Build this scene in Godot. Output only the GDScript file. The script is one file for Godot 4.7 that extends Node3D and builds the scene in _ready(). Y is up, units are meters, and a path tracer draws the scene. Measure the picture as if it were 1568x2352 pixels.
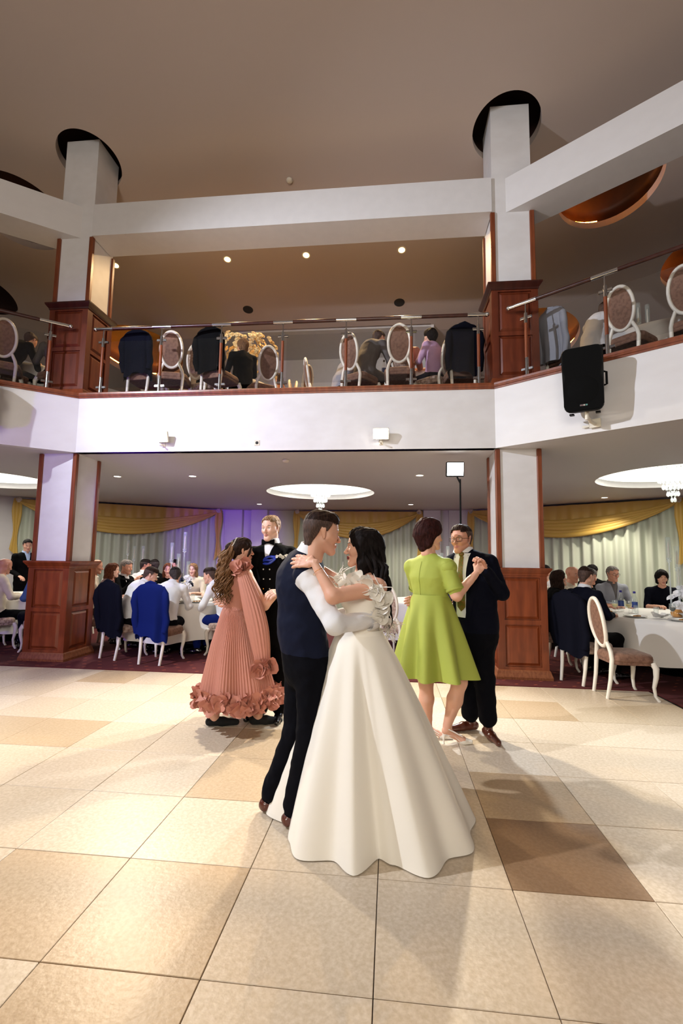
extends Node3D
# forward coordinates: x right, y up, z away from the camera (metres); V() turns them into Godot's axes
var M := {}
var used := {}
func V(x: float, y: float, z: float) -> Vector3:
	return Vector3(x, y, -z)

class MB:
	var p := PackedVector3Array()
	var n := PackedVector3Array()
	var t := PackedVector2Array()
	var i := PackedInt32Array()
	func quad(a: Vector3, b: Vector3, c: Vector3, d: Vector3) -> void:
		var k := p.size()
		var nn := (c - a).cross(b - a)
		if nn.length_squared() < 1e-14:
			nn = (d - a).cross(c - a)
		nn = nn.normalized()
		for q in [a, b, c, d]:
			p.append(q)
			n.append(nn)
		var w := (b - a).length()
		var h := (d - a).length()
		t.append_array([Vector2(0, 0), Vector2(w, 0), Vector2(w, h), Vector2(0, h)])
		i.append_array([k, k + 1, k + 2, k, k + 2, k + 3])
	func tri(a: Vector3, b: Vector3, c: Vector3) -> void:
		var k := p.size()
		var nn := (c - a).cross(b - a).normalized()
		for q in [a, b, c]:
			p.append(q)
			n.append(nn)
			t.append(Vector2(q.x, q.z))
		i.append_array([k, k + 1, k + 2])
	# smooth grid: rows of points, closed across (u) and/or along (v)
	func grid(rows: Array, closed := false, cap := false, flip := false) -> void:
		var nu: int = rows[0].size()
		var nv := rows.size()
		var k := p.size()
		var nor := PackedVector3Array()
		nor.resize(nu * nv)
		for r in rows:
			p.append_array(r)
		var f := PackedInt32Array()
		for v in nv - 1:
			for u in (nu if closed else nu - 1):
				var u2 := (u + 1) % nu
				var a := v * nu + u
				var b := v * nu + u2
				var c := (v + 1) * nu + u2
				var d := (v + 1) * nu + u
				if flip:
					f.append_array([a, c, b, a, d, c])
				else:
					f.append_array([a, b, c, a, c, d])
		var j := 0
		while j < f.size():
			var A: Vector3 = p[k + f[j]]
			var nn := (p[k + f[j + 2]] - A).cross(p[k + f[j + 1]] - A)
			for q in 3:
				nor[f[j + q]] += nn
			j += 3
		for v in nv:
			for u in nu:
				n.append(nor[v * nu + u].normalized())
				t.append(Vector2(float(u) / maxf(1, nu - 1), float(v) / maxf(1, nv - 1)))
		for q in f:
			i.append(q + k)
		if cap:
			for e in [0, nv - 1]:
				var cc := Vector3.ZERO
				for q in rows[e]:
					cc += q
				cc /= nu
				for u in nu:
					if (e == 0) != flip:
						tri(cc, rows[e][(u + 1) % nu], rows[e][u])
					else:
						tri(cc, rows[e][u], rows[e][(u + 1) % nu])
	func box(c: Vector3, s: Vector3, bs := Basis.IDENTITY, bev := 0.0) -> void:
		var h := s * 0.5
		if bev <= 0.0:
			var q := []
			for k in 8:
				q.append(c + bs * Vector3(h.x * (1 if k & 1 else -1), h.y * (1 if k & 2 else -1), h.z * (1 if k & 4 else -1)))
			quad(q[4], q[6], q[7], q[5])
			quad(q[0], q[1], q[3], q[2])
			quad(q[0], q[2], q[6], q[4])
			quad(q[1], q[5], q[7], q[3])
			quad(q[2], q[3], q[7], q[6])
			quad(q[0], q[4], q[5], q[1])
			return
		var b := minf(bev, minf(h.x, minf(h.y, h.z)) * 0.98)
		# three rectangles per axis, chamfer strips and corner triangles
		for ax in 3:
			var u := (ax + 1) % 3
			var w := (ax + 2) % 3
			for sg in [-1.0, 1.0]:
				var q := []
				for k in [[-1, -1], [1, -1], [1, 1], [-1, 1]]:
					var v := Vector3.ZERO
					v[ax] = sg * h[ax]
					v[u] = k[0] * (h[u] - b)
					v[w] = k[1] * (h[w] - b)
					q.append(c + bs * v)
				if sg < 0:
					quad(q[0], q[1], q[2], q[3])
				else:
					quad(q[3], q[2], q[1], q[0])
		for ax in 3:
			var u := (ax + 1) % 3
			var w := (ax + 2) % 3
			for su in [-1.0, 1.0]:
				for sw in [-1.0, 1.0]:
					var q := []
					for k in [[-1, 0], [1, 0], [1, 1], [-1, 1]]:
						var v := Vector3.ZERO
						v[ax] = k[0] * (h[ax] - b)
						v[u] = su * (h[u] - (b if k[1] else 0.0))
						v[w] = sw * (h[w] - (0.0 if k[1] else b))
						q.append(c + bs * v)
					if su * sw > 0:
						quad(q[3], q[2], q[1], q[0])
					else:
						quad(q[0], q[1], q[2], q[3])
		for sx in [-1.0, 1.0]:
			for sy in [-1.0, 1.0]:
				for sz in [-1.0, 1.0]:
					var A := c + bs * Vector3(sx * h.x, sy * (h.y - b), sz * (h.z - b))
					var B := c + bs * Vector3(sx * (h.x - b), sy * h.y, sz * (h.z - b))
					var C := c + bs * Vector3(sx * (h.x - b), sy * (h.y - b), sz * h.z)
					if sx * sy * sz > 0:
						tri(A, C, B)
					else:
						tri(A, B, C)
	func tube(path: Array, rad: Variant, sides := 8, caps := true, flat := 1.0, side := Vector3.ZERO) -> void:
		var rows := []
		var last := Vector3.ZERO
		for k in path.size():
			var d: Vector3 = (path[mini(k + 1, path.size() - 1)] - path[maxi(k - 1, 0)]).normalized()
			var x := side
			if x == Vector3.ZERO:
				x = last
				if x == Vector3.ZERO:
					x = Vector3.UP if absf(d.y) < 0.9 else Vector3.RIGHT
			x = (x - d * x.dot(d)).normalized()
			last = x
			var y := d.cross(x)
			var r: float = rad[k] if rad is Array or rad is PackedFloat32Array else rad
			var row := PackedVector3Array()
			for s in sides:
				var a := TAU * s / sides
				row.append(path[k] + x * cos(a) * r + y * sin(a) * r * flat)
			rows.append(row)
		grid(rows, true, caps, true)
	func lathe(c: Vector3, prof: Array, segs := 16, bs := Basis.IDENTITY, cap := false, wob: Variant = null) -> void:
		var rows := []
		for q in prof:
			var row := PackedVector3Array()
			for s in segs:
				var a := TAU * s / segs
				var r: float = q[0]
				if wob != null:
					r *= wob.call(a, q[1])
				row.append(c + bs * Vector3(cos(a) * r, q[1], sin(a) * r))
			rows.append(row)
		grid(rows, true, cap)
	func ball(c: Vector3, r: Vector3, segs := 12, rings := 8, bs := Basis.IDENTITY) -> void:
		var rows := []
		for k in rings + 1:
			var b := -PI / 2 + PI * k / rings
			var row := PackedVector3Array()
			for s in segs:
				var a := TAU * s / segs
				row.append(c + bs * Vector3(cos(a) * cos(b) * r.x, sin(b) * r.y, sin(a) * cos(b) * r.z))
			rows.append(row)
		grid(rows, true)
	# flat plate with round-cornered or any outline: outline in the plane of x/y axes, thickness along z axis of bs
	func plate(c: Vector3, out: PackedVector2Array, th: float, bs := Basis.IDENTITY, holes := []) -> void:
		var loops := [out]
		loops.append_array(holes)
		var polys := [out]
		if holes.size() > 0:
			var xs := [-100.0, 100.0]
			for hl in holes:
				var cx := 0.0
				for q in hl:
					cx += q.x
				xs.append(cx / hl.size() + 0.0007)
			xs.sort()
			polys = []
			for k in xs.size() - 1:
				if xs[k + 1] - xs[k] < 1e-4:
					continue
				var strip := PackedVector2Array([Vector2(xs[k], -100), Vector2(xs[k + 1], -100), Vector2(xs[k + 1], 100), Vector2(xs[k], 100)])
				var todo := Geometry2D.intersect_polygons(out, strip)
				for hl in holes:
					var next: Array[PackedVector2Array] = []
					for q in todo:
						next.append_array(Geometry2D.clip_polygons(q, hl))
					todo = next
				polys.append_array(todo)
		for flat in polys:
			var ix := Geometry2D.triangulate_polygon(flat)
			for e in [0.5, -0.5]:
				var j := 0
				while j < ix.size():
					var a: Vector2 = flat[ix[j]]
					var b: Vector2 = flat[ix[j + 1]]
					var d: Vector2 = flat[ix[j + 2]]
					var A := c + bs * Vector3(a.x, a.y, th * e)
					var B := c + bs * Vector3(b.x, b.y, th * e)
					var D := c + bs * Vector3(d.x, d.y, th * e)
					if ((b - a).cross(d - a) > 0) == (e > 0):
						tri(A, D, B)
					else:
						tri(A, B, D)
					j += 3
		for li in loops.size():
			var lp: PackedVector2Array = loops[li]
			var cw := Geometry2D.is_polygon_clockwise(lp)
			for k in lp.size():
				var a := lp[k]
				var b := lp[(k + 1) % lp.size()]
				var q := [c + bs * Vector3(a.x, a.y, th * 0.5), c + bs * Vector3(b.x, b.y, th * 0.5), c + bs * Vector3(b.x, b.y, -th * 0.5), c + bs * Vector3(a.x, a.y, -th * 0.5)]
				if cw == (li == 0):
					quad(q[3], q[2], q[1], q[0])
				else:
					quad(q[0], q[1], q[2], q[3])
	func xform(x: Transform3D, from := 0) -> void:
		for k in range(from, p.size()):
			p[k] = x * p[k]
			n[k] = (x.basis * n[k]).normalized()
	func add(o: MB, x := Transform3D.IDENTITY) -> void:
		var k := p.size()
		for q in o.p:
			p.append(x * q)
		for q in o.n:
			n.append((x.basis * q).normalized())
		t.append_array(o.t)
		if x.basis.determinant() < 0.0:
			for q in range(o.i.size() - 1, -1, -1):
				i.append(o.i[q] + k)
		else:
			for q in o.i:
				i.append(q + k)
	func mesh() -> ArrayMesh:
		var m := ArrayMesh.new()
		if p.is_empty():
			return m
		var a := []
		a.resize(Mesh.ARRAY_MAX)
		a[Mesh.ARRAY_VERTEX] = p
		a[Mesh.ARRAY_NORMAL] = n
		a[Mesh.ARRAY_TEX_UV] = t
		a[Mesh.ARRAY_INDEX] = i
		m.add_surface_from_arrays(Mesh.PRIMITIVE_TRIANGLES, a)
		return m

func numbered(called: String) -> String:
	used[called] = used.get(called, -1) + 1
	return called if used[called] == 0 else "%s_%03d" % [called, used[called]]

func part(called: String, what: Variant, mat: Variant, parent: Node3D, at := Transform3D.IDENTITY, label := "") -> MeshInstance3D:
	var o := MeshInstance3D.new()
	o.name = called
	o.mesh = what.mesh() if what is MB else what
	o.material_override = M[mat] if mat is String else mat
	o.transform = at
	o.cast_shadow = GeometryInstance3D.SHADOW_CASTING_SETTING_ON
	if label != "":
		o.set_meta("label", label)
	parent.add_child(o, true)
	return o

func tag(o: Node3D, label: String, category: String, group := "", kind := "") -> Node3D:
	if label != "":
		o.set_meta("label", label)
	if category != "":
		o.set_meta("category", category)
	if group != "":
		o.set_meta("group", group)
	if kind != "":
		o.set_meta("kind", kind)
	return o

func thing(called: String, label: String, category: String, at := Vector3.ZERO, turn := 0.0, group := "") -> Node3D:
	var o := Node3D.new()
	o.name = numbered(called)
	o.position = at
	o.rotation.y = turn
	add_child(o)
	return tag(o, label, category, group)

func copy(o: Node3D, called: String, at: Vector3, turn: float, label: String) -> Node3D:
	var c: Node3D = o.duplicate()
	c.name = numbered(called)
	c.position = at
	c.rotation = Vector3(0, turn, 0)
	add_child(c)
	c.set_meta("label", label)
	return c

func structure(called: String, what: Variant, mat: Variant) -> MeshInstance3D:
	var o := part(called, what, mat, self)
	o.set_meta("kind", "structure")
	return o

func noise_tex(px: int, freq: float, oct: int, c0: Color, c1: Color, stretch := Vector2(1, 1), sd := 1, gain := 0.5, contrast := 1.0) -> ImageTexture:
	var fn := FastNoiseLite.new()
	fn.seed = sd
	fn.noise_type = FastNoiseLite.TYPE_SIMPLEX_SMOOTH
	fn.frequency = freq
	fn.fractal_octaves = oct
	fn.fractal_gain = gain
	var raw := fn.get_seamless_image(int(px * stretch.x), int(px * stretch.y))
	raw.resize(px, px, Image.INTERPOLATE_BILINEAR)
	var im := Image.create(px, px, true, Image.FORMAT_RGB8)
	for y in px:
		for x in px:
			var f := clampf((raw.get_pixel(x, y).r - 0.5) * contrast + 0.5, 0, 1)
			im.set_pixel(x, y, c0.lerp(c1, f))
	im.generate_mipmaps()
	return ImageTexture.create_from_image(im)

func mat(called: String, col: Color, rough := 0.6, opt := {}) -> StandardMaterial3D:
	var m := StandardMaterial3D.new()
	m.resource_name = called
	m.albedo_color = col
	m.roughness = rough
	m.cull_mode = BaseMaterial3D.CULL_DISABLED
	for k in opt:
		if k == "tex":
			m.albedo_texture = opt[k]
			m.uv1_triplanar = true
		elif k == "bump":
			m.heightmap_enabled = true
			m.heightmap_texture = opt[k]
			m.uv1_triplanar = true
		elif k == "scale":
			m.uv1_scale = opt[k] if opt[k] is Vector3 else Vector3.ONE * float(opt[k])
		elif k == "world":
			m.uv1_world_triplanar = true
		elif k == "glow":
			m.emission_enabled = true
			m.emission = col
			m.emission_energy_multiplier = opt[k]
		elif k == "alpha":
			m.transparency = BaseMaterial3D.TRANSPARENCY_ALPHA
			m.albedo_color.a = opt[k]
		elif k == "back":
			m.backlight_enabled = true
			m.backlight = opt[k]
		elif k == "sheen":
			m.rim_enabled = true
			m.rim = opt[k]
		elif k == "sss":
			m.subsurf_scatter_enabled = true
			m.subsurf_scatter_strength = opt[k]
		elif k == "coat":
			m.clearcoat_enabled = true
			m.clearcoat = opt[k]
			m.clearcoat_roughness = 0.1
		elif k == "glass":
			m.refraction_enabled = true
			m.refraction_scale = opt[k]
		else:
			m.set(k, opt[k])
	M[called] = m
	return m

func rng(sd: int) -> RandomNumberGenerator:
	var r := RandomNumberGenerator.new()
	r.seed = sd
	return r

func yaw_basis(a: float) -> Basis:
	return Basis(Vector3.UP, a)

func arc2(c: Vector2, r: float, n := 48, a0 := 0.0, a1 := TAU, full := true) -> PackedVector2Array:
	var o := PackedVector2Array()
	for k in (n if full else n + 1):
		var a := a0 + (a1 - a0) * k / n
		o.append(c + Vector2(cos(a), sin(a)) * r)
	return o

func round_rect(w: float, h: float, r: float, seg := 4) -> PackedVector2Array:
	var o := PackedVector2Array()
	for k in 4:
		var cx := (w / 2 - r) * (1 if k == 0 or k == 3 else -1)
		var cy := (h / 2 - r) * (1 if k < 2 else -1)
		for s in seg + 1:
			var a := PI / 2 * (k + float(s) / seg)
			o.append(Vector2(cx + cos(a) * r, cy + sin(a) * r))
	return o

func spot(called: String, at: Vector3, to: Vector3, energy: float, col: Color, angle: float, size := 0.05, soft := 0.5) -> SpotLight3D:
	var l = SpotLight3D.new()
	l.name = called
	add_child(l)
	l.look_at_from_position(at, to, Vector3.UP if absf((to - at).normalized().y) < 0.98 else Vector3.RIGHT)
	l.light_energy = energy
	l.light_color = col
	l.spot_angle = angle
	l.spot_angle_attenuation = soft
	l.spot_range = 40.0
	l.spot_attenuation = 2.0
	l.light_size = size
	l.shadow_enabled = true
	return l

func omni(called: String, at: Vector3, energy: float, col: Color, size := 0.05) -> OmniLight3D:
	var l = OmniLight3D.new()
	l.name = called
	add_child(l)
	l.position = at
	l.light_energy = energy
	l.light_color = col
	l.omni_range = 40.0
	l.omni_attenuation = 2.0
	l.light_size = size
	l.shadow_enabled = true
	return l

func area(called: String, at: Vector3, to: Vector3, w: float, h: float, energy: float, col: Color) -> AreaLight3D:
	var l = AreaLight3D.new()
	l.name = called
	add_child(l)
	l.look_at_from_position(at, to, Vector3.UP if absf((to - at).normalized().y) < 0.98 else Vector3.RIGHT)
	l.area_size = Vector2(w, h)
	l.light_energy = energy
	l.light_color = col
	l.area_range = 40.0
	l.area_attenuation = 2.0
	l.shadow_enabled = true
	return l

const KEY := Vector3(-5.75, 5.2, -1.6)
const MID := -1.565

func setup() -> void:
	var cam = Camera3D.new()
	cam.name = "camera"
	cam.position = Vector3(0, 1.4575, 0)
	cam.rotation = Vector3(0.1006307, 0.1041354, 0.0137111)
	cam.fov = 94.62
	cam.near = 0.05
	cam.far = 80
	add_child(cam)
	cam.current = true
	var we = WorldEnvironment.new()
	we.name = "environment"
	var e = Environment.new()
	e.background_mode = Environment.BG_COLOR
	e.background_color = Color(0.012, 0.014, 0.022)
	e.ambient_light_source = Environment.AMBIENT_SOURCE_BG
	e.tonemap_mode = Environment.TONE_MAPPER_LINEAR
	e.tonemap_exposure = 1.0
	e.sdfgi_enabled = true
	e.ssao_enabled = true
	e.ssil_enabled = true
	we.environment = e
	add_child(we)
	# stage spotlight on the left balcony, the hall's strongest light
	spot("stage_spot_beam", KEY + Vector3(0.25, -0.03, -0.16), V(0.2, 2.3, 6.0), 46.0, Color(0.93, 0.95, 1.0), 50.0, 0.05, 0.8)
	# the two floodlights on the balcony front
	spot("flood_beam_a", V(-3.2, 3.13, 5.95), V(-0.2, 0.0, 2.4), 12.0, Color(1.0, 0.95, 0.86), 65.0, 0.07, 0.6)
	spot("flood_beam_b", V(-0.17, 3.12, 5.95), V(0.3, 0.0, 2.4), 12.0, Color(1.0, 0.95, 0.86), 65.0, 0.07, 0.6)
	spot("stand_lamp_beam", V(0.80, 2.70, 6.1), V(0.3, 0.6, 2.0), 9.0, Color(0.9, 0.95, 1.0), 60.0, 0.06, 0.6)
	# lamps on the left side of the hall that face the floor
	spot("violet_beam", V(-5.6, 2.3, 1.0), V(-4.2, 1.8, 7.0), 7.0, Color(0.45, 0.12, 1.0), 40.0, 0.08, 0.7)
	spot("violet_beam_far", V(-2.6, 2.6, 0.9), V(-5.0, 2.0, 13.7), 60.0, Color(0.5, 0.2, 1.0), 9.0, 0.08, 0.8)
	# unseen fill light added behind the camera, standing in for bounced flash
	area("added_fill_light", V(-1.2, 3.8, -5.85), V(-1.2, 3.8, 3.2), 3.4, 2.2, 27.0, Color(1.0, 0.97, 0.93))

func materials() -> void:
	var plaster = noise_tex(256, 0.02, 4, Color(0.975, 0.975, 0.975), Color(1, 1, 1), Vector2.ONE, 3)
	mat("wall_white", Color(0.84, 0.83, 0.83), 0.55, {"tex": plaster, "scale": 0.9, "world": 1})
	mat("plaster_panel", Color(0.87, 0.865, 0.87), 0.45, {"tex": noise_tex(256, 0.012, 5, Color(0.96, 0.955, 0.95), Color(1, 1, 1), Vector2(1, 1.6), 5), "scale": 0.7, "world": 1})
	mat("ceiling_paint", Color(0.74, 0.68, 0.64), 0.7)
	mat("ceiling_low", Color(0.78, 0.77, 0.775), 0.55)
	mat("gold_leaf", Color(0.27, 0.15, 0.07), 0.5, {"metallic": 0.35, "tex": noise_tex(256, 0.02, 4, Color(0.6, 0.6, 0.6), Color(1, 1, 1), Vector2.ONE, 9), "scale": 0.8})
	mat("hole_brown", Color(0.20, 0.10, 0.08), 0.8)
	var grain = noise_tex(256, 0.02, 4, Color(0.78, 0.73, 0.7), Color(1, 1, 1), Vector2(1.0, 0.12), 7, 0.6, 1.3)
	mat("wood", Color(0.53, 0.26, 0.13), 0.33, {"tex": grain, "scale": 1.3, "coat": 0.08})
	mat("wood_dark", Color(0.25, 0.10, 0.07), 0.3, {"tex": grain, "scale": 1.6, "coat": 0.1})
	mat("wood_shaded", Color(0.44, 0.20, 0.11), 0.35, {"tex": grain, "scale": 1.3})  # same pedestal wood, darkened: the dimmer light upstairs is put into the colour
	mat("wood_trim", Color(0.55, 0.29, 0.16), 0.35, {"tex": grain, "scale": 2.0, "coat": 0.05})
	mat("wood_worn", Color(0.52, 0.31, 0.18), 0.6, {"tex": noise_tex(256, 0.05, 4, Color(0.85, 0.75, 0.65), Color(1.1, 1.1, 1.05), Vector2(1, 0.6), 17, 0.6, 2.0), "scale": 2.0})
	mat("chrome", Color(0.8, 0.8, 0.8), 0.16, {"metallic": 1.0})
	mat("steel", Color(0.62, 0.62, 0.62), 0.3, {"metallic": 1.0})
	mat("rail_glass", Color(0.10, 0.13, 0.13), 0.03, {"alpha": 0.07, "metallic_specular": 0.5})
	mat("grout", Color(0.20, 0.16, 0.13), 0.9)
	var speck = noise_tex(512, 0.06, 5, Color(0.90, 0.88, 0.84), Color(1.0, 1.0, 1.0), Vector2.ONE, 21, 0.6, 1.4)
	var slate = noise_tex(512, 0.05, 5, Color(0, 0, 0), Color(1, 1, 1), Vector2.ONE, 23, 0.62, 1.2)
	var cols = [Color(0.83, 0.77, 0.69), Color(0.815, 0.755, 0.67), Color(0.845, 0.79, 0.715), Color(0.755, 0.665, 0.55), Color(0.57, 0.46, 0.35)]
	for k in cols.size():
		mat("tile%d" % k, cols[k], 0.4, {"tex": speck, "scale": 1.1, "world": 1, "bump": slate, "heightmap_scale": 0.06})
	mat("carpet", Color(0.36, 0.07, 0.08), 0.95, {"tex": noise_tex(256, 0.12, 3, Color(0.72, 0.7, 0.7), Color(1, 1, 1), Vector2.ONE, 31, 0.6, 1.6), "scale": 2.5, "world": 1})
	mat("carpet_motif", Color(0.62, 0.30, 0.2), 0.95)
	mat("carpet_dark", Color(0.13, 0.05, 0.045), 0.95)
	mat("white_paint", Color(0.86, 0.83, 0.76), 0.35)
	mat("lamp_glow", Color(1.0, 0.97, 0.9), 0.4, {"glow": 6.0})
	mat("violet_glow", Color(0.5, 0.2, 1.0), 0.4, {"glow": 5.0})
	mat("warm_glow", Color(1.0, 0.8, 0.5), 0.4, {"glow": 6.0})
	mat("flood_glow", Color(1.0, 0.98, 0.95), 0.4, {"glow": 30.0})
	mat("cove_glow", Color(0.97, 0.97, 0.92), 0.4, {"glow": 1.3})  # cove bowl surface emits; its lit look is put into the material
	mat("led_amber", Color(1.0, 0.6, 0.2), 0.4, {"glow": 90.0})
	mat("black_plastic", Color(0.012, 0.013, 0.017), 0.5, {"metallic_specular": 0.25})
	mat("grille", Color(0.010, 0.011, 0.016), 0.6, {"metallic_specular": 0.2, "tex": noise_tex(128, 0.4, 1, Color(0.4, 0.4, 0.4), Color(1, 1, 1), Vector2.ONE, 33, 0.5, 3.0), "scale": 14.0})
	mat("grey_metal", Color(0.35, 0.35, 0.36), 0.45, {"metallic": 0.6})
	mat("matte_grey", Color(0.18, 0.17, 0.16), 0.8)

# the sloping roof: height over a point
func roof_y(z: float) -> float:
	return 7.7 - 0.25 * (z - 6.5)

func build_hall() -> void:
	# floor slab and tiles
	var b = MB.new()
	b.box(V(-1.5, -0.11, 2.0), Vector3(24, 0.2, 32))
	var floor_node = structure("floor", b, "grout")
	var slab = MB.new()
	slab.box(Vector3.ZERO, Vector3(0.5965, 0.02, 0.5965), Basis.IDENTITY, 0.0018)
	var tile_mesh = slab.mesh()
	var o = Vector2(-0.053, 1.738)
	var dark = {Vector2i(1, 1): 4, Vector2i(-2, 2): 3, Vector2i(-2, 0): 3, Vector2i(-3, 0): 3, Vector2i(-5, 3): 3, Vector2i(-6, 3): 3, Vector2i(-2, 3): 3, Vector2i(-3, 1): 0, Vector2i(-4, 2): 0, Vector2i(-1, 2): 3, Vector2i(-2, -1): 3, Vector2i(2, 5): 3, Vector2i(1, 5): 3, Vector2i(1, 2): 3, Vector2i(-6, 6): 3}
	var r = rng(4)
	for j in range(-3, 8):
		for i in range(-9, 7):
			var x = o.x + (i + 0.5) * 0.6
			var z = o.y + (j + 0.5) * 0.6
			if x > 2.95 or z > 6.0:
				continue
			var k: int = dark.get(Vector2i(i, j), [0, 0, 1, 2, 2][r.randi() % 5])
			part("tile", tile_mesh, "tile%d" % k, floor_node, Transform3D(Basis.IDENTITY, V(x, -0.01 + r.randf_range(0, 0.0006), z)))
	# carpet on the far side and on the right, with its small woven motifs
	b = MB.new()
	var inner = [[-9.97, -5.95], [-9.97, 6.5], [-9.57, 9.15], [-8.2, 10.8], [-6.72, 12.1], [-4.08, 13.7], [-2.6, 14.1], [2.6, 14.1], [4.08, 13.7], [6.72, 12.1], [8.2, 10.8], [9.57, 9.15], [9.97, 6.5], [9.97, -5.95]]
	var cp = PackedVector2Array()
	for q in inner:
		cp.append(Vector2(MID + q[0], q[1]))
	cp.append_array([Vector2(2.975, -5.95), Vector2(2.975, 5.925), Vector2(-6.1, 5.925), Vector2(-6.1, -5.95)])
	b.plate(V(0, 0.005, 0), cp, 0.01, Basis(Vector3.RIGHT, Vector3(0, 0, -1), Vector3.UP))
	var carpet = thing("carpet", "dark red patterned carpet under the guest tables", "carpet")
	part("pile", b, "carpet", carpet)
	b = MB.new()
	for j in 12:
		for i in 70:
			var x = -8.4 + i * 0.22 + (0.11 if j % 2 else 0.0)
			var z = 6.0 + j * 0.17
			for s in [-1, 0, 1]:
				b.box(V(x + s * 0.016, 0.0095, z + (s % 2) * 0.006), Vector3(0.014, 0.002, 0.022 - absf(s) * 0.008), yaw_basis(0.5 * s))
	tag(part("woven_motif", b, "carpet_motif", carpet), "small orange motifs woven into the carpet", "", "", "stuff")
	# walls: a bowed back wall and straight sides
	var half = [[0.0, 14.2], [2.6, 14.15], [4.1, 13.75], [6.75, 12.15], [8.25, 10.85], [9.6, 9.2], [10.0, 6.5], [10.0, -6.0]]
	var names = ["back", "back", "corner", "bow", "bend", "wing", "side"]
	for s in [-1.0, 1.0]:
		for k in half.size() - 1:
			var p0 = Vector2(MID + s * half[k][0], half[k][1])
			var p1 = Vector2(MID + s * half[k + 1][0], half[k + 1][1])
			var d = (p1 - p0)
			var c = (p0 + p1) / 2 + Vector2(-d.y, d.x).normalized() * -0.15 * s * -1.0
			b = MB.new()
			b.box(V(c.x, 5.4, c.y), Vector3(d.length() + 0.1, 11.2, 0.3), yaw_basis(atan2(d.y, d.x)))
			structure("wall_%s_%s" % [("left" if s < 0 else "right"), names[k]] if k > 0 else ("wall_back_left" if s < 0 else "wall_back_right"), b, "wall_white")
	b = MB.new()
	b.box(V(MID, 5.4, -6.15), Vector3(20.4, 11.2, 0.3))
	structure("wall_front", b, "wall_white")
	# sloping roof with round recesses
	var holes = []
	for h in HOLES:
		holes.append(arc2(Vector2(h[0], (h[1] - 4.0) * sqrt(1.0625)), h[2], 56))
	var out = PackedVector2Array([Vector2(-12.5, -10.6), Vector2(9.5, -10.6), Vector2(9.5, 10.6), Vector2(MID + 2.46, 10.6), Vector2(MID + 2.46, 6.46), Vector2(MID - 2.46, 6.46), Vector2(MID - 2.46, 10.6), Vector2(-12.5, 10.6)])
	b = MB.new()
	var tilt = Basis(Vector3.RIGHT, Vector3(0, -0.25, -1).normalized(), Vector3.RIGHT.cross(Vector3(0, -0.25, -1).normalized()))
	# plane axes: x, down the slope (away), normal
	b.plate(V(0, roof_y(4.0), 4.0) - tilt.z * 0.07 * signf(tilt.z.y) * -1.0, out, 0.14, tilt, holes)
	var ceiling = structure("ceiling", b, "ceiling_paint")
	for k in HOLES.size():
		var h: Array = HOLES[k]
		var c = V(h[0], roof_y(h[1]), h[1])
		var up = tilt.z * signf(tilt.z.y)
		var bs = Basis(Vector3.RIGHT, up, Vector3.RIGHT.cross(up))
		b = MB.new()
		var R: float = h[2] + 0.10
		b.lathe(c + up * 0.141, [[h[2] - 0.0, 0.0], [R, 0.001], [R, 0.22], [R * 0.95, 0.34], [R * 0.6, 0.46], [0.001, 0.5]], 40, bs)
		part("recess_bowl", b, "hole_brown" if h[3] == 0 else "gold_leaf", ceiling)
		if h[3] > 0:
			b = MB.new()
			var pts = []
			for q in 15:
				var a: float = h[4] + (q / 14.0 - 0.5) * h[5]
				pts.append(c + up * 0.225 + bs * Vector3(cos(a), 0, sin(a)) * (h[2] + 0.07))
			b.tube(pts, 0.012, 5)
			part("cove_light_strip", b, "led_amber", ceiling, Transform3D.IDENTITY, "warm glowing strip along the edge of the round recess")
			var mid: Vector3 = c + up * 0.19 + bs * Vector3(cos(h[4]), 0, sin(h[4])) * (h[2] + 0.04)
			omni("cove_glow", mid, 0.14, Color(1.0, 0.6, 0.22), 0.08)
	# flat ceiling and back of the dormer in the middle of the roof
	b = MB.new()
	b.box(V(MID, roof_y(10.36) + 0.07, 11.3), Vector3(5.0, 0.14, 1.9))
	b.box(V(MID, 5.4, 12.0), Vector3(5.0, 3.6, 0.14))
	for s in [-1, 1]:
		b.box(V(MID + s * 2.49, 6.2, 11.2), Vector3(0.06, 2.4, 1.8))
	structure("ceiling_dormer", b, "wall_white")
	# balcony slab: soffit board with round coves, floor, front and lip
	var edge = []
	for q in [[-9.0, -6.0], [-9.0, 2.84], [-4.49, 6.22], [1.36, 6.22], [5.87, 2.84], [5.87, -6.0]]:
		edge.append(Vector2(q[0], q[1]))
	var poly = PackedVector2Array([Vector2(-12.0, -6.0)])
	for q in edge:
		poly.append(q)
	poly.append_array([Vector2(8.8, -6.0), Vector2(8.8, 14.4), Vector2(-12.0, 14.4)])
	holes = []
	for h in COVES:
		holes.append(arc2(Vector2(h[0], h[1]), h[2], 64))
	var flatb = Basis(Vector3.RIGHT, Vector3(0, 0, -1), Vector3.UP)
	b = MB.new()
	b.plate(V(0, 2.933 + 0.06, 0), poly, 0.12, flatb, holes)
	var low = structure("ceiling_soffit", b, "ceiling_low")
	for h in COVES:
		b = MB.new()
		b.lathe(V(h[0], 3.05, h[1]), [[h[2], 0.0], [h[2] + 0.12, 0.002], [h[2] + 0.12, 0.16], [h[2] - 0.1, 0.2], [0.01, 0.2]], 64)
		part("cove_bowl", b, "cove_glow", low, Transform3D.IDENTITY, "round ceiling cove with its brightness painted in as glow")
		var l = area("cove_light", V(h[0], 3.03, h[1]), V(h[0], 0, h[1] + 0.001), h[2] * 1.3, h[2] * 1.3, 7.0, Color(1.0, 0.98, 0.92))
		l.area_normalize_energy = true
	b = MB.new()
	b.plate(V(0, 3.715, 0), poly, 0.12, flatb)
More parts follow.
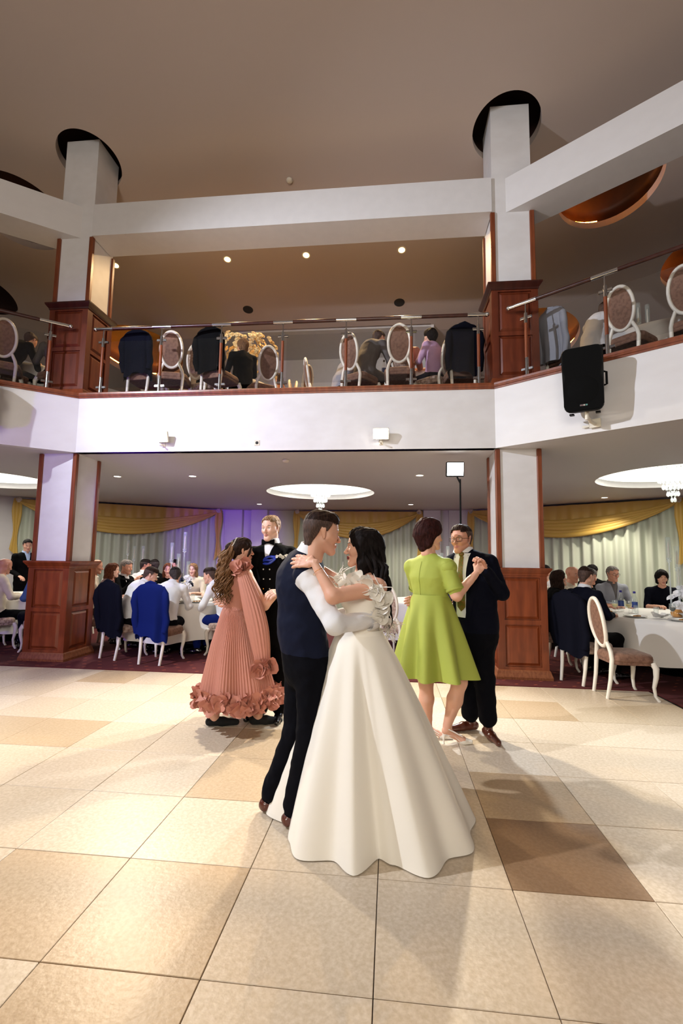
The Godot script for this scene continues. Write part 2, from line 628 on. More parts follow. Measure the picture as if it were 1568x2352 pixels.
	structure("floor_balcony", b, "carpet_dark")
	for k in edge.size() - 1:
		var a: Vector2 = edge[k]
		var c: Vector2 = edge[k + 1]
		var d = c - a
		var nrm = Vector2(d.y, -d.x).normalized()
		if nrm.dot(Vector2(MID, 2.0) - a) < 0:
			nrm = -nrm
		var m = (a + c) / 2 - nrm * 0.055
		var bs = yaw_basis(atan2(d.y, d.x))
		b = MB.new()
		b.box(V(m.x, 3.3345, m.y), Vector3(d.length() + (0.04 if k != 2 else 0.0), 0.803, 0.12), bs)
		structure("wall_balcony_%s" % ["left_far", "left", "front", "right", "right_far"][k], b, "plaster_panel")
	b = MB.new()
	for k in edge.size() - 1:
		var ends = []
		for e in [k, k + 1]:
			var n0 = Vector2.ZERO
			for j in [e - 1, e]:
				if j >= 0 and j < edge.size() - 1:
					var dd: Vector2 = (edge[j + 1] - edge[j]).normalized()
					var nn = Vector2(dd.y, -dd.x)
					if nn.dot(Vector2(MID, 2.0) - edge[j]) < 0:
						nn = -nn
					n0 += nn
			n0 = n0.normalized()
			var d1: Vector2 = (edge[k + 1] - edge[k]).normalized()
			var n1 = Vector2(d1.y, -d1.x)
			ends.append([edge[e], n0 / maxf(absf(n0.dot(n1)), 0.3)])
		var prof = [[-0.01, 3.727], [0.016, 3.727], [0.020, 3.745], [0.036, 3.752], [0.040, 3.766], [0.046, 3.772], [0.046, 3.798], [0.032, 3.806], [-0.2, 3.806]]
		for j in prof.size() - 1:
			var q = []
			for e in [[0, j], [0, j + 1], [1, j + 1], [1, j]]:
				var pp: Vector2 = ends[e[0]][0] + ends[e[0]][1] * prof[e[1]][0]
				q.append(V(pp.x, prof[e[1]][1], pp.y))
			b.quad(q[0], q[1], q[2], q[3])
	structure("trim_1", b, "wood_trim")
	# roof beams along the balcony
	for k in [1, 2, 3]:
		var a: Vector2 = edge[k]
		var c: Vector2 = edge[k + 1]
		var d = c - a
		var nrm = Vector2(d.y, -d.x).normalized()
		if nrm.dot(Vector2(MID, 2.0) - a) < 0:
			nrm = -nrm
		var m = (a + c) / 2 - nrm * (0.29 if k == 2 else 0.44)
		b = MB.new()
		b.box(V(m.x, 6.535, m.y), Vector3(d.length() + (0.04 if k == 2 else 0.0), 0.51, 0.5), yaw_basis(atan2(d.y, d.x)))
		structure("ceiling_beam_%s" % ["left", "middle", "right"][k - 1], b, "wall_white")

const HOLES := [[-4.78, 6.46, 0.475, 0, 0, 0], [1.65, 6.46, 0.475, 0, 0, 0], [3.46, 7.39, 0.77, 1, -1.95, 1.15], [-6.59, 7.2, 0.77, 0, 0, 0], [-6.35, 10.95, 1.05, 1, -2.4, 1.4], [3.22, 10.95, 1.05, 1, -0.8, 1.4], [5.85, 8.9, 0.75, 1, -2.3, 1.6], [-8.98, 8.9, 0.75, 0, 0, 0]]
const COVES := [[-1.55, 10.3, 1.19], [4.85, 8.45, 1.25], [-8.0, 8.45, 1.2]]

# raised-panel wainscot pedestal and column shaft, all four sides; y0..y1 pedestal, y2 top of the shaft trims, y3 top of the shaft
func column(c: Vector2, y0: float, y1: float, y2: float, y3: float, label: String, worn: bool) -> void:
	var t = thing("column", label, "column", V(c.x, y0, c.y), 0.0, "panelled columns of the hall")
	var H = y1 - y0
	var b = MB.new()
	b.box(Vector3(0, (H + y3 - y0) / 2, 0), Vector3(0.53, y3 - y0 - H + 0.02, 0.53))
	part("shaft", b, "plaster_panel", t)
	for sx in [-1, 1]:
		for sz in [-1, 1]:
			b = MB.new()
			b.box(Vector3(sx * 0.262, (H + y2 - y0) / 2, sz * 0.262), Vector3(0.062, y2 - y0 - H, 0.062), Basis.IDENTITY, 0.008)
			part("corner_trim", b, "wood_trim", t)
	b = MB.new()
	b.box(Vector3(0, H / 2, 0), Vector3(0.555, H - 0.02, 0.555))
	part("pedestal_core", b, "wood" if y0 < 2 else "wood_shaded", t)
	for k in 4:
		var bs = yaw_basis(k * PI / 2)
		var f = MB.new()
		var w = 0.61 if k % 2 == 0 else 0.548
		var hs = []
		var rows = [[0.15, H * 0.5 - 0.02], [H * 0.5 + 0.035, H - 0.12]]
		for r in rows:
			hs.append(PackedVector2Array([Vector2(-w / 2 + 0.085, r[0]), Vector2(w / 2 - 0.085, r[0]), Vector2(w / 2 - 0.085, r[1]), Vector2(-w / 2 + 0.085, r[1])]))
		f.plate(bs * Vector3(0, 0, 0.29), PackedVector2Array([Vector2(-w / 2, 0.0), Vector2(w / 2, 0), Vector2(w / 2, H - 0.03), Vector2(-w / 2, H - 0.03)]), 0.03, bs, hs)
		part("panel_frame", f, "wood" if y0 < 2 else "wood_shaded", t)
		for r in rows:
			var g = MB.new()
			var hw = w / 2 - 0.088
			var cy = (r[0] + r[1]) / 2
			var hh = (r[1] - r[0]) / 2 - 0.003
			var lev = [[0.0, 0.281], [0.012, 0.281], [0.045, 0.303], [0.05, 0.303]]
			for q in 3:
				var o1 = lev[q]
				var o2 = lev[q + 1]
				var A = []
				var B = []
				for s in [[-1, -1], [-1, 1], [1, 1], [1, -1]]:
					A.append(bs * Vector3(s[0] * (hw - o1[0]), cy + s[1] * (hh - o1[0]), o1[1]))
					B.append(bs * Vector3(s[0] * (hw - o2[0]), cy + s[1] * (hh - o2[0]), o2[1]))
				for s in 4:
					g.quad(A[s], A[(s + 1) % 4], B[(s + 1) % 4], B[s])
				if q == 2:
					g.quad(B[0], B[1], B[2], B[3])
			part("raised_panel", g, "wood" if y0 < 2 else "wood_shaded", t)
	# crown and base mouldings: stepped frusta
	for q in [["crown", [[0.305, H - 0.10], [0.315, H - 0.095], [0.318, H - 0.075], [0.33, H - 0.06], [0.352, H - 0.03], [0.358, H - 0.02], [0.358, H], [0.2, H + 0.004]]], ["base_moulding", [[0.34, 0.0], [0.342, 0.03], [0.328, 0.07], [0.32, 0.10], [0.312, 0.112], [0.3, 0.115]]]]:
		b = MB.new()
		var pr = q[1]
		for k in pr.size() - 1:
			for s in 4:
				var bs = yaw_basis(s * PI / 2)
				var a0 = pr[k]
				var a1 = pr[k + 1]
				b.quad(bs * Vector3(-a0[0], a0[1], a0[0]), bs * Vector3(-a1[0], a1[1], a1[0]), bs * Vector3(a1[0], a1[1], a1[0]), bs * Vector3(a0[0], a0[1], a0[0]))
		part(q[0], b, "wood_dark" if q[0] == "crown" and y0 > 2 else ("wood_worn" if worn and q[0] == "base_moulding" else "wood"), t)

# railing between two points on the balcony edge: posts at the given distances from a
func railing(called: String, a: Vector2, dir: Vector2, posts: Array, r0: float, r1: float, label: String) -> void:
	var t = thing(called, label, "railing", V(a.x, 3.806, a.y))
	var ang = atan2(dir.y, dir.x)
	t.rotation.y = ang
	var y = 0.99
	# hand rail: dark wood with chrome sleeves at the posts
	var cuts = [r0]
	for p in posts:
		cuts.append_array([p - 0.14, p + 0.14])
	cuts.append(r1)
	for k in cuts.size() - 1:
		if cuts[k + 1] - cuts[k] < 0.02:
			continue
		var m = MB.new()
		var chrome = k % 2 == 1 or (k == 0) or (k == cuts.size() - 2 and r1 - posts[-1] < 0.35)
		m.tube([Vector3(cuts[k], y, 0), Vector3(cuts[k + 1], y, 0)], 0.0265 if chrome else 0.025, 14)
		part("rail_sleeve" if chrome else "hand_rail", m, "chrome" if chrome else "wood_dark", t)
	for p in posts:
		var m = MB.new()
		m.tube([Vector3(p, 0.24, 0), Vector3(p, 0.72, 0)], 0.021, 12)
		part("post", m, "wood_trim", t)
		m = MB.new()
		m.tube([Vector3(p, 0, 0), Vector3(p, 0.25, 0)], 0.0225, 12)
		m.lathe(Vector3(p, 0, 0), [[0.045, 0.0], [0.045, 0.006], [0.02, 0.008]], 14)
		part("post_foot", m, "chrome", t)
		m = MB.new()
		m.tube([Vector3(p, 0.71, 0), Vector3(p, 0.845, 0)], 0.0225, 12)
		m.tube([Vector3(p, 0.84, 0), Vector3(p, 0.975, 0)], 0.009, 8)
		part("post_head", m, "chrome", t)
		for q in [0.105, 0.79]:
			for s in [-1, 1]:
				m = MB.new()
				m.box(Vector3(p + s * 0.047, q, -0.012), Vector3(0.055, 0.035, 0.03), Basis.IDENTITY, 0.004)
				part("glass_clamp", m, "chrome", t)
	for k in posts.size() - 1:
		var m = MB.new()
		m.box(Vector3((posts[k] + posts[k + 1]) / 2, 0.45, -0.012), Vector3(posts[k + 1] - posts[k] - 0.11, 0.70, 0.01))
		part("glass_pane", m, "rail_glass", t)
	for e in [r0, r1]:
		if absf(e) < 0.35 or absf(e - r1) < 0.01:
			var m = MB.new()
			m.ball(Vector3(e, y, 0), Vector3(0.034, 0.034, 0.034), 12, 8)
			part("rail_end", m, "chrome", t)

func floodlight(x: float, label: String) -> void:
	var t = thing("floodlight", label, "floodlight", V(x, 3.02, 6.15), 0.0, "floodlights on the balcony front")
	var b = MB.new()
	b.box(Vector3(0, 0.0, -0.06), Vector3(0.05, 0.06, 0.02), Basis.IDENTITY, 0.004)
	b.box(Vector3(0, -0.01, 0.0), Vector3(0.02, 0.02, 0.1))
	part("wall_bracket", b, "white_paint", t)
	var tiltb = Basis(Vector3.RIGHT, 0.35)
	b = MB.new()
	b.box(Vector3(0.0, 0.1, 0.03), Vector3(0.21, 0.15, 0.045), tiltb, 0.008)
	part("housing", b, "white_paint", t)
	b = MB.new()
	b.box(Vector3(0.0, 0.1, 0.03) + tiltb * Vector3(0, 0, 0.026), Vector3(0.19, 0.13, 0.012), tiltb)
	part("lens", b, "flood_glow", t, Transform3D.IDENTITY, "glowing white lamp face")

func downlight(at: Vector3, up: Vector3, warm: bool, label: String, group: String, e: float) -> void:
	var t = thing("downlight", label, "downlight", at, 0.0, group)
	var bs = Basis(Vector3.RIGHT, up, Vector3.RIGHT.cross(up))
	var b = MB.new()
	b.lathe(Vector3.ZERO, [[0.062, 0.0], [0.085, -0.003], [0.088, 0.004], [0.06, 0.02]], 24, bs)
	part("rim", b, "white_paint", t)
	b = MB.new()
	b.lathe(up * 0.004, [[0.064, -0.004], [0.001, -0.004]], 24, bs)
	part("lamp", b, "warm_glow" if warm else "lamp_glow", t)
	spot("downlight_beam", at - up * 0.03, at - up * 2.0, e, Color(1.0, 0.83, 0.6) if warm else Color(1.0, 0.95, 0.88), 60.0, 0.05, 0.7)

func wall_speaker(sd: float, side: String) -> void:
	# loudspeaker on a bracket on the balcony front, facing the dance floor
	var t = thing("loudspeaker", "black loudspeaker hung on the %s balcony front" % side, "speaker", V(2.12 if sd > 0 else -5.25, 3.46, 5.31), 0.0)
	t.rotation = Vector3(0.14, -0.42 * sd, 0.0)
	var b = MB.new()
	# cabinet: trapezoid outline, deeper than the grille
	var W = 0.40
	var H = 0.70
	var rows = []
	for k in [[-0.16, 0.72, 0.85], [-0.10, 0.86, 0.93], [0.06, 0.98, 0.985], [0.135, 1.0, 1.0], [0.15, 0.97, 0.985]]:
		var row = PackedVector3Array()
		for q in round_rect(W * k[1], H * k[2], 0.07):
			row.append(Vector3(q.x * (1.0 - 0.06 * signf(q.y) * -1.0 * absf(q.y) / H), q.y, k[0]))
		rows.append(row)
	b.grid(rows, true, true, true)
	part("cabinet", b, "black_plastic", t)
	var out = PackedVector2Array()
	for q in [[-0.16, 0.335], [0.16, 0.335], [0.185, 0.30], [0.188, 0.12], [0.172, 0.05], [0.172, 0.02], [0.192, -0.04], [0.195, -0.28], [0.165, -0.335], [-0.165, -0.335], [-0.195, -0.28], [-0.192, -0.04], [-0.172, 0.02], [-0.172, 0.05], [-0.188, 0.12], [-0.185, 0.30]]:
		out.append(Vector2(q[0], q[1]))
	b = MB.new()
	b.plate(Vector3(0, 0, 0.156), out, 0.014)
	part("grille", b, "grille", t)
	b = MB.new()
	b.lathe(Vector3(0, -0.12, 0.165), [[0.15, -0.004], [0.146, 0.0], [0.10, 0.001], [0.03, 0.006], [0.001, 0.008]], 32, Basis(Vector3.RIGHT, PI / 2))
	part("woofer_ring", b, "grille", t)
	b = MB.new()
	b.box(Vector3(0.0, -0.285, 0.166), Vector3(0.075, 0.018, 0.004))
	var bad = part("badge", b, mat("badge_grey", Color(0.25, 0.25, 0.27), 0.4), t)
	b = MB.new()
	b.box(Vector3(0.028, -0.285, 0.1685), Vector3(0.016, 0.014, 0.001))
	part("badge_mark", b, mat("badge_teal", Color(0.05, 0.5, 0.45), 0.4), bad)
	for k in 3:
		b = MB.new()
		b.box(Vector3(-0.026 + k * 0.015, -0.285, 0.1685), Vector3(0.009, 0.009 if k < 2 else 0.013, 0.001))
		part("badge_letter", b, mat("badge_red", Color(0.5, 0.16, 0.18), 0.4) if k < 2 else "white_paint", bad)
	b = MB.new()
	b.tube([Vector3(0.196, 0.08, -0.02), Vector3(0.225, 0.07, -0.02), Vector3(0.225, -0.06, -0.02), Vector3(0.196, -0.07, -0.02)], 0.012, 8)
	part("handle", b, "black_plastic", t)
	for q in [[0.13, -0.352], [-0.13, -0.352]]:
		b = MB.new()
		b.box(Vector3(q[0], q[1], -0.03), Vector3(0.05, 0.016, 0.1), Basis.IDENTITY, 0.004)
		part("foot", b, "black_plastic", t)
	# bracket
	var k = thing("speaker_bracket", "cream steel wall bracket of the loudspeaker on the %s" % side, "bracket", V(2.30 if sd > 0 else -5.43, 3.03, 5.48))
	k.rotation.y = -0.6435 * sd
	b = MB.new()
	b.box(Vector3(0, 0.0, 0.012), Vector3(0.12, 0.1, 0.02), Basis.IDENTITY, 0.003)
	part("wall_plate", b, "white_paint", k)
	b = MB.new()
	b.tube([Vector3(0, -0.01, 0.02), Vector3(-0.01, -0.01, 0.16), Vector3(-0.02, 0.03, 0.24)], 0.02, 10)
	b.tube([Vector3(-0.02, -0.01, 0.24), Vector3(-0.02, 0.10, 0.24)], 0.022, 10)
	part("arm", b, "white_paint", k)
	b = MB.new()
	b.box(Vector3(-0.10, -0.02, 0.006), Vector3(0.07, 0.025, 0.01))
	part("cable_plate", b, "white_paint", k)

func lamp_stand() -> void:
	var t = thing("lamp_stand", "bright white stage lamp on a tall black stand behind the dancers", "stage lamp", V(0.93, 0.01, 6.42))
	var b = MB.new()
	b.tube([Vector3(0, 0.02, 0), Vector3(0, 1.5, 0)], 0.017, 10)
	b.tube([Vector3(0, 1.45, 0), Vector3(0, 2.55, 0)], 0.012, 10)
	part("pole", b, "black_plastic", t)
	for k in 3:
		b = MB.new()
		var a = k * TAU / 3 + 0.4
		b.tube([Vector3(0, 0.35, 0), Vector3(cos(a) * 0.3, 0.012, sin(a) * 0.3)], 0.011, 8)
		part("leg", b, "black_plastic", t)
	b = MB.new()
	b.box(Vector3(-0.07, 2.68, 0.02), Vector3(0.24, 0.20, 0.06), Basis(Vector3.RIGHT, 0.25), 0.01)
	b.tube([Vector3(0, 2.5, 0), Vector3(-0.04, 2.58, 0)], 0.012, 8)
	part("housing", b, "black_plastic", t)
	b = MB.new()
	b.box(Vector3(-0.07, 2.675, 0.058), Vector3(0.21, 0.17, 0.01), Basis(Vector3.RIGHT, 0.25))
	part("lens", b, "flood_glow", t, Transform3D.IDENTITY, "glowing white lamp face")

func fixtures() -> void:
	column(Vector2(-4.785, 6.545), 0.0105, 1.385, 2.93, 2.94, "column with wood panelled pedestal, left of the dance floor downstairs", true)
	column(Vector2(1.655, 6.545), 0.0105, 1.385, 2.93, 2.94, "column with wood panelled pedestal, behind the man in the navy suit", true)
	column(Vector2(-4.785, 6.56), 3.777, 5.22, 6.28, 7.9, "upper column with wood pedestal coloured darker for shade, left end of the middle railing", false)
	column(Vector2(1.655, 6.56), 3.777, 5.22, 6.28, 7.9, "upper column with wood pedestal coloured darker for shade, right end of the middle railing", false)
	var ps = []
	for k in 7:
		ps.append(k * 0.898)
	railing("glass_railing", Vector2(-4.216, 6.27), Vector2(1, 0), ps, -0.13, 5.388 + 0.12, "middle balcony railing of six glass panes under a wood hand rail")
	var d = Vector2(0.8, -0.6)
	railing("glass_railing", Vector2(1.40, 6.25), d, [0.40, 1.32, 2.24, 3.16], 0.18, 3.4, "right balcony railing with glass panes, above the loudspeaker")
	railing("glass_railing", Vector2(-4.53, 6.25), Vector2(0.8, 0.6) * -1.0, [0.40, 1.32, 2.24], 0.16, 2.6, "left balcony railing with glass panes, beside the upper left column")
	floodlight(-3.17, "glowing floodlight on the balcony front above the left guests")
	floodlight(-0.13, "glowing floodlight on the balcony front above the bride")
	var dn = Vector3.UP
	for q in [[-5.03, 8.16, "left of the big ceiling cove, beside the column"], [-3.59, 8.17, "left of the big ceiling cove, nearer the middle"], [0.50, 8.2, "right of the big ceiling cove, near the stage lamp"], [-3.56, 12.5, "small far one, above the man in the tuxedo"], [0.53, 12.53, "small far one, above the woman in green"], [4.80, 11.13, "small far one, above the yellow curtain at the right"]]:
		downlight(V(q[0], 2.931, q[1]), dn, false, "white round ceiling downlight " + q[2], "downlights under the balcony", 4.0)
	var up = Vector3(0, 1, -0.25).normalized()
	for q in [[-5.47, "beside the upper left column"], [-3.17, "first from the left over the middle railing"], [-1.62, "in the middle over the middle railing"], [0.19, "last on the right over the middle railing"]]:
		downlight(V(q[0], roof_y(8.36) - 0.002, 8.36), up, true, "warm round downlight in the sloping roof " + q[1], "downlights in the sloping roof", 9.0)
	for q in [[-3.14, 9.64, "over the left balcony table"], [0.17, 9.62, "over the right balcony table"], [-6.9, 9.64, "over the far left balcony"]]:
		var t = thing("ceiling_speaker", "round dark grille of a speaker in the sloping roof " + q[2], "ceiling speaker", V(q[0], roof_y(q[1]) - 0.004, q[1]), 0.0, "speakers in the sloping roof")
		var b = MB.new()
		var bs = Basis(Vector3.RIGHT, up, Vector3.RIGHT.cross(up))
		b.lathe(Vector3.ZERO, [[0.115, 0.01], [0.11, -0.004], [0.1, -0.006], [0.001, -0.008]], 24, bs)
		part("grille", b, "matte_grey", t)
	for q in [[V(-1.56, 2.928, 6.82), Vector3.UP, "white smoke detector under the balcony"], [V(-1.65, roof_y(6.96) - 0.003, 6.96), up, "white smoke detector high in the sloping roof"]]:
		var t = thing("smoke_detector", q[2], "detector", q[0])
		var b = MB.new()
		b.lathe(Vector3.ZERO, [[0.05, 0.0], [0.05, -0.02], [0.035, -0.035], [0.001, -0.037]], 20, Basis(Vector3.RIGHT, q[1], Vector3.RIGHT.cross(q[1])))
		part("cap", b, "white_paint", t)
	var s = thing("wall_socket", "small white socket on the balcony front", "socket", V(-1.83, 3.04, 6.214))
	var m = MB.new()
	m.box(Vector3.ZERO, Vector3(0.075, 0.075, 0.012), Basis.IDENTITY, 0.003)
	part("plate", m, "white_paint", s)
	m = MB.new()
	m.lathe(Vector3(0, 0, 0.007), [[0.022, 0.0], [0.02, 0.001], [0.001, 0.0012]], 16, Basis(Vector3.RIGHT, PI / 2))
	part("outlet", m, "matte_grey", s)
	wall_speaker(1.0, "right")
	wall_speaker(-1.0, "left")
	lamp_stand()
	# stage lamps outside the frame, on stands at the left of the floor, and a glowing panel added behind the camera to go with the fill light
	par_lamp(KEY, V(0.0, 2.4, 5.6), "tall tower spotlight left of the dance floor", "lamp_glow")
	par_lamp(V(-5.6, 2.3, 1.0) + Vector3(-0.05, 0, 0.25), V(-4.2, 1.8, 7.0), "violet stage lamp on a stand left of the dance floor", "violet_glow")
	par_lamp(V(-2.6, 2.6, 0.9) + Vector3(0.05, 0, 0.25), V(-5.0, 2.0, 13.7), "violet stage lamp on a stand beside the camera", "violet_glow")
	s = thing("wall_light_panel", "large glowing panel added as fill light behind the camera", "light panel", V(-1.2, 3.8, -5.95))
	m = MB.new()
	m.box(Vector3(0, 0, 0.0), Vector3(3.6, 2.4, 0.08), Basis.IDENTITY, 0.02)
	part("frame", m, "white_paint", s)
	m = MB.new()
	m.box(Vector3(0, 0, -0.045), Vector3(3.4, 2.2, 0.02))
	part("diffuser", m, "lamp_glow", s)

func par_lamp(at: Vector3, to: Vector3, label: String, glow: String) -> void:
	var s = thing("stage_spotlight", label, "stage lamp", Vector3(at.x, 0.0, at.z), 0.0, "stage lamps outside the frame")
	var head = Transform3D(Basis.looking_at(to - at), Vector3(0, at.y, 0))
	var m = MB.new()
	m.lathe(Vector3.ZERO, [[0.05, 0.3], [0.11, 0.28], [0.13, 0.0], [0.15, -0.12], [0.14, -0.12], [0.12, 0.0]], 24, Basis(Vector3.RIGHT, PI / 2), false)
	part("housing", m, "black_plastic", s, head)
	m = MB.new()
	m.lathe(Vector3(0, 0, 0.02), [[0.12, 0.0], [0.001, -0.02]], 24, Basis(Vector3.RIGHT, PI / 2))
	part("lens", m, glow, s, head)
	m = MB.new()
	m.tube([Vector3(0, 0.0, 0), Vector3(0, at.y - 0.13, 0)], 0.025, 10)
	part("pole", m, "black_plastic", s)
	for k in 3:
		m = MB.new()
		var a = TAU * k / 3
		m.tube([Vector3(0, 0.5, 0), Vector3(cos(a) * 0.5, 0.015, sin(a) * 0.5)], 0.015, 8)
		part("leg", m, "black_plastic", s)

# one continuous surface round a skeleton: smooth union of tapered bones, meshed as surface nets; each face goes to the group of its nearest bone
class Flesh:
	var A := PackedVector3Array()
	var D := PackedVector3Array()
	var IL := PackedFloat32Array()
	var RA := PackedFloat32Array()
	var RB := PackedFloat32Array()
	var G := PackedInt32Array()
	var FN := PackedVector3Array()
	var FS := PackedFloat32Array()
	var KK := PackedFloat32Array()
	var cuts := []          # [centre, radius] carved away
	var keep: Variant = null  # extra carve distance
	var recolor: Variant = null
	var k := 0.03
	var cell := 0.01
	var wr := 0.0           # depth of cloth wrinkles
	var noise: FastNoiseLite
	var wsc := Vector3.ONE
	var out := {}           # group -> MB
	func bone(a: Vector3, b: Vector3, ra: float, rb: float, g := 0, fn := Vector3.ZERO, fs := 1.0) -> void:
		var d := b - a
		if fs != 1.0:
			fn = fn.normalized()
			d += fn * (d.dot(fn) * (fs - 1.0))
		A.append(a)
		D.append(d)
		IL.append(1.0 / maxf(d.length_squared(), 1e-10))
		RA.append(ra)
		RB.append(rb - ra)
		G.append(g)
		FN.append(fn)
		FS.append(fs - 1.0)
		KK.append(k)
	func chain(pts: Array, rad: Array, g := 0, fn := Vector3.ZERO, fs := 1.0) -> void:
		for j in pts.size() - 1:
			bone(pts[j], pts[j + 1], rad[j], rad[j + 1], g, fn, fs)
	func sd(p: Vector3, list: PackedInt32Array) -> float:
		var r := 10.0
		for b in list:
			var q := p - A[b]
			var s := FS[b]
			if s != 0.0:
				var f := FN[b]
				q += f * (q.dot(f) * s)
			var d := D[b]
			var t := clampf(q.dot(d) * IL[b], 0.0, 1.0)
			var v := (q - d * t).length() - RA[b] - RB[b] * t
			var kk := KK[b]
			var h := kk - absf(r - v)
			if h > 0.0:
				r = minf(r, v) - h * h * 0.25 / kk
			elif v < r:
				r = v
		return r
	func full(p: Vector3, list: PackedInt32Array) -> float:
		var r := sd(p, list)
		for c in cuts:
			var v: float = c[1] - (p - c[0]).length()
			var h := maxf(0.012 - absf(r - v), 0.0)
			r = maxf(r, v) + h * h * 0.25 / 0.012
		if keep != null:
			r = maxf(r, keep.call(p))
		if wr > 0.0 and absf(r) < 0.05:
			r += noise.get_noise_3dv(p * wsc) * wr
		return r
	func all() -> PackedInt32Array:
		var l := PackedInt32Array()
		for b in A.size():
			l.append(b)
		return l
	func group_at(p: Vector3, list: PackedInt32Array) -> int:
		var r := 10.0
		var g := 0
		for b in list:
			var q := p - A[b]
			var s := FS[b]
			if s != 0.0:
				var f := FN[b]
				q += f * (q.dot(f) * s)
			var d := D[b]
			var t := clampf(q.dot(d) * IL[b], 0.0, 1.0)
			var v := (q - d * t).length() - RA[b] - RB[b] * t
			if v < r:
				r = v
				g = G[b]
		return g
	func build() -> void:
		if wr > 0.0:
			noise = FastNoiseLite.new()
			noise.seed = A.size()
			noise.frequency = 9.0
			noise.fractal_octaves = 2
		var lo := Vector3.ONE * 1e9
		var hi := -lo
		for b in A.size():
			var e := A[b] + D[b]
			if FS[b] != 0.0:
				e -= FN[b] * (D[b].dot(FN[b]) * FS[b] / (1.0 + FS[b]))
			var r := maxf(RA[b], RA[b] + RB[b]) * (1.0 if FS[b] >= 0.0 else 1.0 / (1.0 + FS[b]))
			lo = lo.min(A[b] - Vector3.ONE * r).min(e - Vector3.ONE * r)
			hi = hi.max(A[b] + Vector3.ONE * r).max(e + Vector3.ONE * r)
		lo -= Vector3.ONE * (cell * 3.0 + wr)
		hi += Vector3.ONE * (cell * 3.0 + wr)
		var B := 4
		var nb := Vector3i(((hi - lo) / (cell * B)).ceil())
		var nx := nb.x * B + 1
		var ny := nb.y * B + 1
		var nz := nb.z * B + 1
		var val := PackedFloat32Array()
		val.resize(nx * ny * nz)
		val.fill(1.0)
		var every := all()
		var blocks := []
		var half := cell * B * 0.5
		var hd := half * 1.7321
		for bz in nb.z:
			for by in nb.y:
				for bx in nb.x:
					var c := lo + Vector3(bx, by, bz) * (cell * B) + Vector3.ONE * half
					# bones near this block
					var near := PackedInt32Array()
					var best := 10.0
					for b in every:
						var q := c - A[b]
						var s := FS[b]
						if s != 0.0:
							var f := FN[b]
							q += f * (q.dot(f) * s)
						var d := D[b]
						var t := clampf(q.dot(d) * IL[b], 0.0, 1.0)
						var v := (q - d * t).length() - RA[b] - RB[b] * t
						var m := hd * (1.0 + maxf(s, 0.0))
						if v < m + KK[b] * 1.3:
							near.append(b)
						best = minf(best, v - m)
					if best > k * 1.0 + wr or near.is_empty():
						continue
					var cd := sd(c, near)
					if cd < -hd * 2.6 - wr - 0.02 and keep == null and cuts.is_empty():
						for z in B + 1:
							for y in B + 1:
								var o := ((bz * B + z) * ny + by * B + y) * nx + bx * B
								for x in B + 1:
									if val[o + x] == 1.0:
										val[o + x] = -1.0
						continue
					blocks.append([bx, by, bz, near])
					for z in B + 1:
						for y in B + 1:
							var o := ((bz * B + z) * ny + by * B + y) * nx + bx * B
							var p := lo + Vector3(bx * B, by * B + y, bz * B + z) * cell
							for x in B + 1:
								var w := val[o + x]
								if w == 1.0 or w == -1.0:
									val[o + x] = full(p, near)
								p.x += cell
		# vertices
		var vid := PackedInt32Array()
		vid.resize(nx * ny * nz)
		vid.fill(-1)
		var P := PackedVector3Array()
		var N := PackedVector3Array()
		var VG := PackedInt32Array()
		var off := [0, 1, nx, nx + 1, nx * ny, nx * ny + 1, nx * ny + nx, nx * ny + nx + 1]
		var ed := [[0, 1], [2, 3], [4, 5], [6, 7], [0, 2], [1, 3], [4, 6], [5, 7], [0, 4], [1, 5], [2, 6], [3, 7]]
		var cw := PackedFloat32Array()
		cw.resize(8)
		for bl in blocks:
			var near: PackedInt32Array = bl[3]
			for z in B:
				for y in B:
					for x in B:
						var o: int = ((bl[2] * B + z) * ny + bl[1] * B + y) * nx + bl[0] * B + x
						var neg := 0
						for c in 8:
							cw[c] = val[o + off[c]]
							if cw[c] < 0.0:
								neg += 1
						if neg == 0 or neg == 8:
							continue
						var s := Vector3.ZERO
						var cnt := 0
						for e in ed:
							var a := cw[e[0]]
							var b := cw[e[1]]
							if (a < 0.0) != (b < 0.0):
								var t := a / (a - b)
								var p0 := Vector3(e[0] & 1, (e[0] >> 1) & 1, e[0] >> 2)
								var p1 := Vector3(e[1] & 1, (e[1] >> 1) & 1, e[1] >> 2)
								s += p0.lerp(p1, t)
								cnt += 1
						s /= cnt
						var gr := Vector3(cw[1] + cw[3] + cw[5] + cw[7] - cw[0] - cw[2] - cw[4] - cw[6], cw[2] + cw[3] + cw[6] + cw[7] - cw[0] - cw[1] - cw[4] - cw[5], cw[4] + cw[5] + cw[6] + cw[7] - cw[0] - cw[1] - cw[2] - cw[3])
						var pos := lo + (Vector3(bl[0] * B + x, bl[1] * B + y, bl[2] * B + z) + s) * cell
						vid[o] = P.size()
						P.append(pos)
						N.append(gr.normalized())
						var g := group_at(pos, near)
						if recolor != null:
							g = recolor.call(pos, g)
						VG.append(g)
		# faces
		var st := [1, nx, nx * ny]
		var maps := {}
		var quads := PackedInt32Array()
		var first := PackedInt32Array()
		first.resize(P.size())
		first.fill(-1)
		var seam := {}
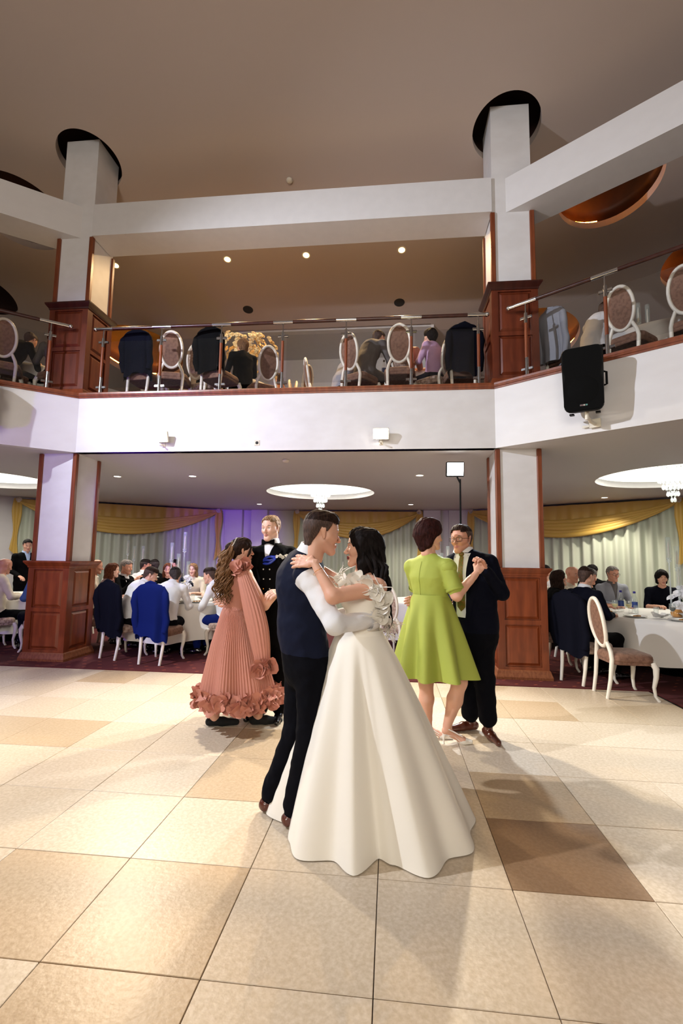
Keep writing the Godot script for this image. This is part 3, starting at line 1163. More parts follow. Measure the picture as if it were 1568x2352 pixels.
		for bl in blocks:
			for z in B:
				for y in B:
					for x in B:
						var o: int = ((bl[2] * B + z) * ny + bl[1] * B + y) * nx + bl[0] * B + x
						var here := val[o] < 0.0
						for ax in 3:
							if (val[o + st[ax]] < 0.0) == here:
								continue
							var u: int = st[(ax + 1) % 3]
							var w: int = st[(ax + 2) % 3]
							if o - u - w < 0:
								continue
							var q0 := vid[o - u - w]
							var q1 := vid[o - w]
							var q2 := vid[o]
							var q3 := vid[o - u]
							if q0 < 0 or q1 < 0 or q2 < 0 or q3 < 0:
								continue
							var g := VG[q0]
							if VG[q1] == VG[q2]:
								g = VG[q1]
							elif VG[q2] == VG[q3]:
								g = VG[q2]
							for q in [q0, q1, q2, q3]:
								if first[q] < 0:
									first[q] = g
								elif first[q] != g:
									seam[q] = {}
							if here:
								quads.append_array([g, q3, q2, q1, q0])
							else:
								quads.append_array([g, q0, q1, q2, q3])
		# straighten the seams between garments
		if seam.size() > 0:
			var j0 := 0
			while j0 < quads.size():
				for e in 4:
					var a := quads[j0 + 1 + e]
					var b := quads[j0 + 1 + (e + 1) % 4]
					if seam.has(a) and seam.has(b):
						seam[a][b] = true
						seam[b][a] = true
				j0 += 5
			for it in 5:
				var moved := {}
				for q in seam:
					if seam[q].size() < 2:
						continue
					var c := Vector3.ZERO
					for h in seam[q]:
						c += P[h]
					moved[q] = P[q].lerp(c / seam[q].size(), 0.55)
				for q in moved:
					P[q] = moved[q]
		var j1 := 0
		while j1 < quads.size():
			var g := quads[j1]
			if not out.has(g):
				out[g] = MB.new()
				maps[g] = {}
			var mb: MB = out[g]
			var mp: Dictionary = maps[g]
			var id := [0, 0, 0, 0]
			for j in 4:
				var q := quads[j1 + 1 + j]
				if not mp.has(q):
					mp[q] = mb.p.size()
					mb.p.append(P[q])
					mb.n.append(N[q])
					mb.t.append(Vector2(P[q].x, P[q].y))
				id[j] = mp[q]
			mb.i.append_array([id[0], id[1], id[2], id[0], id[2], id[3]])
			j1 += 5
	# walk from p along d onto the surface
	func hit(p: Vector3, d: Vector3, list: PackedInt32Array, far := 0.5) -> Vector3:
		var t := 0.0
		for s in 24:
			var v := full(p + d * t, list)
			if absf(v) < 0.0006:
				break
			t += v * 0.8
			if t > far:
				break
		return p + d * t
	# a patch of cloth lying on the surface: fn(u, v) -> point outside, cast along d, lifted by eps
	func patch(fn: Callable, nu: int, nv: int, d: Vector3, eps: float) -> MB:
		var l := all()
		var rows := []
		for v in nv + 1:
			var row := PackedVector3Array()
			for u in nu + 1:
				row.append(hit(fn.call(float(u) / nu, float(v) / nv), d, l) - d * eps)
			rows.append(row)
		var m := MB.new()
		m.grid(rows)
		return m

var jobs := []
func queue(f: Flesh) -> Flesh:
	jobs.append(f)
	return f
func _job(k: int) -> void:
	jobs[k].build()
func run_jobs() -> void:
	if jobs.size() > 0:
		var id := WorkerThreadPool.add_group_task(_job, jobs.size())
		WorkerThreadPool.wait_for_group_task_completion(id)
	jobs.clear()

# heads: local axes x to the person's left, y up, z out of the face; origin between the ears; about 0.235 from chin to crown
var head_m: Flesh
var head_f: Flesh
func head_flesh(woman: bool) -> Flesh:
	var f := Flesh.new()
	f.cell = 0.0036
	f.k = 0.022
	var w := 0.94 if woman else 1.0
	f.bone(Vector3(0, 0.036, -0.026), Vector3(0, 0.042, 0.012), 0.074 * w, 0.073 * w)
	f.bone(Vector3(0, 0.052, 0.028), Vector3(0, 0.03, 0.035), 0.05, 0.052)
	f.bone(Vector3(0, 0.0, 0.03), Vector3(0, -0.06, 0.047), 0.059 * w, 0.036 * w)
	for s in [-1.0, 1.0]:
		f.bone(Vector3(s * 0.043 * w, -0.042, 0.006), Vector3(s * 0.013, -0.089, 0.062), 0.022 if woman else 0.025, 0.017 if woman else 0.019)
		f.bone(Vector3(s * 0.034, -0.022, 0.062), Vector3(s * 0.05, -0.012, 0.034), 0.023, 0.02)
	f.bone(Vector3(-0.008, -0.097, 0.07), Vector3(0.008, -0.097, 0.07), 0.014, 0.014)
	# finer features blend less
	f.k = 0.009
	f.bone(Vector3(0, 0.010, 0.083), Vector3(0, -0.028, 0.103 if woman else 0.107), 0.0062, 0.0088)
	f.bone(Vector3(0, -0.031, 0.1035), Vector3(0, -0.035, 0.098), 0.0085, 0.0065)
	for s in [-1.0, 1.0]:
		f.bone(Vector3(s * 0.0095, -0.034, 0.0945), Vector3(s * 0.0125, -0.031, 0.087), 0.0062, 0.005)
		f.bone(Vector3(s * 0.012, 0.021, 0.084), Vector3(s * 0.045, 0.021, 0.066), 0.0075 if woman else 0.0095, 0.008)
		f.bone(Vector3(s * 0.020, -0.010, 0.081), Vector3(s * 0.044, -0.006, 0.069), 0.007, 0.008)
		f.bone(Vector3(s * 0.018, 0.0105, 0.0795), Vector3(s * 0.043, 0.0085, 0.0715), 0.0052, 0.0052)
		f.k = 0.006
		f.bone(Vector3(s * 0.077 * w, 0.020, -0.010), Vector3(s * 0.074 * w, -0.024, -0.001), 0.0160, 0.0085, 0, Vector3(1, 0, -0.35 * s), 2.8)
		f.k = 0.005
		f.bone(Vector3(0, -0.0545, 0.0885), Vector3(s * 0.021, -0.0580, 0.0775), 0.0055, 0.0030)
		f.bone(Vector3(0, -0.0665, 0.0870), Vector3(s * 0.018, -0.0635, 0.0775), 0.0062, 0.0036)
		f.k = 0.009
	f.recolor = func(p: Vector3, g: int) -> int: return 1 if p.z > 0.07 and absf(p.y + 0.0605) < 0.0098 * (1.0 - p.x * p.x / 0.0006) else g
	f.k = 0.022
	f.cuts = [[Vector3(0.0305, 0.0005, 0.0955), 0.0150], [Vector3(-0.0305, 0.0005, 0.0955), 0.0150]]
	# neck stub
	f.bone(Vector3(0, -0.03, -0.022), Vector3(0, -0.14, -0.03), 0.05 * w, 0.052 * w)
	return f

func eye_bits(e: float) -> Array:
	var white := MB.new()
	var dark := MB.new()
	white.ball(Vector3(e * 0.0305, 0.0015, 0.0705), Vector3.ONE * 0.0122, 14, 10)
	dark.ball(Vector3(e * 0.0300, 0.0012, 0.0762), Vector3(0.0058, 0.0058, 0.0070), 12, 8)
	# lashes and brow
	dark.tube([Vector3(e * 0.019, 0.0045, 0.0785), Vector3(e * 0.0305, 0.0078, 0.0828), Vector3(e * 0.042, 0.0040, 0.0755)], [0.0008, 0.0015, 0.0008], 5)
	dark.tube([Vector3(e * 0.012, 0.0235, 0.0920), Vector3(e * 0.03, 0.0290, 0.0862), Vector3(e * 0.048, 0.0250, 0.0745)], [0.0022, 0.0032, 0.0014], 6, true, 1.0)
	return [white.mesh(), dark.mesh()]

# five fingers on a palm; local axes: y from the wrist to the fingertips, x towards the thumb, z out of the back of the hand
func hand_flesh(at: Transform3D, thumb_side: float, curl: Array, spread := 0.06, thumb_in := 0.3, scale := 1.0, g := 0) -> Flesh:
	var f := Flesh.new()
	f.cell = 0.0032
	f.k = 0.010
	var ts := thumb_side
	var X := func(v: Vector3) -> Vector3: return at * (Vector3(v.x * ts, v.y, v.z) * scale)
	var nrm := at.basis.z.normalized()
	f.bone(X.call(Vector3(0.002, -0.026, 0)), X.call(Vector3(0.0, 0.014, 0)), 0.0235 * scale, 0.026 * scale, g, nrm, 1.25)
	for j in 4:
		var bx: float = 0.030 - j * 0.0205
		f.bone(X.call(Vector3(bx * 0.55, 0.01, 0)), X.call(Vector3(bx, 0.085 - absf(j - 1.2) * 0.004, 0.0)), 0.0165 * scale, 0.0115 * scale, g, nrm, 1.15)
	var ln := [0.074, 0.082, 0.077, 0.060]
	var rr := [0.0088, 0.009, 0.0086, 0.0076]
	for j in 4:
		var bx: float = 0.030 - j * 0.0205
		var p := Vector3(bx, 0.085 - absf(j - 1.2) * 0.004, 0.0)
		var a := (1.2 - j) * spread
		var c: float = curl[j]
		var pts := [X.call(p)]
		var rad := [0.0105 * scale]
		var bend := 0.0
		for s in 3:
			bend += c * [0.8, 1.0, 0.7][s]
			var seg: float = ln[j] * [0.45, 0.32, 0.25][s]
			p += Vector3(sin(a) * cos(bend), cos(a) * cos(bend), -sin(bend)) * seg
			pts.append(X.call(p))
			rad.append(rr[j] * [1.0, 0.93, 0.78][s] * scale)
		f.chain(pts, rad, g)
	var t0 := Vector3(0.022, 0.014, -0.006)
	var t1 := t0 + Vector3(0.026, 0.032, -0.012 - thumb_in * 0.02)
	var t2 := t1 + Vector3(0.010 - thumb_in * 0.03, 0.032, -0.01 - thumb_in * 0.02)
	var t3 := t2 + Vector3(0.002 - thumb_in * 0.03, 0.026, -0.006)
	f.chain([X.call(t0), X.call(t1), X.call(t2), X.call(t3)], [0.0165 * scale, 0.0125 * scale, 0.0105 * scale, 0.0085 * scale], g)
	return f

# joints of the dancers in forward coordinates
const FIG := {
	"groom": {"neck": [-0.458, 1.504, 2.700], "head": [-0.394, 1.604, 2.680], "rsh": [-0.463, 1.377, 2.600], "lsh": [-0.607, 1.398, 2.900], "rel": [-0.286, 1.125, 2.470], "rwr": [-0.090, 1.136, 2.640], "lel": [-0.543, 1.054, 3.040], "lwr": [-0.265, 1.114, 3.050], "chest": [-0.524, 1.316, 2.760], "waist": [-0.515, 1.064, 2.770], "pelvis": [-0.484, 0.865, 2.780], "rhip": [-0.432, 0.848, 2.700], "lhip": [-0.532, 0.809, 2.860], "rkn": [-0.440, 0.483, 2.700], "lkn": [-0.546, 0.453, 2.840], "ran": [-0.522, 0.035, 2.720], "lan": [-0.679, 0.039, 2.850]},
	"bride": {"neck": [-0.150, 1.379, 2.730], "head": [-0.156, 1.525, 2.720], "lsh": [-0.071, 1.310, 2.580], "rsh": [-0.195, 1.321, 2.880], "lel": [-0.292, 1.269, 2.440], "lwr": [-0.402, 1.438, 2.500], "rel": [-0.279, 1.294, 3.020], "rwr": [-0.463, 1.415, 3.020], "chest": [-0.134, 1.238, 2.730], "waist": [-0.172, 1.058, 2.740], "pelvis": [-0.171, 0.933, 2.740]},
	"tux": {"neck": [-1.136, 1.601, 4.460], "head": [-1.138, 1.741, 4.420], "rsh": [-1.297, 1.502, 4.420], "lsh": [-0.955, 1.507, 4.500], "rel": [-1.351, 1.203, 4.380], "rwr": [-1.446, 1.074, 4.300], "lel": [-0.826, 1.214, 4.350], "lwr": [-0.936, 1.175, 4.120], "chest": [-1.117, 1.389, 4.460], "waist": [-1.105, 1.101, 4.460], "pelvis": [-1.107, 0.897, 4.460], "rhip": [-1.180, 0.876, 4.450], "lhip": [-1.042, 0.877, 4.470], "rkn": [-1.170, 0.423, 4.420], "lkn": [-1.009, 0.409, 4.420], "ran": [-1.195, 0.022, 4.450], "lan": [-1.007, 0.040, 4.420]},
	"pink": {"neck": [-1.361, 1.380, 4.220], "head": [-1.350, 1.527, 4.220], "rsh": [-1.258, 1.322, 4.080], "lsh": [-1.489, 1.311, 4.340], "rel": [-1.096, 1.043, 4.120], "rwr": [-0.975, 1.174, 4.120], "lel": [-1.400, 1.085, 4.480], "lwr": [-1.282, 1.260, 4.500], "chest": [-1.391, 1.210, 4.220], "waist": [-1.392, 1.015, 4.220], "pelvis": [-1.380, 0.899, 4.220], "rhip": [-1.312, 0.890, 4.160], "lhip": [-1.445, 0.873, 4.260], "rkn": [-1.168, 0.398, 4.200], "lkn": [-1.486, 0.385, 4.200], "ran": [-1.158, 0.055, 4.230], "lan": [-1.521, 0.060, 4.140]},
	"lime": {"neck": [0.325, 1.506, 4.080], "head": [0.333, 1.665, 4.070], "rsh": [0.462, 1.418, 3.980], "lsh": [0.183, 1.404, 4.180], "rel": [0.532, 1.183, 3.920], "rwr": [0.699, 1.357, 4.020], "lel": [0.249, 1.177, 4.350], "lwr": [0.447, 1.295, 4.400], "chest": [0.325, 1.323, 4.080], "waist": [0.335, 1.178, 4.080], "pelvis": [0.348, 1.016, 4.080], "rhip": [0.390, 1.005, 4.030], "lhip": [0.290, 0.991, 4.130], "rkn": [0.559, 0.491, 4.020], "lkn": [0.298, 0.456, 4.120], "ran": [0.459, 0.123, 4.020], "lan": [0.313, 0.086, 4.150]},
	"navy": {"neck": [0.651, 1.540, 4.320], "head": [0.635, 1.647, 4.280], "rsh": [0.558, 1.446, 4.340], "lsh": [0.850, 1.451, 4.240], "rel": [0.404, 1.199, 4.360], "rwr": [0.247, 1.119, 4.200], "lel": [0.946, 1.193, 4.200], "lwr": [0.791, 1.379, 4.060], "chest": [0.710, 1.341, 4.300], "waist": [0.736, 1.096, 4.300], "pelvis": [0.742, 0.946, 4.300], "rhip": [0.673, 0.920, 4.340], "lhip": [0.793, 0.933, 4.260], "rkn": [0.693, 0.449, 4.360], "lkn": [0.797, 0.464, 4.240], "ran": [0.695, 0.082, 4.360], "lan": [0.811, 0.094, 4.200]},
}

var later := []
var hair_t := {}

func jv(J: Dictionary, k: String) -> Vector3:
	var q = J[k]
	return V(q[0], q[1], q[2])

# head frame: position, direction the face points to (forward coordinates x, z), nod down, tilt, size
func head_at(p: Vector3, dx: float, dz: float, nod := 0.0, tilt := 0.0, s := 1.0) -> Transform3D:
	var z = Vector3(dx, 0, -dz).normalized()
	var b = Basis(Vector3.UP.cross(z).normalized(), Vector3.UP, z)
	b = b * Basis(Vector3.RIGHT, nod) * Basis(Vector3(0, 0, 1), tilt)
	return Transform3D(b.scaled_local(Vector3.ONE * s), p)

# limb-and-trunk skeleton; groups: 0 skin, 1 sleeves/shirt, 2 trousers, 3 shoes, 4 trunk garment
func skeleton(J: Dictionary, o: Dictionary) -> Flesh:
	var f = Flesh.new()
	f.cell = o.get("cell", 0.0095)
	f.wr = o.get("wr", 0.004)
	var gt: int = o.get("trunk", 4)
	var gs: int = o.get("sleeve", 1)
	var gf: int = o.get("forearm", gs)
	var fw: Vector3 = o.fwd
	var cr: float = o.get("chest", 0.172)
	var wr_: float = o.get("waist", 0.152)
	var hr: float = o.get("hip", 0.162)
	var fl: float = o.get("flat", 1.42)
	var neck = jv(J, "neck")
	var chest = jv(J, "chest")
	var waist = jv(J, "waist")
	var pel = jv(J, "pelvis")
	f.k = 0.05
	f.bone(chest, waist, cr, wr_, gt, fw, fl)
	f.bone(waist, pel, wr_, hr, gt, fw, fl * 0.93)
	var top = chest.lerp(neck, 0.45)
	f.bone(top, chest, cr * 0.72, cr * 0.95, gt, fw, fl)
	var sr: float = o.get("shoulder", 0.066)
	for s in ["r", "l"]:
		f.bone(top.lerp(neck, 0.35), jv(J, s + "sh"), sr * 0.95, sr, gt)
	f.k = 0.03
	f.bone(neck - Vector3(0, 0.03, 0), jv(J, "head") - Vector3(0, 0.03, 0), o.get("neck", 0.054), o.get("neck", 0.054) * 0.98, 0)
	f.k = 0.022
	var ar: float = o.get("arm", 0.054)
	for s in ["r", "l"]:
		var sh = jv(J, s + "sh")
		var el = jv(J, s + "el")
		var w = jv(J, s + "wr")
		if o.get("short", false):
			f.bone(sh, sh.lerp(el, 0.74), ar * 1.12, ar * 1.1, gs)
			f.bone(sh.lerp(el, 0.6), el, ar * 0.85, ar * 0.78, 0)
		elif gs == 0:
			f.bone(sh, el, ar * 0.92, ar * 0.72, 0)
		else:
			f.bone(sh, el, ar * 1.12, ar * 0.92, gs)
		f.bone(el, w, ar * (0.92 if gf > 0 else 0.74), ar * (0.72 if gf > 0 else o.get("wristk", 0.5)), gf)
	if J.has("rhip"):
		var lr: Array = o.get("leg", [0.088, 0.068, 0.062])
		var gl: int = o.get("leggroup", 2)
		for s in ["r", "l"]:
			var hp = jv(J, s + "hip")
			var kn = jv(J, s + "kn")
			var an = jv(J, s + "an")
			f.k = 0.03
			f.bone(hp, kn, lr[0], lr[1], gl)
			if gl == 0:
				f.bone(kn, kn.lerp(an, 0.4), lr[1], lr[1] * 1.02, 0)
				f.bone(kn.lerp(an, 0.4), an + Vector3(0, 0.03, 0), lr[1] * 1.0, lr[2], 0)
			else:
				f.bone(kn, an + Vector3(0, 0.07, 0), lr[1], lr[2], gl)
			if o.has("feet"):
				var sg = 3 if s == "r" else 5
				f.k = 0.015
				var d: Vector3 = o.feet[s]
				d = d.normalized()
				var a = Vector3(an.x, 0.0, an.z)
				f.bone(a + Vector3(0, 0.042, 0) - d * 0.04, a + Vector3(0, 0.04, 0) + d * 0.07, 0.036, 0.038, sg)
				f.bone(a + Vector3(0, 0.036, 0) + d * 0.07, a + Vector3(0, 0.028, 0) + d * 0.19, 0.037, 0.026, sg)
				f.bone(a + Vector3(0, 0.05, 0), an + Vector3(0, 0.08, 0), 0.034, 0.045, sg if gl > 0 else 0)
	return f

func limb_hand(J: Dictionary, s: String, dir: Vector3, back: Vector3, curl: Array, spread := 0.05, thumb := 0.3, size := 1.0) -> Flesh:
	var w = jv(J, s + "wr")
	var y = dir.normalized()
	var z = (back - y * back.dot(y)).normalized()
	var x = y.cross(z)
	# right hand: seen from its back with fingers up the thumb is on the left
	return queue(hand_flesh(Transform3D(Basis(x, y, z), w + y * 0.02), -1.0 if s == "r" else 1.0, curl, spread, thumb, size))

# hair templates in head axes
func hair_flesh(kind: String) -> Flesh:
	var f = Flesh.new()
	f.cell = 0.0042
	f.k = 0.03
	f.wr = 0.0035
	f.wsc = Vector3(6.0, 1.6, 2.2)
	if kind == "short" or kind == "crew":
		var t = 0.007 if kind == "short" else 0.004
		f.bone(Vector3(0, 0.036, -0.026), Vector3(0, 0.042, 0.012), 0.076 + t, 0.076 + t)
		f.bone(Vector3(0, 0.066, -0.03), Vector3(0, 0.072 if kind == "short" else 0.066, 0.04), 0.062, 0.052 if kind == "short" else 0.046)
		f.bone(Vector3(0, -0.03, -0.05), Vector3(0, -0.055, -0.052), 0.046, 0.04)
		f.keep = func(p: Vector3) -> float:
			var h := 0.0
			if p.z > 0.045:
				h = 0.078 - (0.02 if absf(p.x) > 0.04 else 0.0)
			elif p.z > 0.015:
				h = lerpf(0.012, 0.07, (p.z - 0.015) / 0.03)
			elif p.z > -0.02:
				h = lerpf(0.034, 0.012, (p.z + 0.02) / 0.035)
			else:
				h = lerpf(-0.075, 0.034, clampf((p.z + 0.06) / 0.04, 0, 1))
			return h - p.y
		f.recolor = func(p: Vector3, g: int) -> int: return 1 if p.y < 0.068 - 0.1 * maxf(p.z, 0.0) else 0
	elif kind == "bob":
		f.wr = 0.006
		f.bone(Vector3(0, 0.04, -0.03), Vector3(0, 0.052, 0.012), 0.092, 0.088)
		f.bone(Vector3(0, 0.09, -0.03), Vector3(0, 0.085, 0.045), 0.055, 0.045)
		f.bone(Vector3(0, 0.0, -0.055), Vector3(0, -0.09, -0.045), 0.075, 0.045)
		for s in [-1.0, 1.0]:
			f.bone(Vector3(s * 0.06, 0.03, 0.0), Vector3(s * 0.055, -0.07, -0.03), 0.036, 0.028)
		f.keep = func(p: Vector3) -> float:
			var q := (p - Vector3(0, -0.035, 0.10)) / Vector3(0.064, 0.098, 0.085)
			return (1.0 - q.length()) * 0.06
	elif kind == "long":
		f.wr = 0.006
		f.bone(Vector3(0, 0.038, -0.028), Vector3(0, 0.046, 0.014), 0.086, 0.083)
		f.bone(Vector3(0, 0.0, -0.055), Vector3(0, -0.14, -0.06), 0.076, 0.07)
		f.bone(Vector3(0, -0.14, -0.06), Vector3(0, -0.26, -0.07), 0.07, 0.045)
		for s in [-1.0, 1.0]:
			f.bone(Vector3(s * 0.06, 0.04, 0.01), Vector3(s * 0.066, -0.09, 0.0), 0.03, 0.03)
			f.bone(Vector3(s * 0.066, -0.09, 0.0), Vector3(s * 0.075, -0.2, 0.0), 0.03, 0.02)
		f.keep = func(p: Vector3) -> float:
			var q := (p - Vector3(0, -0.035, 0.105)) / Vector3(0.068, 0.125, 0.098)
			return (1.0 - q.length()) * 0.06
	elif kind == "bun":
		f.wr = 0.006
		f.bone(Vector3(0, 0.038, -0.028), Vector3(0, 0.046, 0.012), 0.084, 0.081)
		f.bone(Vector3(0, 0.03, -0.115), Vector3(0, 0.0, -0.115), 0.042, 0.042)
		f.bone(Vector3(0, -0.02, -0.05), Vector3(0, -0.05, -0.05), 0.055, 0.04)
		f.keep = func(p: Vector3) -> float:
			var q := (p - Vector3(0, -0.05, 0.10)) / Vector3(0.08, 0.125, 0.10)
			return (1.0 - q.length()) * 0.06
	return f

func put_groups(t: Node3D, f: Flesh, names: Dictionary, extra_skin: Array = [], J := {}) -> void:
	var skin = f.out.get(0, MB.new())
	if not J.is_empty():
		inner_body(skin, J)
	var lips = MB.new()
	for e in extra_skin:
		# [flesh or MB, transform]
		if e[0] is Flesh:
			for g in e[0].out:
				(skin if g == 0 else lips).add(e[0].out[g], e[1])
		else:
			skin.add(e[0], e[1])
	part("body", skin, names[0][1], t)
	if lips.p.size() > 0:
		part("lips", lips, names.get("lips", "lips"), t)
	for g in f.out:
		if g != 0 and names.has(g):
			part(names[g][0], f.out[g], names[g][1], t)

var eye_mesh := []
func put_eyes(t: Node3D, x: Transform3D, iris := "iris_dark") -> void:
	if eye_mesh.is_empty():
		eye_mesh = [eye_bits(-1.0), eye_bits(1.0)]
	for e in eye_mesh:
		var o = part("eye", e[0], "eye_white", t, x)
		part("lash_and_brow", e[1], iris, o)

# the body under the clothes: neck to wrists and ankles
func inner_body(m: MB, J: Dictionary) -> void:
	var top = jv(J, "neck") - Vector3(0, 0.02, 0)
	var pel = jv(J, "pelvis")
	m.tube([top, jv(J, "chest"), jv(J, "waist"), pel], [0.04, 0.07, 0.07, 0.07], 8)
	for s in ["r", "l"]:
		m.tube([top, jv(J, s + "sh"), jv(J, s + "el"), jv(J, s + "wr")], [0.035, 0.04, 0.03, 0.022], 8)
		if J.has(s + "kn"):
			m.tube([pel, jv(J, s + "hip"), jv(J, s + "kn"), jv(J, s + "an") + Vector3(0, 0.02, 0)], [0.06, 0.05, 0.035, 0.022], 8)

# ring of cloth round a neck or wrist
func band(path_c: Vector3, up: Vector3, fwd: Vector3, r0: float, r1: float, h: float, open := 0.0, flat := 1.0) -> MB:
	var m = MB.new()
	var rows = []
	var y = up.normalized()
	var z = (fwd - y * fwd.dot(y)).normalized()
	var x = y.cross(z)
	for q in [[r0, 0.0], [lerpf(r0, r1, 0.5) + 0.002, h * 0.5], [r1, h], [r1 + 0.006, h + 0.001], [r1 + 0.012, h * 0.55], [r0 + 0.012, 0.0]]:
		var row = PackedVector3Array()
		for k in 25:
			var a = open + (TAU - 2 * open) * k / 24.0
			row.append(path_c + (z * cos(a) * flat + x * sin(a)) * q[0] + y * (q[1] - (0.012 if open > 0 and (k == 0 or k == 24) and q[1] < h * 0.6 else 0.0)))
		rows.append(row)
	m.grid(rows)
	return m

# skirt: rows from waist to hem; hem radius by angle (degrees from the camera side, clockwise to +x) as [angle, radius]
func skirt_mesh(wc: Vector3, hc: Vector3, rw: float, lobes: Array, rows_n: int, segs: int, power: float, pleat := 0.0, pleats := 0, fwd := Vector3.ZERO, wflat := 1.0) -> MB:
	var m = MB.new()
	var rows = []
	for r in rows_n + 1:
		var s = float(r) / rows_n
		var c = wc.lerp(hc, s)
		var row = PackedVector3Array()
		for k in segs:
			var a = 360.0 * k / segs - 180.0
			var R = 0.0
			for j in lobes.size():
				var a0: float = lobes[j][0]
				var a1: float = lobes[(j + 1) % lobes.size()][0] + (360.0 if j == lobes.size() - 1 else 0.0)
				var aa = a if a >= lobes[0][0] else a + 360.0
				if aa >= a0 and aa <= a1:
					var t = (aa - a0) / (a1 - a0)
					t = t * t * (3.0 - 2.0 * t)
					R = lerpf(lobes[j][1], lobes[(j + 1) % lobes.size()][1], t)
			var mean = 0.0
			for q in lobes:
				mean += q[1]
			mean /= lobes.size()
			# folds open towards the hem
			var e = pow(s, power)
			var rr = lerpf(rw, mean, e) + (R - mean) * pow(s, 1.25)
			var ra = deg_to_rad(a)
			rr += pleat * cos(ra * pleats) * minf(1.0, s * 6.0 + 0.4)
			var d = Vector3(sin(ra), 0, cos(ra))
			if wflat != 1.0:
				d += fwd * (d.dot(fwd) * (lerpf(1.0 / wflat, 1.0, minf(1.0, s * 2.5)) - 1.0))
			row.append(c + d * rr)
		rows.append(row)
	m.grid(rows, true)
	return m

# ruffled petal: a cupped, wavy disc
func petal(m: MB, c: Vector3, n: Vector3, r: float, R: RandomNumberGenerator, wave := 0.35, cup := 0.5, rings := 3, segs := 10, seed_turn := -1.0) -> void:
	var y = n.normalized()
	var x = (Vector3.UP if absf(y.y) < 0.9 else Vector3.RIGHT).cross(y).normalized()
	var z = x.cross(y)
	var ph = R.randf() * TAU
	var f = R.randi_range(2, 4)
	var rows = []
	for q in rings + 1:
		var t = float(q) / rings
		var row = PackedVector3Array()
		for k in segs:
			var a = TAU * k / segs
			var rr = r * t * (1.0 + 0.12 * sin(a * 3 + ph))
			row.append(c + (x * cos(a) + z * sin(a)) * rr + y * (cup * r * t * t + wave * r * t * t * sin(a * f + ph)))
		rows.append(row)
	m.grid(rows, true)

# lock of hair along points
func lock(m: MB, pts: Array, r: float, waves: float, amp: float, R: RandomNumberGenerator, n := 26, flat := 0.55) -> void:
	var cv = Curve3D.new()
	for p in pts:
		cv.add_point(p)
	for k in pts.size():
		var a: Vector3 = pts[maxi(k - 1, 0)]
		var b: Vector3 = pts[mini(k + 1, pts.size() - 1)]
		cv.set_point_in(k, (a - b) / 5.0)
		cv.set_point_out(k, (b - a) / 5.0)
	var L = cv.get_baked_length()
	var path = []
	var rad = []
	var ph = R.randf() * TAU
	for k in n + 1:
		var t = float(k) / n
		var p = cv.sample_baked(L * t)
		var a = ph + t * waves * TAU
		var g = amp * smoothstep(0.12, 0.5, t)
		path.append(p + Vector3(cos(a) * g, 0, sin(a) * g))
		rad.append(r * (0.75 + 0.25 * sin(PI * minf(t * 1.3, 1.0))) * (1.0 if t < 0.75 else lerpf(1.0, 0.15, (t - 0.75) / 0.25)))
	m.tube(path, rad, 7, true, flat)

func glasses_mesh(hx: Transform3D) -> MB:
	var gl = MB.new()
	for s in [-1.0, 1.0]:
		var ring = []
		for q in round_rect(0.05, 0.036, 0.012, 4):
			ring.append(hx * Vector3(s * 0.034 + q.x, q.y, 0.098 - absf(q.x + s * 0.034) * 0.12))
		ring.append(ring[0])
		gl.tube(ring, 0.0018, 5)
		gl.tube([hx * Vector3(s * 0.06, 0.006, 0.09), hx * Vector3(s * 0.078, 0.008, 0.0)], 0.0018, 5)
	gl.tube([hx * Vector3(-0.009, 0.004, 0.1), hx * Vector3(0.009, 0.004, 0.1)], 0.0016, 5)
	return gl

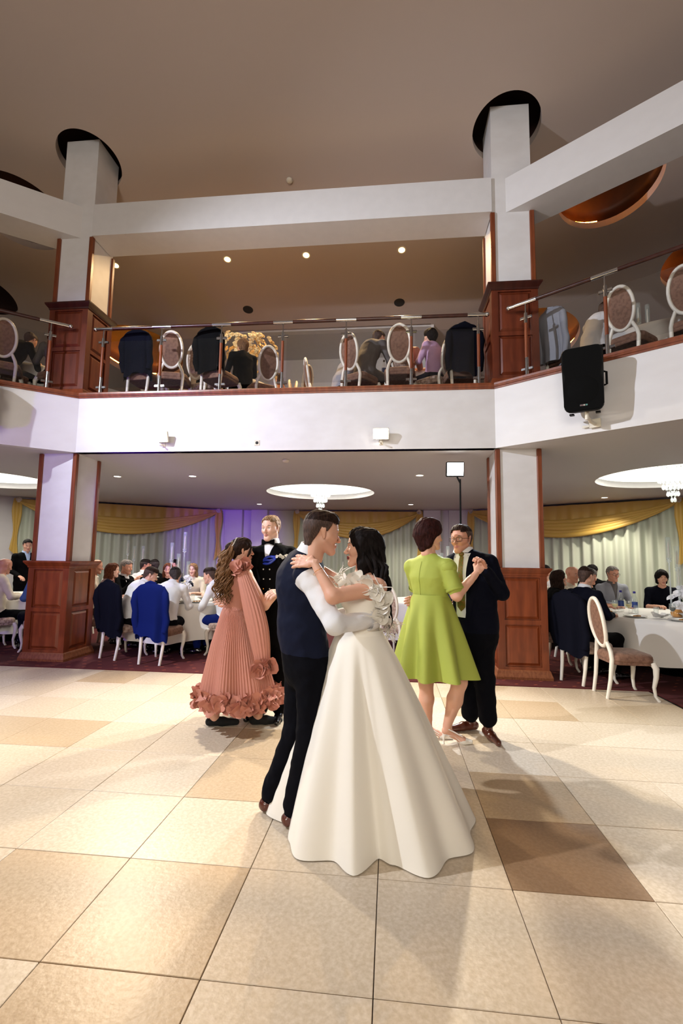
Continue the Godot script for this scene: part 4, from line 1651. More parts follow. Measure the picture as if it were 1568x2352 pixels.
func people_materials() -> void:
	var weave = noise_tex(256, 0.25, 2, Color(0.95, 0.95, 0.95), Color(1, 1, 1), Vector2.ONE, 41, 0.5, 1.5)
	var strand = noise_tex(256, 0.05, 3, Color(0.45, 0.42, 0.4), Color(1.0, 1.0, 1.0), Vector2(1.6, 0.18), 43, 0.6, 1.8)
	mat("skin", Color(0.84, 0.64, 0.54), 0.5, {"sss": 0.08})
	mat("skin_tan", Color(0.78, 0.56, 0.46), 0.5, {"sss": 0.08})
	mat("skin_pale", Color(0.88, 0.70, 0.62), 0.5, {"sss": 0.08})
	mat("lips", Color(0.74, 0.46, 0.42), 0.45)
	mat("lipstick", Color(0.5, 0.18, 0.18), 0.35)
	mat("eye_white", Color(0.82, 0.80, 0.77), 0.25)
	mat("iris_dark", Color(0.05, 0.03, 0.025), 0.35)
	mat("hair_black", Color(0.11, 0.08, 0.075), 0.7, {"tex": strand, "scale": 6.0, "metallic_specular": 0.25})
	mat("hair_brown", Color(0.22, 0.15, 0.12), 0.7, {"tex": strand, "scale": 6.0, "metallic_specular": 0.25})
	mat("hair_mahogany", Color(0.24, 0.11, 0.10), 0.7, {"tex": strand, "scale": 6.0, "metallic_specular": 0.25})
	mat("fade_brown", Color(0.36, 0.26, 0.215), 0.75, {"tex": strand, "scale": 9.0})
	mat("fade_blond", Color(0.70, 0.55, 0.43), 0.75, {"tex": strand, "scale": 9.0})
	mat("fade_black", Color(0.22, 0.17, 0.15), 0.75, {"tex": strand, "scale": 9.0})
	mat("fade_grey", Color(0.62, 0.58, 0.55), 0.75, {"tex": strand, "scale": 9.0})
	mat("hair_blond", Color(0.64, 0.50, 0.36), 0.7, {"tex": strand, "scale": 6.0, "metallic_specular": 0.25})
	mat("hair_honey", Color(0.58, 0.43, 0.30), 0.7, {"tex": strand, "scale": 6.0, "metallic_specular": 0.25})
	mat("hair_grey", Color(0.60, 0.58, 0.57), 0.7, {"tex": strand, "scale": 6.0, "metallic_specular": 0.25})
	mat("hair_red", Color(0.45, 0.26, 0.17), 0.7, {"tex": strand, "scale": 6.0, "metallic_specular": 0.25})
	mat("shirt_white", Color(0.90, 0.90, 0.91), 0.7, {"tex": weave, "scale": 5.0, "sheen": 0.15})
	mat("suit_black", Color(0.035, 0.035, 0.042), 0.9, {"metallic_specular": 0.2, "tex": weave, "scale": 5.0})
	mat("suit_navy", Color(0.045, 0.052, 0.10), 0.9, {"metallic_specular": 0.2, "tex": weave, "scale": 5.0})
	mat("vest_navy", Color(0.065, 0.085, 0.165), 0.8, {"metallic_specular": 0.25, "tex": weave, "scale": 5.0})
	mat("trouser_navy", Color(0.035, 0.037, 0.062), 0.9, {"metallic_specular": 0.2, "tex": weave, "scale": 5.0})
	mat("suit_royal", Color(0.055, 0.11, 0.35), 0.85, {"metallic_specular": 0.2, "tex": weave, "scale": 5.0})
	mat("suit_steel", Color(0.26, 0.40, 0.60), 0.7, {"tex": weave, "scale": 5.0})
	mat("suit_grey", Color(0.33, 0.31, 0.31), 0.75, {"tex": weave, "scale": 5.0})
	mat("suit_silver", Color(0.55, 0.56, 0.60), 0.7, {"tex": weave, "scale": 5.0})
	mat("leather_brown", Color(0.33, 0.15, 0.10), 0.28, {"coat": 0.4})
	mat("leather_black", Color(0.05, 0.05, 0.052), 0.2, {"coat": 0.5})
	mat("velvet_black", Color(0.03, 0.03, 0.03), 0.9)
	mat("ivory_satin", Color(0.95, 0.93, 0.885), 0.5, {"sheen": 0.15, "back": Color(0.25, 0.24, 0.21)})
	mat("petal_ivory", Color(0.90, 0.88, 0.84), 0.55, {"back": Color(0.4, 0.39, 0.36)})
	mat("rose_chiffon", Color(0.72, 0.475, 0.40), 0.6, {"sheen": 0.15, "back": Color(0.25, 0.16, 0.14)})
	mat("lime_crepe", Color(0.62, 0.66, 0.27), 0.75)
	mat("gold", Color(0.9, 0.65, 0.25), 0.25, {"metallic": 1.0})
	mat("pearl", Color(0.85, 0.83, 0.8), 0.2)
	mat("ribbon_blue", Color(0.08, 0.2, 0.66), 0.4)
	mat("tie_green", Color(0.50, 0.44, 0.24), 0.5, {"tex": noise_tex(128, 0.05, 2, Color(0.55, 0.9, 0.5), Color(1.2, 0.75, 0.5), Vector2.ONE, 47, 0.5, 3.0), "scale": 9.0})
	mat("lilac", Color(0.74, 0.60, 0.75), 0.6)
	mat("shirt_blue", Color(0.66, 0.74, 0.88), 0.7)
	mat("dress_orange", Color(0.85, 0.45, 0.15), 0.6)
	mat("dress_green", Color(0.1, 0.3, 0.27), 0.6)
	mat("blouse_pattern", Color(0.45, 0.25, 0.24), 0.7, {"tex": noise_tex(128, 0.12, 3, Color(0.4, 0.4, 0.4), Color(1.6, 1.2, 1.1), Vector2.ONE, 49, 0.6, 2.5), "scale": 6.0})
	mat("blouse_cream", Color(0.82, 0.78, 0.70), 0.7)
	mat("lens_clear", Color(0.9, 0.95, 0.95), 0.02, {"alpha": 0.1})

func start_templates() -> void:
	head_m = queue(head_flesh(false))
	head_f = queue(head_flesh(true))
	for k in ["short", "crew", "bob", "long", "bun"]:
		hair_t[k] = queue(hair_flesh(k))

func put_hair(t: Node3D, kind: String, m: String, x: Transform3D) -> void:
	var h: Flesh = hair_t[kind]
	for g in h.out:
		var key = "mesh%d" % g
		if not h.has_meta(key):
			h.set_meta(key, h.out[g].mesh())
		part("hair" if g == 0 else "cropped_sides", h.get_meta(key), m if g == 0 else m.replace("hair", "fade"), t, x)

func groom() -> void:
	var J: Dictionary = FIG.groom
	var fwd = Vector3(0.8, 0, -0.6)
	var f = skeleton(J, {"fwd": fwd, "trunk": 4, "sleeve": 1, "chest": 0.182, "waist": 0.165, "hip": 0.17, "flat": 1.38, "arm": 0.058, "wr": 0.007, "leg": [0.092, 0.074, 0.066], "feet": {"r": Vector3(0.8, 0, -0.5), "l": Vector3(0.9, 0, -0.4)}, "cell": 0.0085})
	f.recolor = func(p: Vector3, g: int) -> int: return 2 if g == 4 and p.y < 0.925 - 0.04 * (p.x + 0.48) else g
	queue(f)
	var hr = limb_hand(J, "r", V(0.10, 0.05, 0.20), V(0.5, 0.1, -0.8), [0.25, 0.25, 0.3, 0.3])
	var hl = limb_hand(J, "l", V(0.9, 0.1, -0.2), V(0.0, 0, 1), [0.2, 0.2, 0.2, 0.2])
	later.append(func():
		var t = thing("person", "groom in navy waistcoat and white shirt, his back to the camera", "person", V(-0.5, 0, 2.75))
		var hx = head_at(jv(J, "head") , 0.93, 0.37, 0.10, 0.0, 1.03)
		var inv = Transform3D(Basis.IDENTITY, -t.position)
		put_groups_at(t, f, {0: ["body", "skin"], 1: ["shirt", "shirt_white"], 2: ["trousers", "trouser_navy"], 3: ["shoe", "leather_brown"], 5: ["shoe", "leather_brown"], 4: ["waistcoat", "vest_navy"]}, [[head_m, hx], [hr, Transform3D.IDENTITY], [hl, Transform3D.IDENTITY]], J)
		put_eyes_at(t, hx)
		put_hair(t, "short", "hair_brown", inv * hx)
		var up = (jv(J, "head") - jv(J, "neck")).normalized()
		part("shirt_collar", band(jv(J, "neck") - Vector3(0, 0.012, 0) - fwd * 0.004, (up + Vector3.UP).normalized(), fwd, 0.068, 0.0585, 0.05, 0.3), "shirt_white", t, inv)
		var w = jv(J, "rwr")
		var d = (w - jv(J, "rel")).normalized()
		part("cuff", band(w - d * 0.045, d, Vector3.UP, 0.046, 0.044, 0.055), "shirt_white", t, inv)
		)

func put_groups_at(t: Node3D, f: Flesh, names: Dictionary, extra: Array, J := {}) -> void:
	var inv = Transform3D(Basis.IDENTITY, -t.position)
	var before = t.get_child_count()
	put_groups(t, f, names, extra, J)
	for k in range(before, t.get_child_count()):
		t.get_child(k).transform = inv

func put_eyes_at(t: Node3D, x: Transform3D, iris := "iris_dark") -> void:
	put_eyes(t, Transform3D(Basis.IDENTITY, -t.position) * x, iris)

func bride() -> void:
	var J: Dictionary = FIG.bride
	var fwd = Vector3(-1, 0, 0.05)
	var f = skeleton(J, {"fwd": fwd, "trunk": 4, "sleeve": 0, "chest": 0.148, "waist": 0.118, "hip": 0.125, "flat": 1.3, "arm": 0.052, "neck": 0.045, "shoulder": 0.05, "wr": 0.0, "wristk": 0.41, "cell": 0.0085})
	f.k = 0.03
	var ch = jv(J, "chest")
	for s in [-1, 1]:
		f.bone(ch + Vector3(-0.085, 0.0, s * 0.065), ch + Vector3(-0.07, 0.02, s * 0.06), 0.062, 0.06, 4)
	f.recolor = func(p: Vector3, g: int) -> int: return 0 if g == 4 and p.y > 1.275 + (0.02 if p.x < -0.15 else 0.0) else g
	queue(f)
	var hl = limb_hand(J, "l", V(-0.19, 0.02, 0.12), V(-0.25, 0.55, -0.8), [0.12, 0.08, 0.1, 0.16], 0.10, 0.5, 0.95)
	var hr = limb_hand(J, "r", V(-0.9, 0.2, -0.2), V(0, 0.2, 1), [0.2, 0.2, 0.2, 0.2], 0.05, 0.3, 0.95)
	later.append(func():
		var t = thing("person", "bride in a long ivory gown with petals and feathers at the shoulders", "person", V(-0.1, 0, 2.75))
		var inv = Transform3D(Basis.IDENTITY, -t.position)
		var hx = head_at(jv(J, "head"), -0.99, -0.10, -0.03, 0.0, 0.97)
		put_groups_at(t, f, {0: ["body", "skin"], 4: ["bodice", "ivory_satin"], "lips": "lipstick"}, [[head_f, hx], [hl, Transform3D.IDENTITY], [hr, Transform3D.IDENTITY]], J)
		put_eyes_at(t, hx)
		# skirt
		var lobes = [[-178, 0.50], [-160, 0.455], [-140, 0.54], [-122, 0.49], [-104, 0.60], [-88, 0.66], [-72, 0.52], [-58, 0.55], [-44, 0.585], [-27, 0.475], [-13, 0.53], [0, 0.375], [9, 0.42], [26, 0.54], [45, 0.475], [61, 0.535], [80, 0.49], [98, 0.54], [118, 0.47], [140, 0.53], [160, 0.46]]
		var wc = jv(J, "waist") + Vector3(0, -0.015, 0)
		var sk = skirt_mesh(wc, V(-0.05, 0.006, 2.85), 0.135, lobes, 40, 200, 0.9)
		part("skirt", sk, "ivory_satin", t, inv)
		var wb = MB.new()
		wb.lathe(wc + Vector3(0, -0.01, 0), [[0.137, 0.0], [0.132, 0.02], [0.128, 0.035]], 40)
		part("waistband", wb, "ivory_satin", t, inv)
		# petals and feathers round the shoulders
		var R = rng(77)
		var path = [V(-0.25, 1.36, 2.64), V(-0.20, 1.355, 2.57), V(-0.14, 1.34, 2.52), V(-0.08, 1.30, 2.50), V(-0.045, 1.245, 2.505), V(-0.03, 1.19, 2.53), V(-0.035, 1.15, 2.57)]
		for k in 22:
			var a = k / 21.0 * (path.size() - 1)
			var i0 = mini(int(a), path.size() - 2)
			var c: Vector3 = path[i0].lerp(path[i0 + 1], a - i0) + Vector3(R.randf_range(-0.02, 0.02), R.randf_range(-0.03, 0.025), R.randf_range(-0.02, 0.02))
			var m = MB.new()
			petal(m, c, Vector3(R.randf_range(-0.8, 0.8), R.randf_range(-0.2, 0.8), 1.0), R.randf_range(0.030, 0.05), R, 0.3, 0.45, 5, 24)
			part("petal", m, "petal_ivory", t, inv)
		for c0 in [V(-0.27, 1.36, 2.63), V(-0.06, 1.30, 2.50), V(-0.03, 1.17, 2.52), V(0.0, 1.10, 2.70), V(-0.005, 1.06, 2.74)]:
			var m = MB.new()
			for k in 16:
				var d = Vector3(R.randf_range(-1, 0.9), R.randf_range(-0.9, 0.9), R.randf_range(-0.1, 0.9)).normalized()
				if c0.y < 1.15:
					d = Vector3(R.randf_range(-0.4, 0.8), R.randf_range(-1.0, 0.2), R.randf_range(-0.3, 0.6)).normalized()
				var L = R.randf_range(0.04, 0.085)
				var b = c0 + Vector3(R.randf_range(-0.02, 0.02), R.randf_range(-0.03, 0.03), 0.0)
				var side = d.cross(Vector3(R.randf(), R.randf(), R.randf())).normalized() * L * 0.25
				m.tube([b, b + d * L * 0.5 + side * 0.5, b + d * L + side * 1.6], [0.0022, 0.0028, 0.001], 5)
			var o = part("feather", m, "petal_ivory", t, inv)
			o.set_meta("kind", "stuff")
		# hair: cap and long waves down the back
		var hb = hair_t["long"].out[0]
		part("hair", hb, "hair_black", t, inv * hx)
		var hl2 = MB.new()
		for k in 46:
			var s = R.randf()
			var z = R.randf_range(-0.10, 0.10)
			var st = hx * Vector3(z * 0.7, 0.05 - s * 0.06, -0.07 - 0.02 * R.randf())
			lock(hl2, [st, st + Vector3(0.03, -0.07, 0), V(-0.055 + R.randf_range(-0.02, 0.035), 1.36, 2.70 - z * 0.6), V(-0.035 + R.randf_range(-0.03, 0.035), 1.25, 2.71 - z * 0.7), V(-0.03 + R.randf_range(-0.025, 0.03), R.randf_range(1.08, 1.16), 2.72 - z * 0.7)], R.randf_range(0.009, 0.015), R.randf_range(1.6, 2.6), R.randf_range(0.010, 0.020), R)
		for k in 7:
			var st = hx * Vector3(0.062 + R.randf() * 0.012, 0.05 - R.randf() * 0.05, 0.02 - k * 0.012)
			lock(hl2, [st, st + Vector3(0.02, -0.07, 0.012), V(-0.10 + k * 0.012, 1.42, 2.635), V(-0.065 + k * 0.006, 1.33, 2.62), V(-0.045, 1.26, 2.635)], 0.013, 1.8, 0.01, R)
		part("hair_waves", hl2, "hair_black", t, inv)
		var er = MB.new()
		for q in [[0.0, 0.008], [-0.017, 0.0065], [-0.032, 0.0075]]:
			er.ball(hx * Vector3(0.074, -0.034 + q[0], 0.006), Vector3.ONE * q[1], 10, 8)
		part("earring", er, "pearl", t, inv)
		var wr = jv(J, "lwr")
		var dd = (wr - jv(J, "lel")).normalized()
		var br = MB.new()
		var ring = []
		var xx = dd.cross(Vector3.UP).normalized()
		for k in 21:
			var a = TAU * k / 20
			ring.append(wr - dd * 0.055 + (xx * cos(a) + dd.cross(xx) * sin(a)) * 0.0325)
		br.tube(ring, 0.0012, 5)
		part("bracelet", br, "gold", t, inv)
		)

func tux_man() -> void:
	var J: Dictionary = FIG.tux
	var fwd = Vector3(-0.18, 0, 0.98).normalized()
	var f = skeleton(J, {"fwd": fwd, "trunk": 4, "sleeve": 4, "chest": 0.19, "waist": 0.168, "hip": 0.175, "flat": 1.42, "arm": 0.06, "shoulder": 0.07, "wr": 0.005, "leg": [0.095, 0.08, 0.075], "feet": {"r": Vector3(-0.5, 0, 1), "l": Vector3(0.1, 0, 1)}})
	f.k = 0.04
	f.bone(jv(J, "pelvis"), jv(J, "pelvis") - Vector3(0, 0.12, 0), 0.18, 0.185, 4, fwd, 1.35)
	f.recolor = func(p: Vector3, g: int) -> int: return 2 if g == 4 and p.y < 0.80 else g
	queue(f)
	var hr = limb_hand(J, "r", V(-0.7, 0.05, -0.7), V(-0.6, 0.1, -0.8), [0.3, 0.3, 0.35, 0.4])
	var hl = limb_hand(J, "l", V(-0.6, -0.1, -0.6), V(0.5, 0.5, 0), [0.5, 0.5, 0.5, 0.5])
	later.append(func():
		var t = thing("person", "smiling young man in black tuxedo and bow tie with blue boutonniere", "person", V(-1.1, 0, 4.46))
		var inv = Transform3D(Basis.IDENTITY, -t.position)
		var hx = head_at(jv(J, "head"), -0.30, -0.95, 0.02, 0.04, 1.04)
		put_groups_at(t, f, {0: ["body", "skin_pale"], 2: ["trousers", "suit_black"], 3: ["shoe", "leather_black"], 5: ["shoe", "leather_black"], 4: ["jacket", "suit_black"]}, [[head_m, hx], [hr, Transform3D.IDENTITY], [hl, Transform3D.IDENTITY]], J)
		put_eyes_at(t, hx)
		put_hair(t, "crew", "hair_blond", inv * hx)
		var up = Vector3.UP
		var nk = jv(J, "neck")
		part("shirt_collar", band(nk + Vector3(0, 0.005, 0) + fwd * 0.008, up, fwd, 0.07, 0.064, 0.045, 0.25), "shirt_white", t, inv)
		front_patches(t, inv, f, jv(J, "chest"), nk, fwd, 0.060, 0.17, "shirt_white", "suit_black", 0.0, "", inv)
		# bow tie
		var bw = MB.new()
		var bc = nk + fwd * 0.085 + Vector3(0, 0.012, 0)
		var rt = Vector3.UP.cross(fwd).normalized()
		for s in [-1.0, 1.0]:
			var rows = []
			for q in [[0.006, 0.011, 0.010], [0.03, 0.019, 0.012], [0.06, 0.029, 0.009], [0.066, 0.027, 0.004]]:
				var row = PackedVector3Array()
				for k in 10:
					var a = TAU * k / 10
					row.append(bc + rt * s * q[0] + Vector3.UP * cos(a) * q[1] + fwd * sin(a) * q[2])
				rows.append(row)
			bw.grid(rows, true, true, s > 0)
		bw.ball(bc, Vector3(0.012, 0.014, 0.012), 10, 6)
		part("bow_tie", bw, "suit_black", t, inv)
		# boutonniere with ribbon
		var c = jv(J, "chest") + rt * 0.02
		var l = f.all()
		var R = rng(5)
		var rb = MB.new()
		for k in 3:
			var pts = []
			for q in 7:
				var tt = q / 6.0
				pts.append(f.hit(c + fwd * 0.4 + rt * (lerpf(-0.06, 0.06, tt)) + Vector3.UP * (0.055 + 0.05 * tt - k * 0.022 + 0.012 * sin(tt * 5 + k)), -fwd, l) + fwd * 0.01)
			rb.tube(pts, [0.006, 0.012, 0.013, 0.012, 0.013, 0.012, 0.006], 6, true, 0.4)
		var bt = part("boutonniere_ribbon", rb, "ribbon_blue", t, inv)
		var fl = MB.new()
		for k in 4:
			var p = f.hit(c + fwd * 0.4 + rt * (0.075 + 0.022 * k) + Vector3.UP * (0.085 + 0.012 * (k % 2)), -fwd, l) + fwd * 0.018
			for q in 4:
				petal(fl, p, fwd + Vector3(R.randf_range(-0.5, 0.5), R.randf_range(-0.3, 0.6), 0), 0.017 - q * 0.002, R, 0.2, 0.7)
		part("boutonniere_flower", fl, "petal_ivory", bt)
		for k in 6:
			var b = MB.new()
			var p = f.hit(c + fwd * 0.4 + rt * ((-0.035 if k % 2 else 0.03) - 0.02) + Vector3.UP * (-0.03 - 0.09 * (k / 2)), -fwd, l) + fwd * 0.004
			b.ball(p, Vector3(0.007, 0.007, 0.004), 8, 6)
			part("button", b, "pearl" if k < 5 else "gold", t, inv)
		)

# shirt front, lapels, and optionally a tie, laid onto the trunk
func front_patches(t: Node3D, inv: Transform3D, f: Flesh, chest: Vector3, neck: Vector3, fwd: Vector3, vw: float, vh: float, shirt: String, jacket: String, tie: float, tie_mat: String, inv2: Transform3D) -> void:
	var rt = Vector3.UP.cross(fwd).normalized()
	var c = Vector3(chest.x, neck.y, chest.z).lerp(neck, 0.5)
	c.y = neck.y
	var top = 0.0
	var p1 = f.patch(func(u: float, v: float) -> Vector3: return c + fwd * 0.45 + rt * ((u - 0.5) * 2.0 * vw * (1.0 - 0.85 * v if tie <= 0.0 else 1.0)) + Vector3.UP * (top - v * vh), 8, 10, -fwd, 0.004)
	part("shirt", p1, shirt, t, inv)
	for s in [-1.0, 1.0]:
		var lp = f.patch(func(u: float, v: float) -> Vector3:
			var edge := vw * (1.0 - 0.85 * v if tie <= 0.0 else 1.0 - 0.25 * v)
			var w := (0.03 + 0.065 * smoothstep(0.0, 0.3, v) * (1.0 - 0.75 * smoothstep(0.35, 1.0, v)))
			return c + fwd * 0.45 + rt * s * (edge - 0.004 + u * w) + Vector3.UP * (top + 0.01 - v * vh * 1.02), 4, 12, -fwd, 0.009)
		part("lapel", lp, jacket, t, inv)
	if tie > 0.0:
		var tp = f.patch(func(u: float, v: float) -> Vector3:
			var w := lerpf(0.018, 0.043, minf(1.0, v * 1.15))
			if v > 0.93:
				w *= (1.0 - v) / 0.07
			return c + fwd * 0.45 + rt * ((u - 0.5) * 2.0 * w + 0.008) + Vector3.UP * (-0.03 - v * tie), 6, 24, -fwd, 0.009)
		part("tie", tp, tie_mat, t, inv)
		var kn = MB.new()
		kn.ball(f.hit(c + fwd * 0.4 + Vector3.UP * -0.012, -fwd, f.all()) + fwd * 0.006, Vector3(0.024, 0.024, 0.018), 10, 8)
		part("tie_knot", kn, tie_mat, t, inv)

func pink_girl() -> void:
	var J: Dictionary = FIG.pink
	var fwd = Vector3(0.62, 0, -0.78)
	var f = skeleton(J, {"fwd": fwd, "trunk": 4, "sleeve": 0, "chest": 0.142, "waist": 0.112, "hip": 0.125, "flat": 1.32, "arm": 0.05, "neck": 0.045, "shoulder": 0.046, "wr": 0.0, "leggroup": 0, "leg": [0.075, 0.05, 0.036], "feet": {"r": Vector3(1, 0, -0.35), "l": Vector3(1, 0, -0.3)}})
	queue(f)
	var hr = limb_hand(J, "r", V(0.8, 0.4, 0.3), V(0, 0.7, -0.7), [0.5, 0.5, 0.5, 0.5], 0.05, 0.3, 0.92)
	later.append(func():
		var t = thing("person", "girl with long curled hair in a dusty rose pleated gown", "person", V(-1.38, 0, 4.2))
		var inv = Transform3D(Basis.IDENTITY, -t.position)
		var hx = head_at(jv(J, "head"), 0.90, 0.42, 0.0, 0.0, 0.97)
		put_groups_at(t, f, {0: ["body", "skin"], 4: ["bodice", "rose_chiffon"], 3: ["flat_shoe", "velvet_black"], 5: ["flat_shoe", "velvet_black"]}, [[head_f, hx], [hr, Transform3D.IDENTITY]], J)
		put_eyes_at(t, hx)
		var wc = jv(J, "waist") + Vector3(0, 0.005, 0)
		var lobes = []
		var R = rng(8)
		for k in 15:
			lobes.append([-176 + k * 24.0, 0.335 + (0.022 if k % 2 else -0.045) + R.randf_range(-0.008, 0.008)])
		var hc = V(-1.325, 0.255, 4.2)
		part("skirt", skirt_mesh(wc, hc, 0.118, lobes, 30, 480, 0.82, 0.0045, 80, fwd, 1.15), "rose_chiffon", t, inv)
		# hem of ruffled petals
		for k in 74:
			var a = TAU * k / 74 + R.randf_range(-0.03, 0.03)
			for row in 2:
				var m = MB.new()
				var rr = 0.318 + 0.05 * R.randf() + 0.015 * row
				var c = hc + Vector3(sin(a) * rr, 0.05 - row * 0.06 + R.randf_range(-0.015, 0.015), cos(a) * rr)
				petal(m, c, Vector3(sin(a) + R.randf_range(-0.9, 0.9), R.randf_range(-0.3, 0.7), cos(a) + R.randf_range(-0.9, 0.9)), R.randf_range(0.04, 0.058), R, 0.45, 0.3, 2, 12)
				part("ruffle", m, "rose_chiffon", t, inv)
		# cape sleeve from the shoulder, gathered above two rosettes
		var rows = []
		var a0 = V(-1.285, 1.35, 4.03)
		var a1 = V(-1.055, 0.575, 3.96)
		for q in 25:
			var s = q / 24.0
			var c = a0.lerp(a1, s) + Vector3(0.035 * sin(PI * s), 0, 0.02 * sin(PI * s))
			var wd = 0.045 + 0.034 * sin(PI * minf(1.0, s * 1.05)) + 0.018 * s
			var row = PackedVector3Array()
			for k in 72:
				var a = TAU * k / 72
				var pl = 1.0 + 0.10 * cos(a * 18)
				row.append(c + Vector3(cos(a) * wd * pl, 0, sin(a) * wd * 0.5 * pl))
			rows.append(row)
		var sl = MB.new()
		sl.grid(rows, true)
		part("cape_sleeve", sl, "rose_chiffon", t, inv)
		for c in [V(-1.09, 0.535, 3.93), V(-1.00, 0.575, 3.95)]:
			for k in 9:
				var m = MB.new()
				petal(m, c + Vector3(R.randf_range(-0.02, 0.02), R.randf_range(-0.02, 0.02), 0.01 * k / 4), Vector3(R.randf_range(-0.6, 0.6), R.randf_range(-0.6, 0.6), 1), 0.068 - k * 0.005, R, 0.4, 0.5, 3, 14)
				part("rosette_petal", m, "rose_chiffon", t, inv)
		# big rosette on the shoulder
		for k in 12:
			var m = MB.new()
			var c = V(-1.31, 1.375, 4.06) + Vector3(R.randf_range(-0.05, 0.05), R.randf_range(-0.03, 0.035), R.randf_range(-0.03, 0.03))
			petal(m, c, Vector3(R.randf_range(-0.8, 0.8), R.randf_range(0, 0.9), R.randf_range(0.2, 1)), R.randf_range(0.045, 0.065), R, 0.4, 0.45, 3, 14)
			part("rosette_petal", m, "rose_chiffon", t, inv)
		# hair
		part("hair", hair_t["bun"].out[0], "hair_brown", t, inv * hx)
		var hm = MB.new()
		for k in 84:
			var st = hx * Vector3(R.randf_range(-0.05, 0.05), 0.095 - R.randf() * 0.06, -0.06 - R.randf() * 0.035)
			var e = V(-1.47 + R.randf_range(-0.085, 0.075), R.randf_range(1.03, 1.22), 4.08 + R.randf_range(-0.03, 0.06))
			var m1 = st.lerp(e, 0.35) + Vector3(-0.045 + R.randf_range(-0.02, 0.03), 0.02, 0.03)
			lock(hm, [st, m1, st.lerp(e, 0.7) + Vector3(R.randf_range(-0.045, 0.03), 0, 0.02), e], R.randf_range(0.010, 0.016), R.randf_range(3.0, 4.5), R.randf_range(0.014, 0.024), R, 34)
		part("hair_curls", hm, "hair_honey", t, inv)
		var fr = MB.new()
		for k in 8:
			var st = hx * Vector3(-0.055, 0.085 - k * 0.004, 0.055 + k * 0.003)
			lock(fr, [st, hx * Vector3(-0.072, 0.03, 0.07), hx * Vector3(-0.068, -0.04 - k * 0.006, 0.062 - k * 0.004)], 0.008, 1.0, 0.004, R, 12)
		part("fringe", fr, "hair_brown", t, inv)
		var pin = MB.new()
		for k in 9:
			pin.ball(hx * Vector3(-0.03 - 0.03 * sin(k * 0.4), 0.115 - k * 0.012, -0.06 - 0.006 * k), Vector3.ONE * R.randf_range(0.004, 0.007), 7, 5)
		part("hair_pin", pin, "pearl", t, inv)
		)

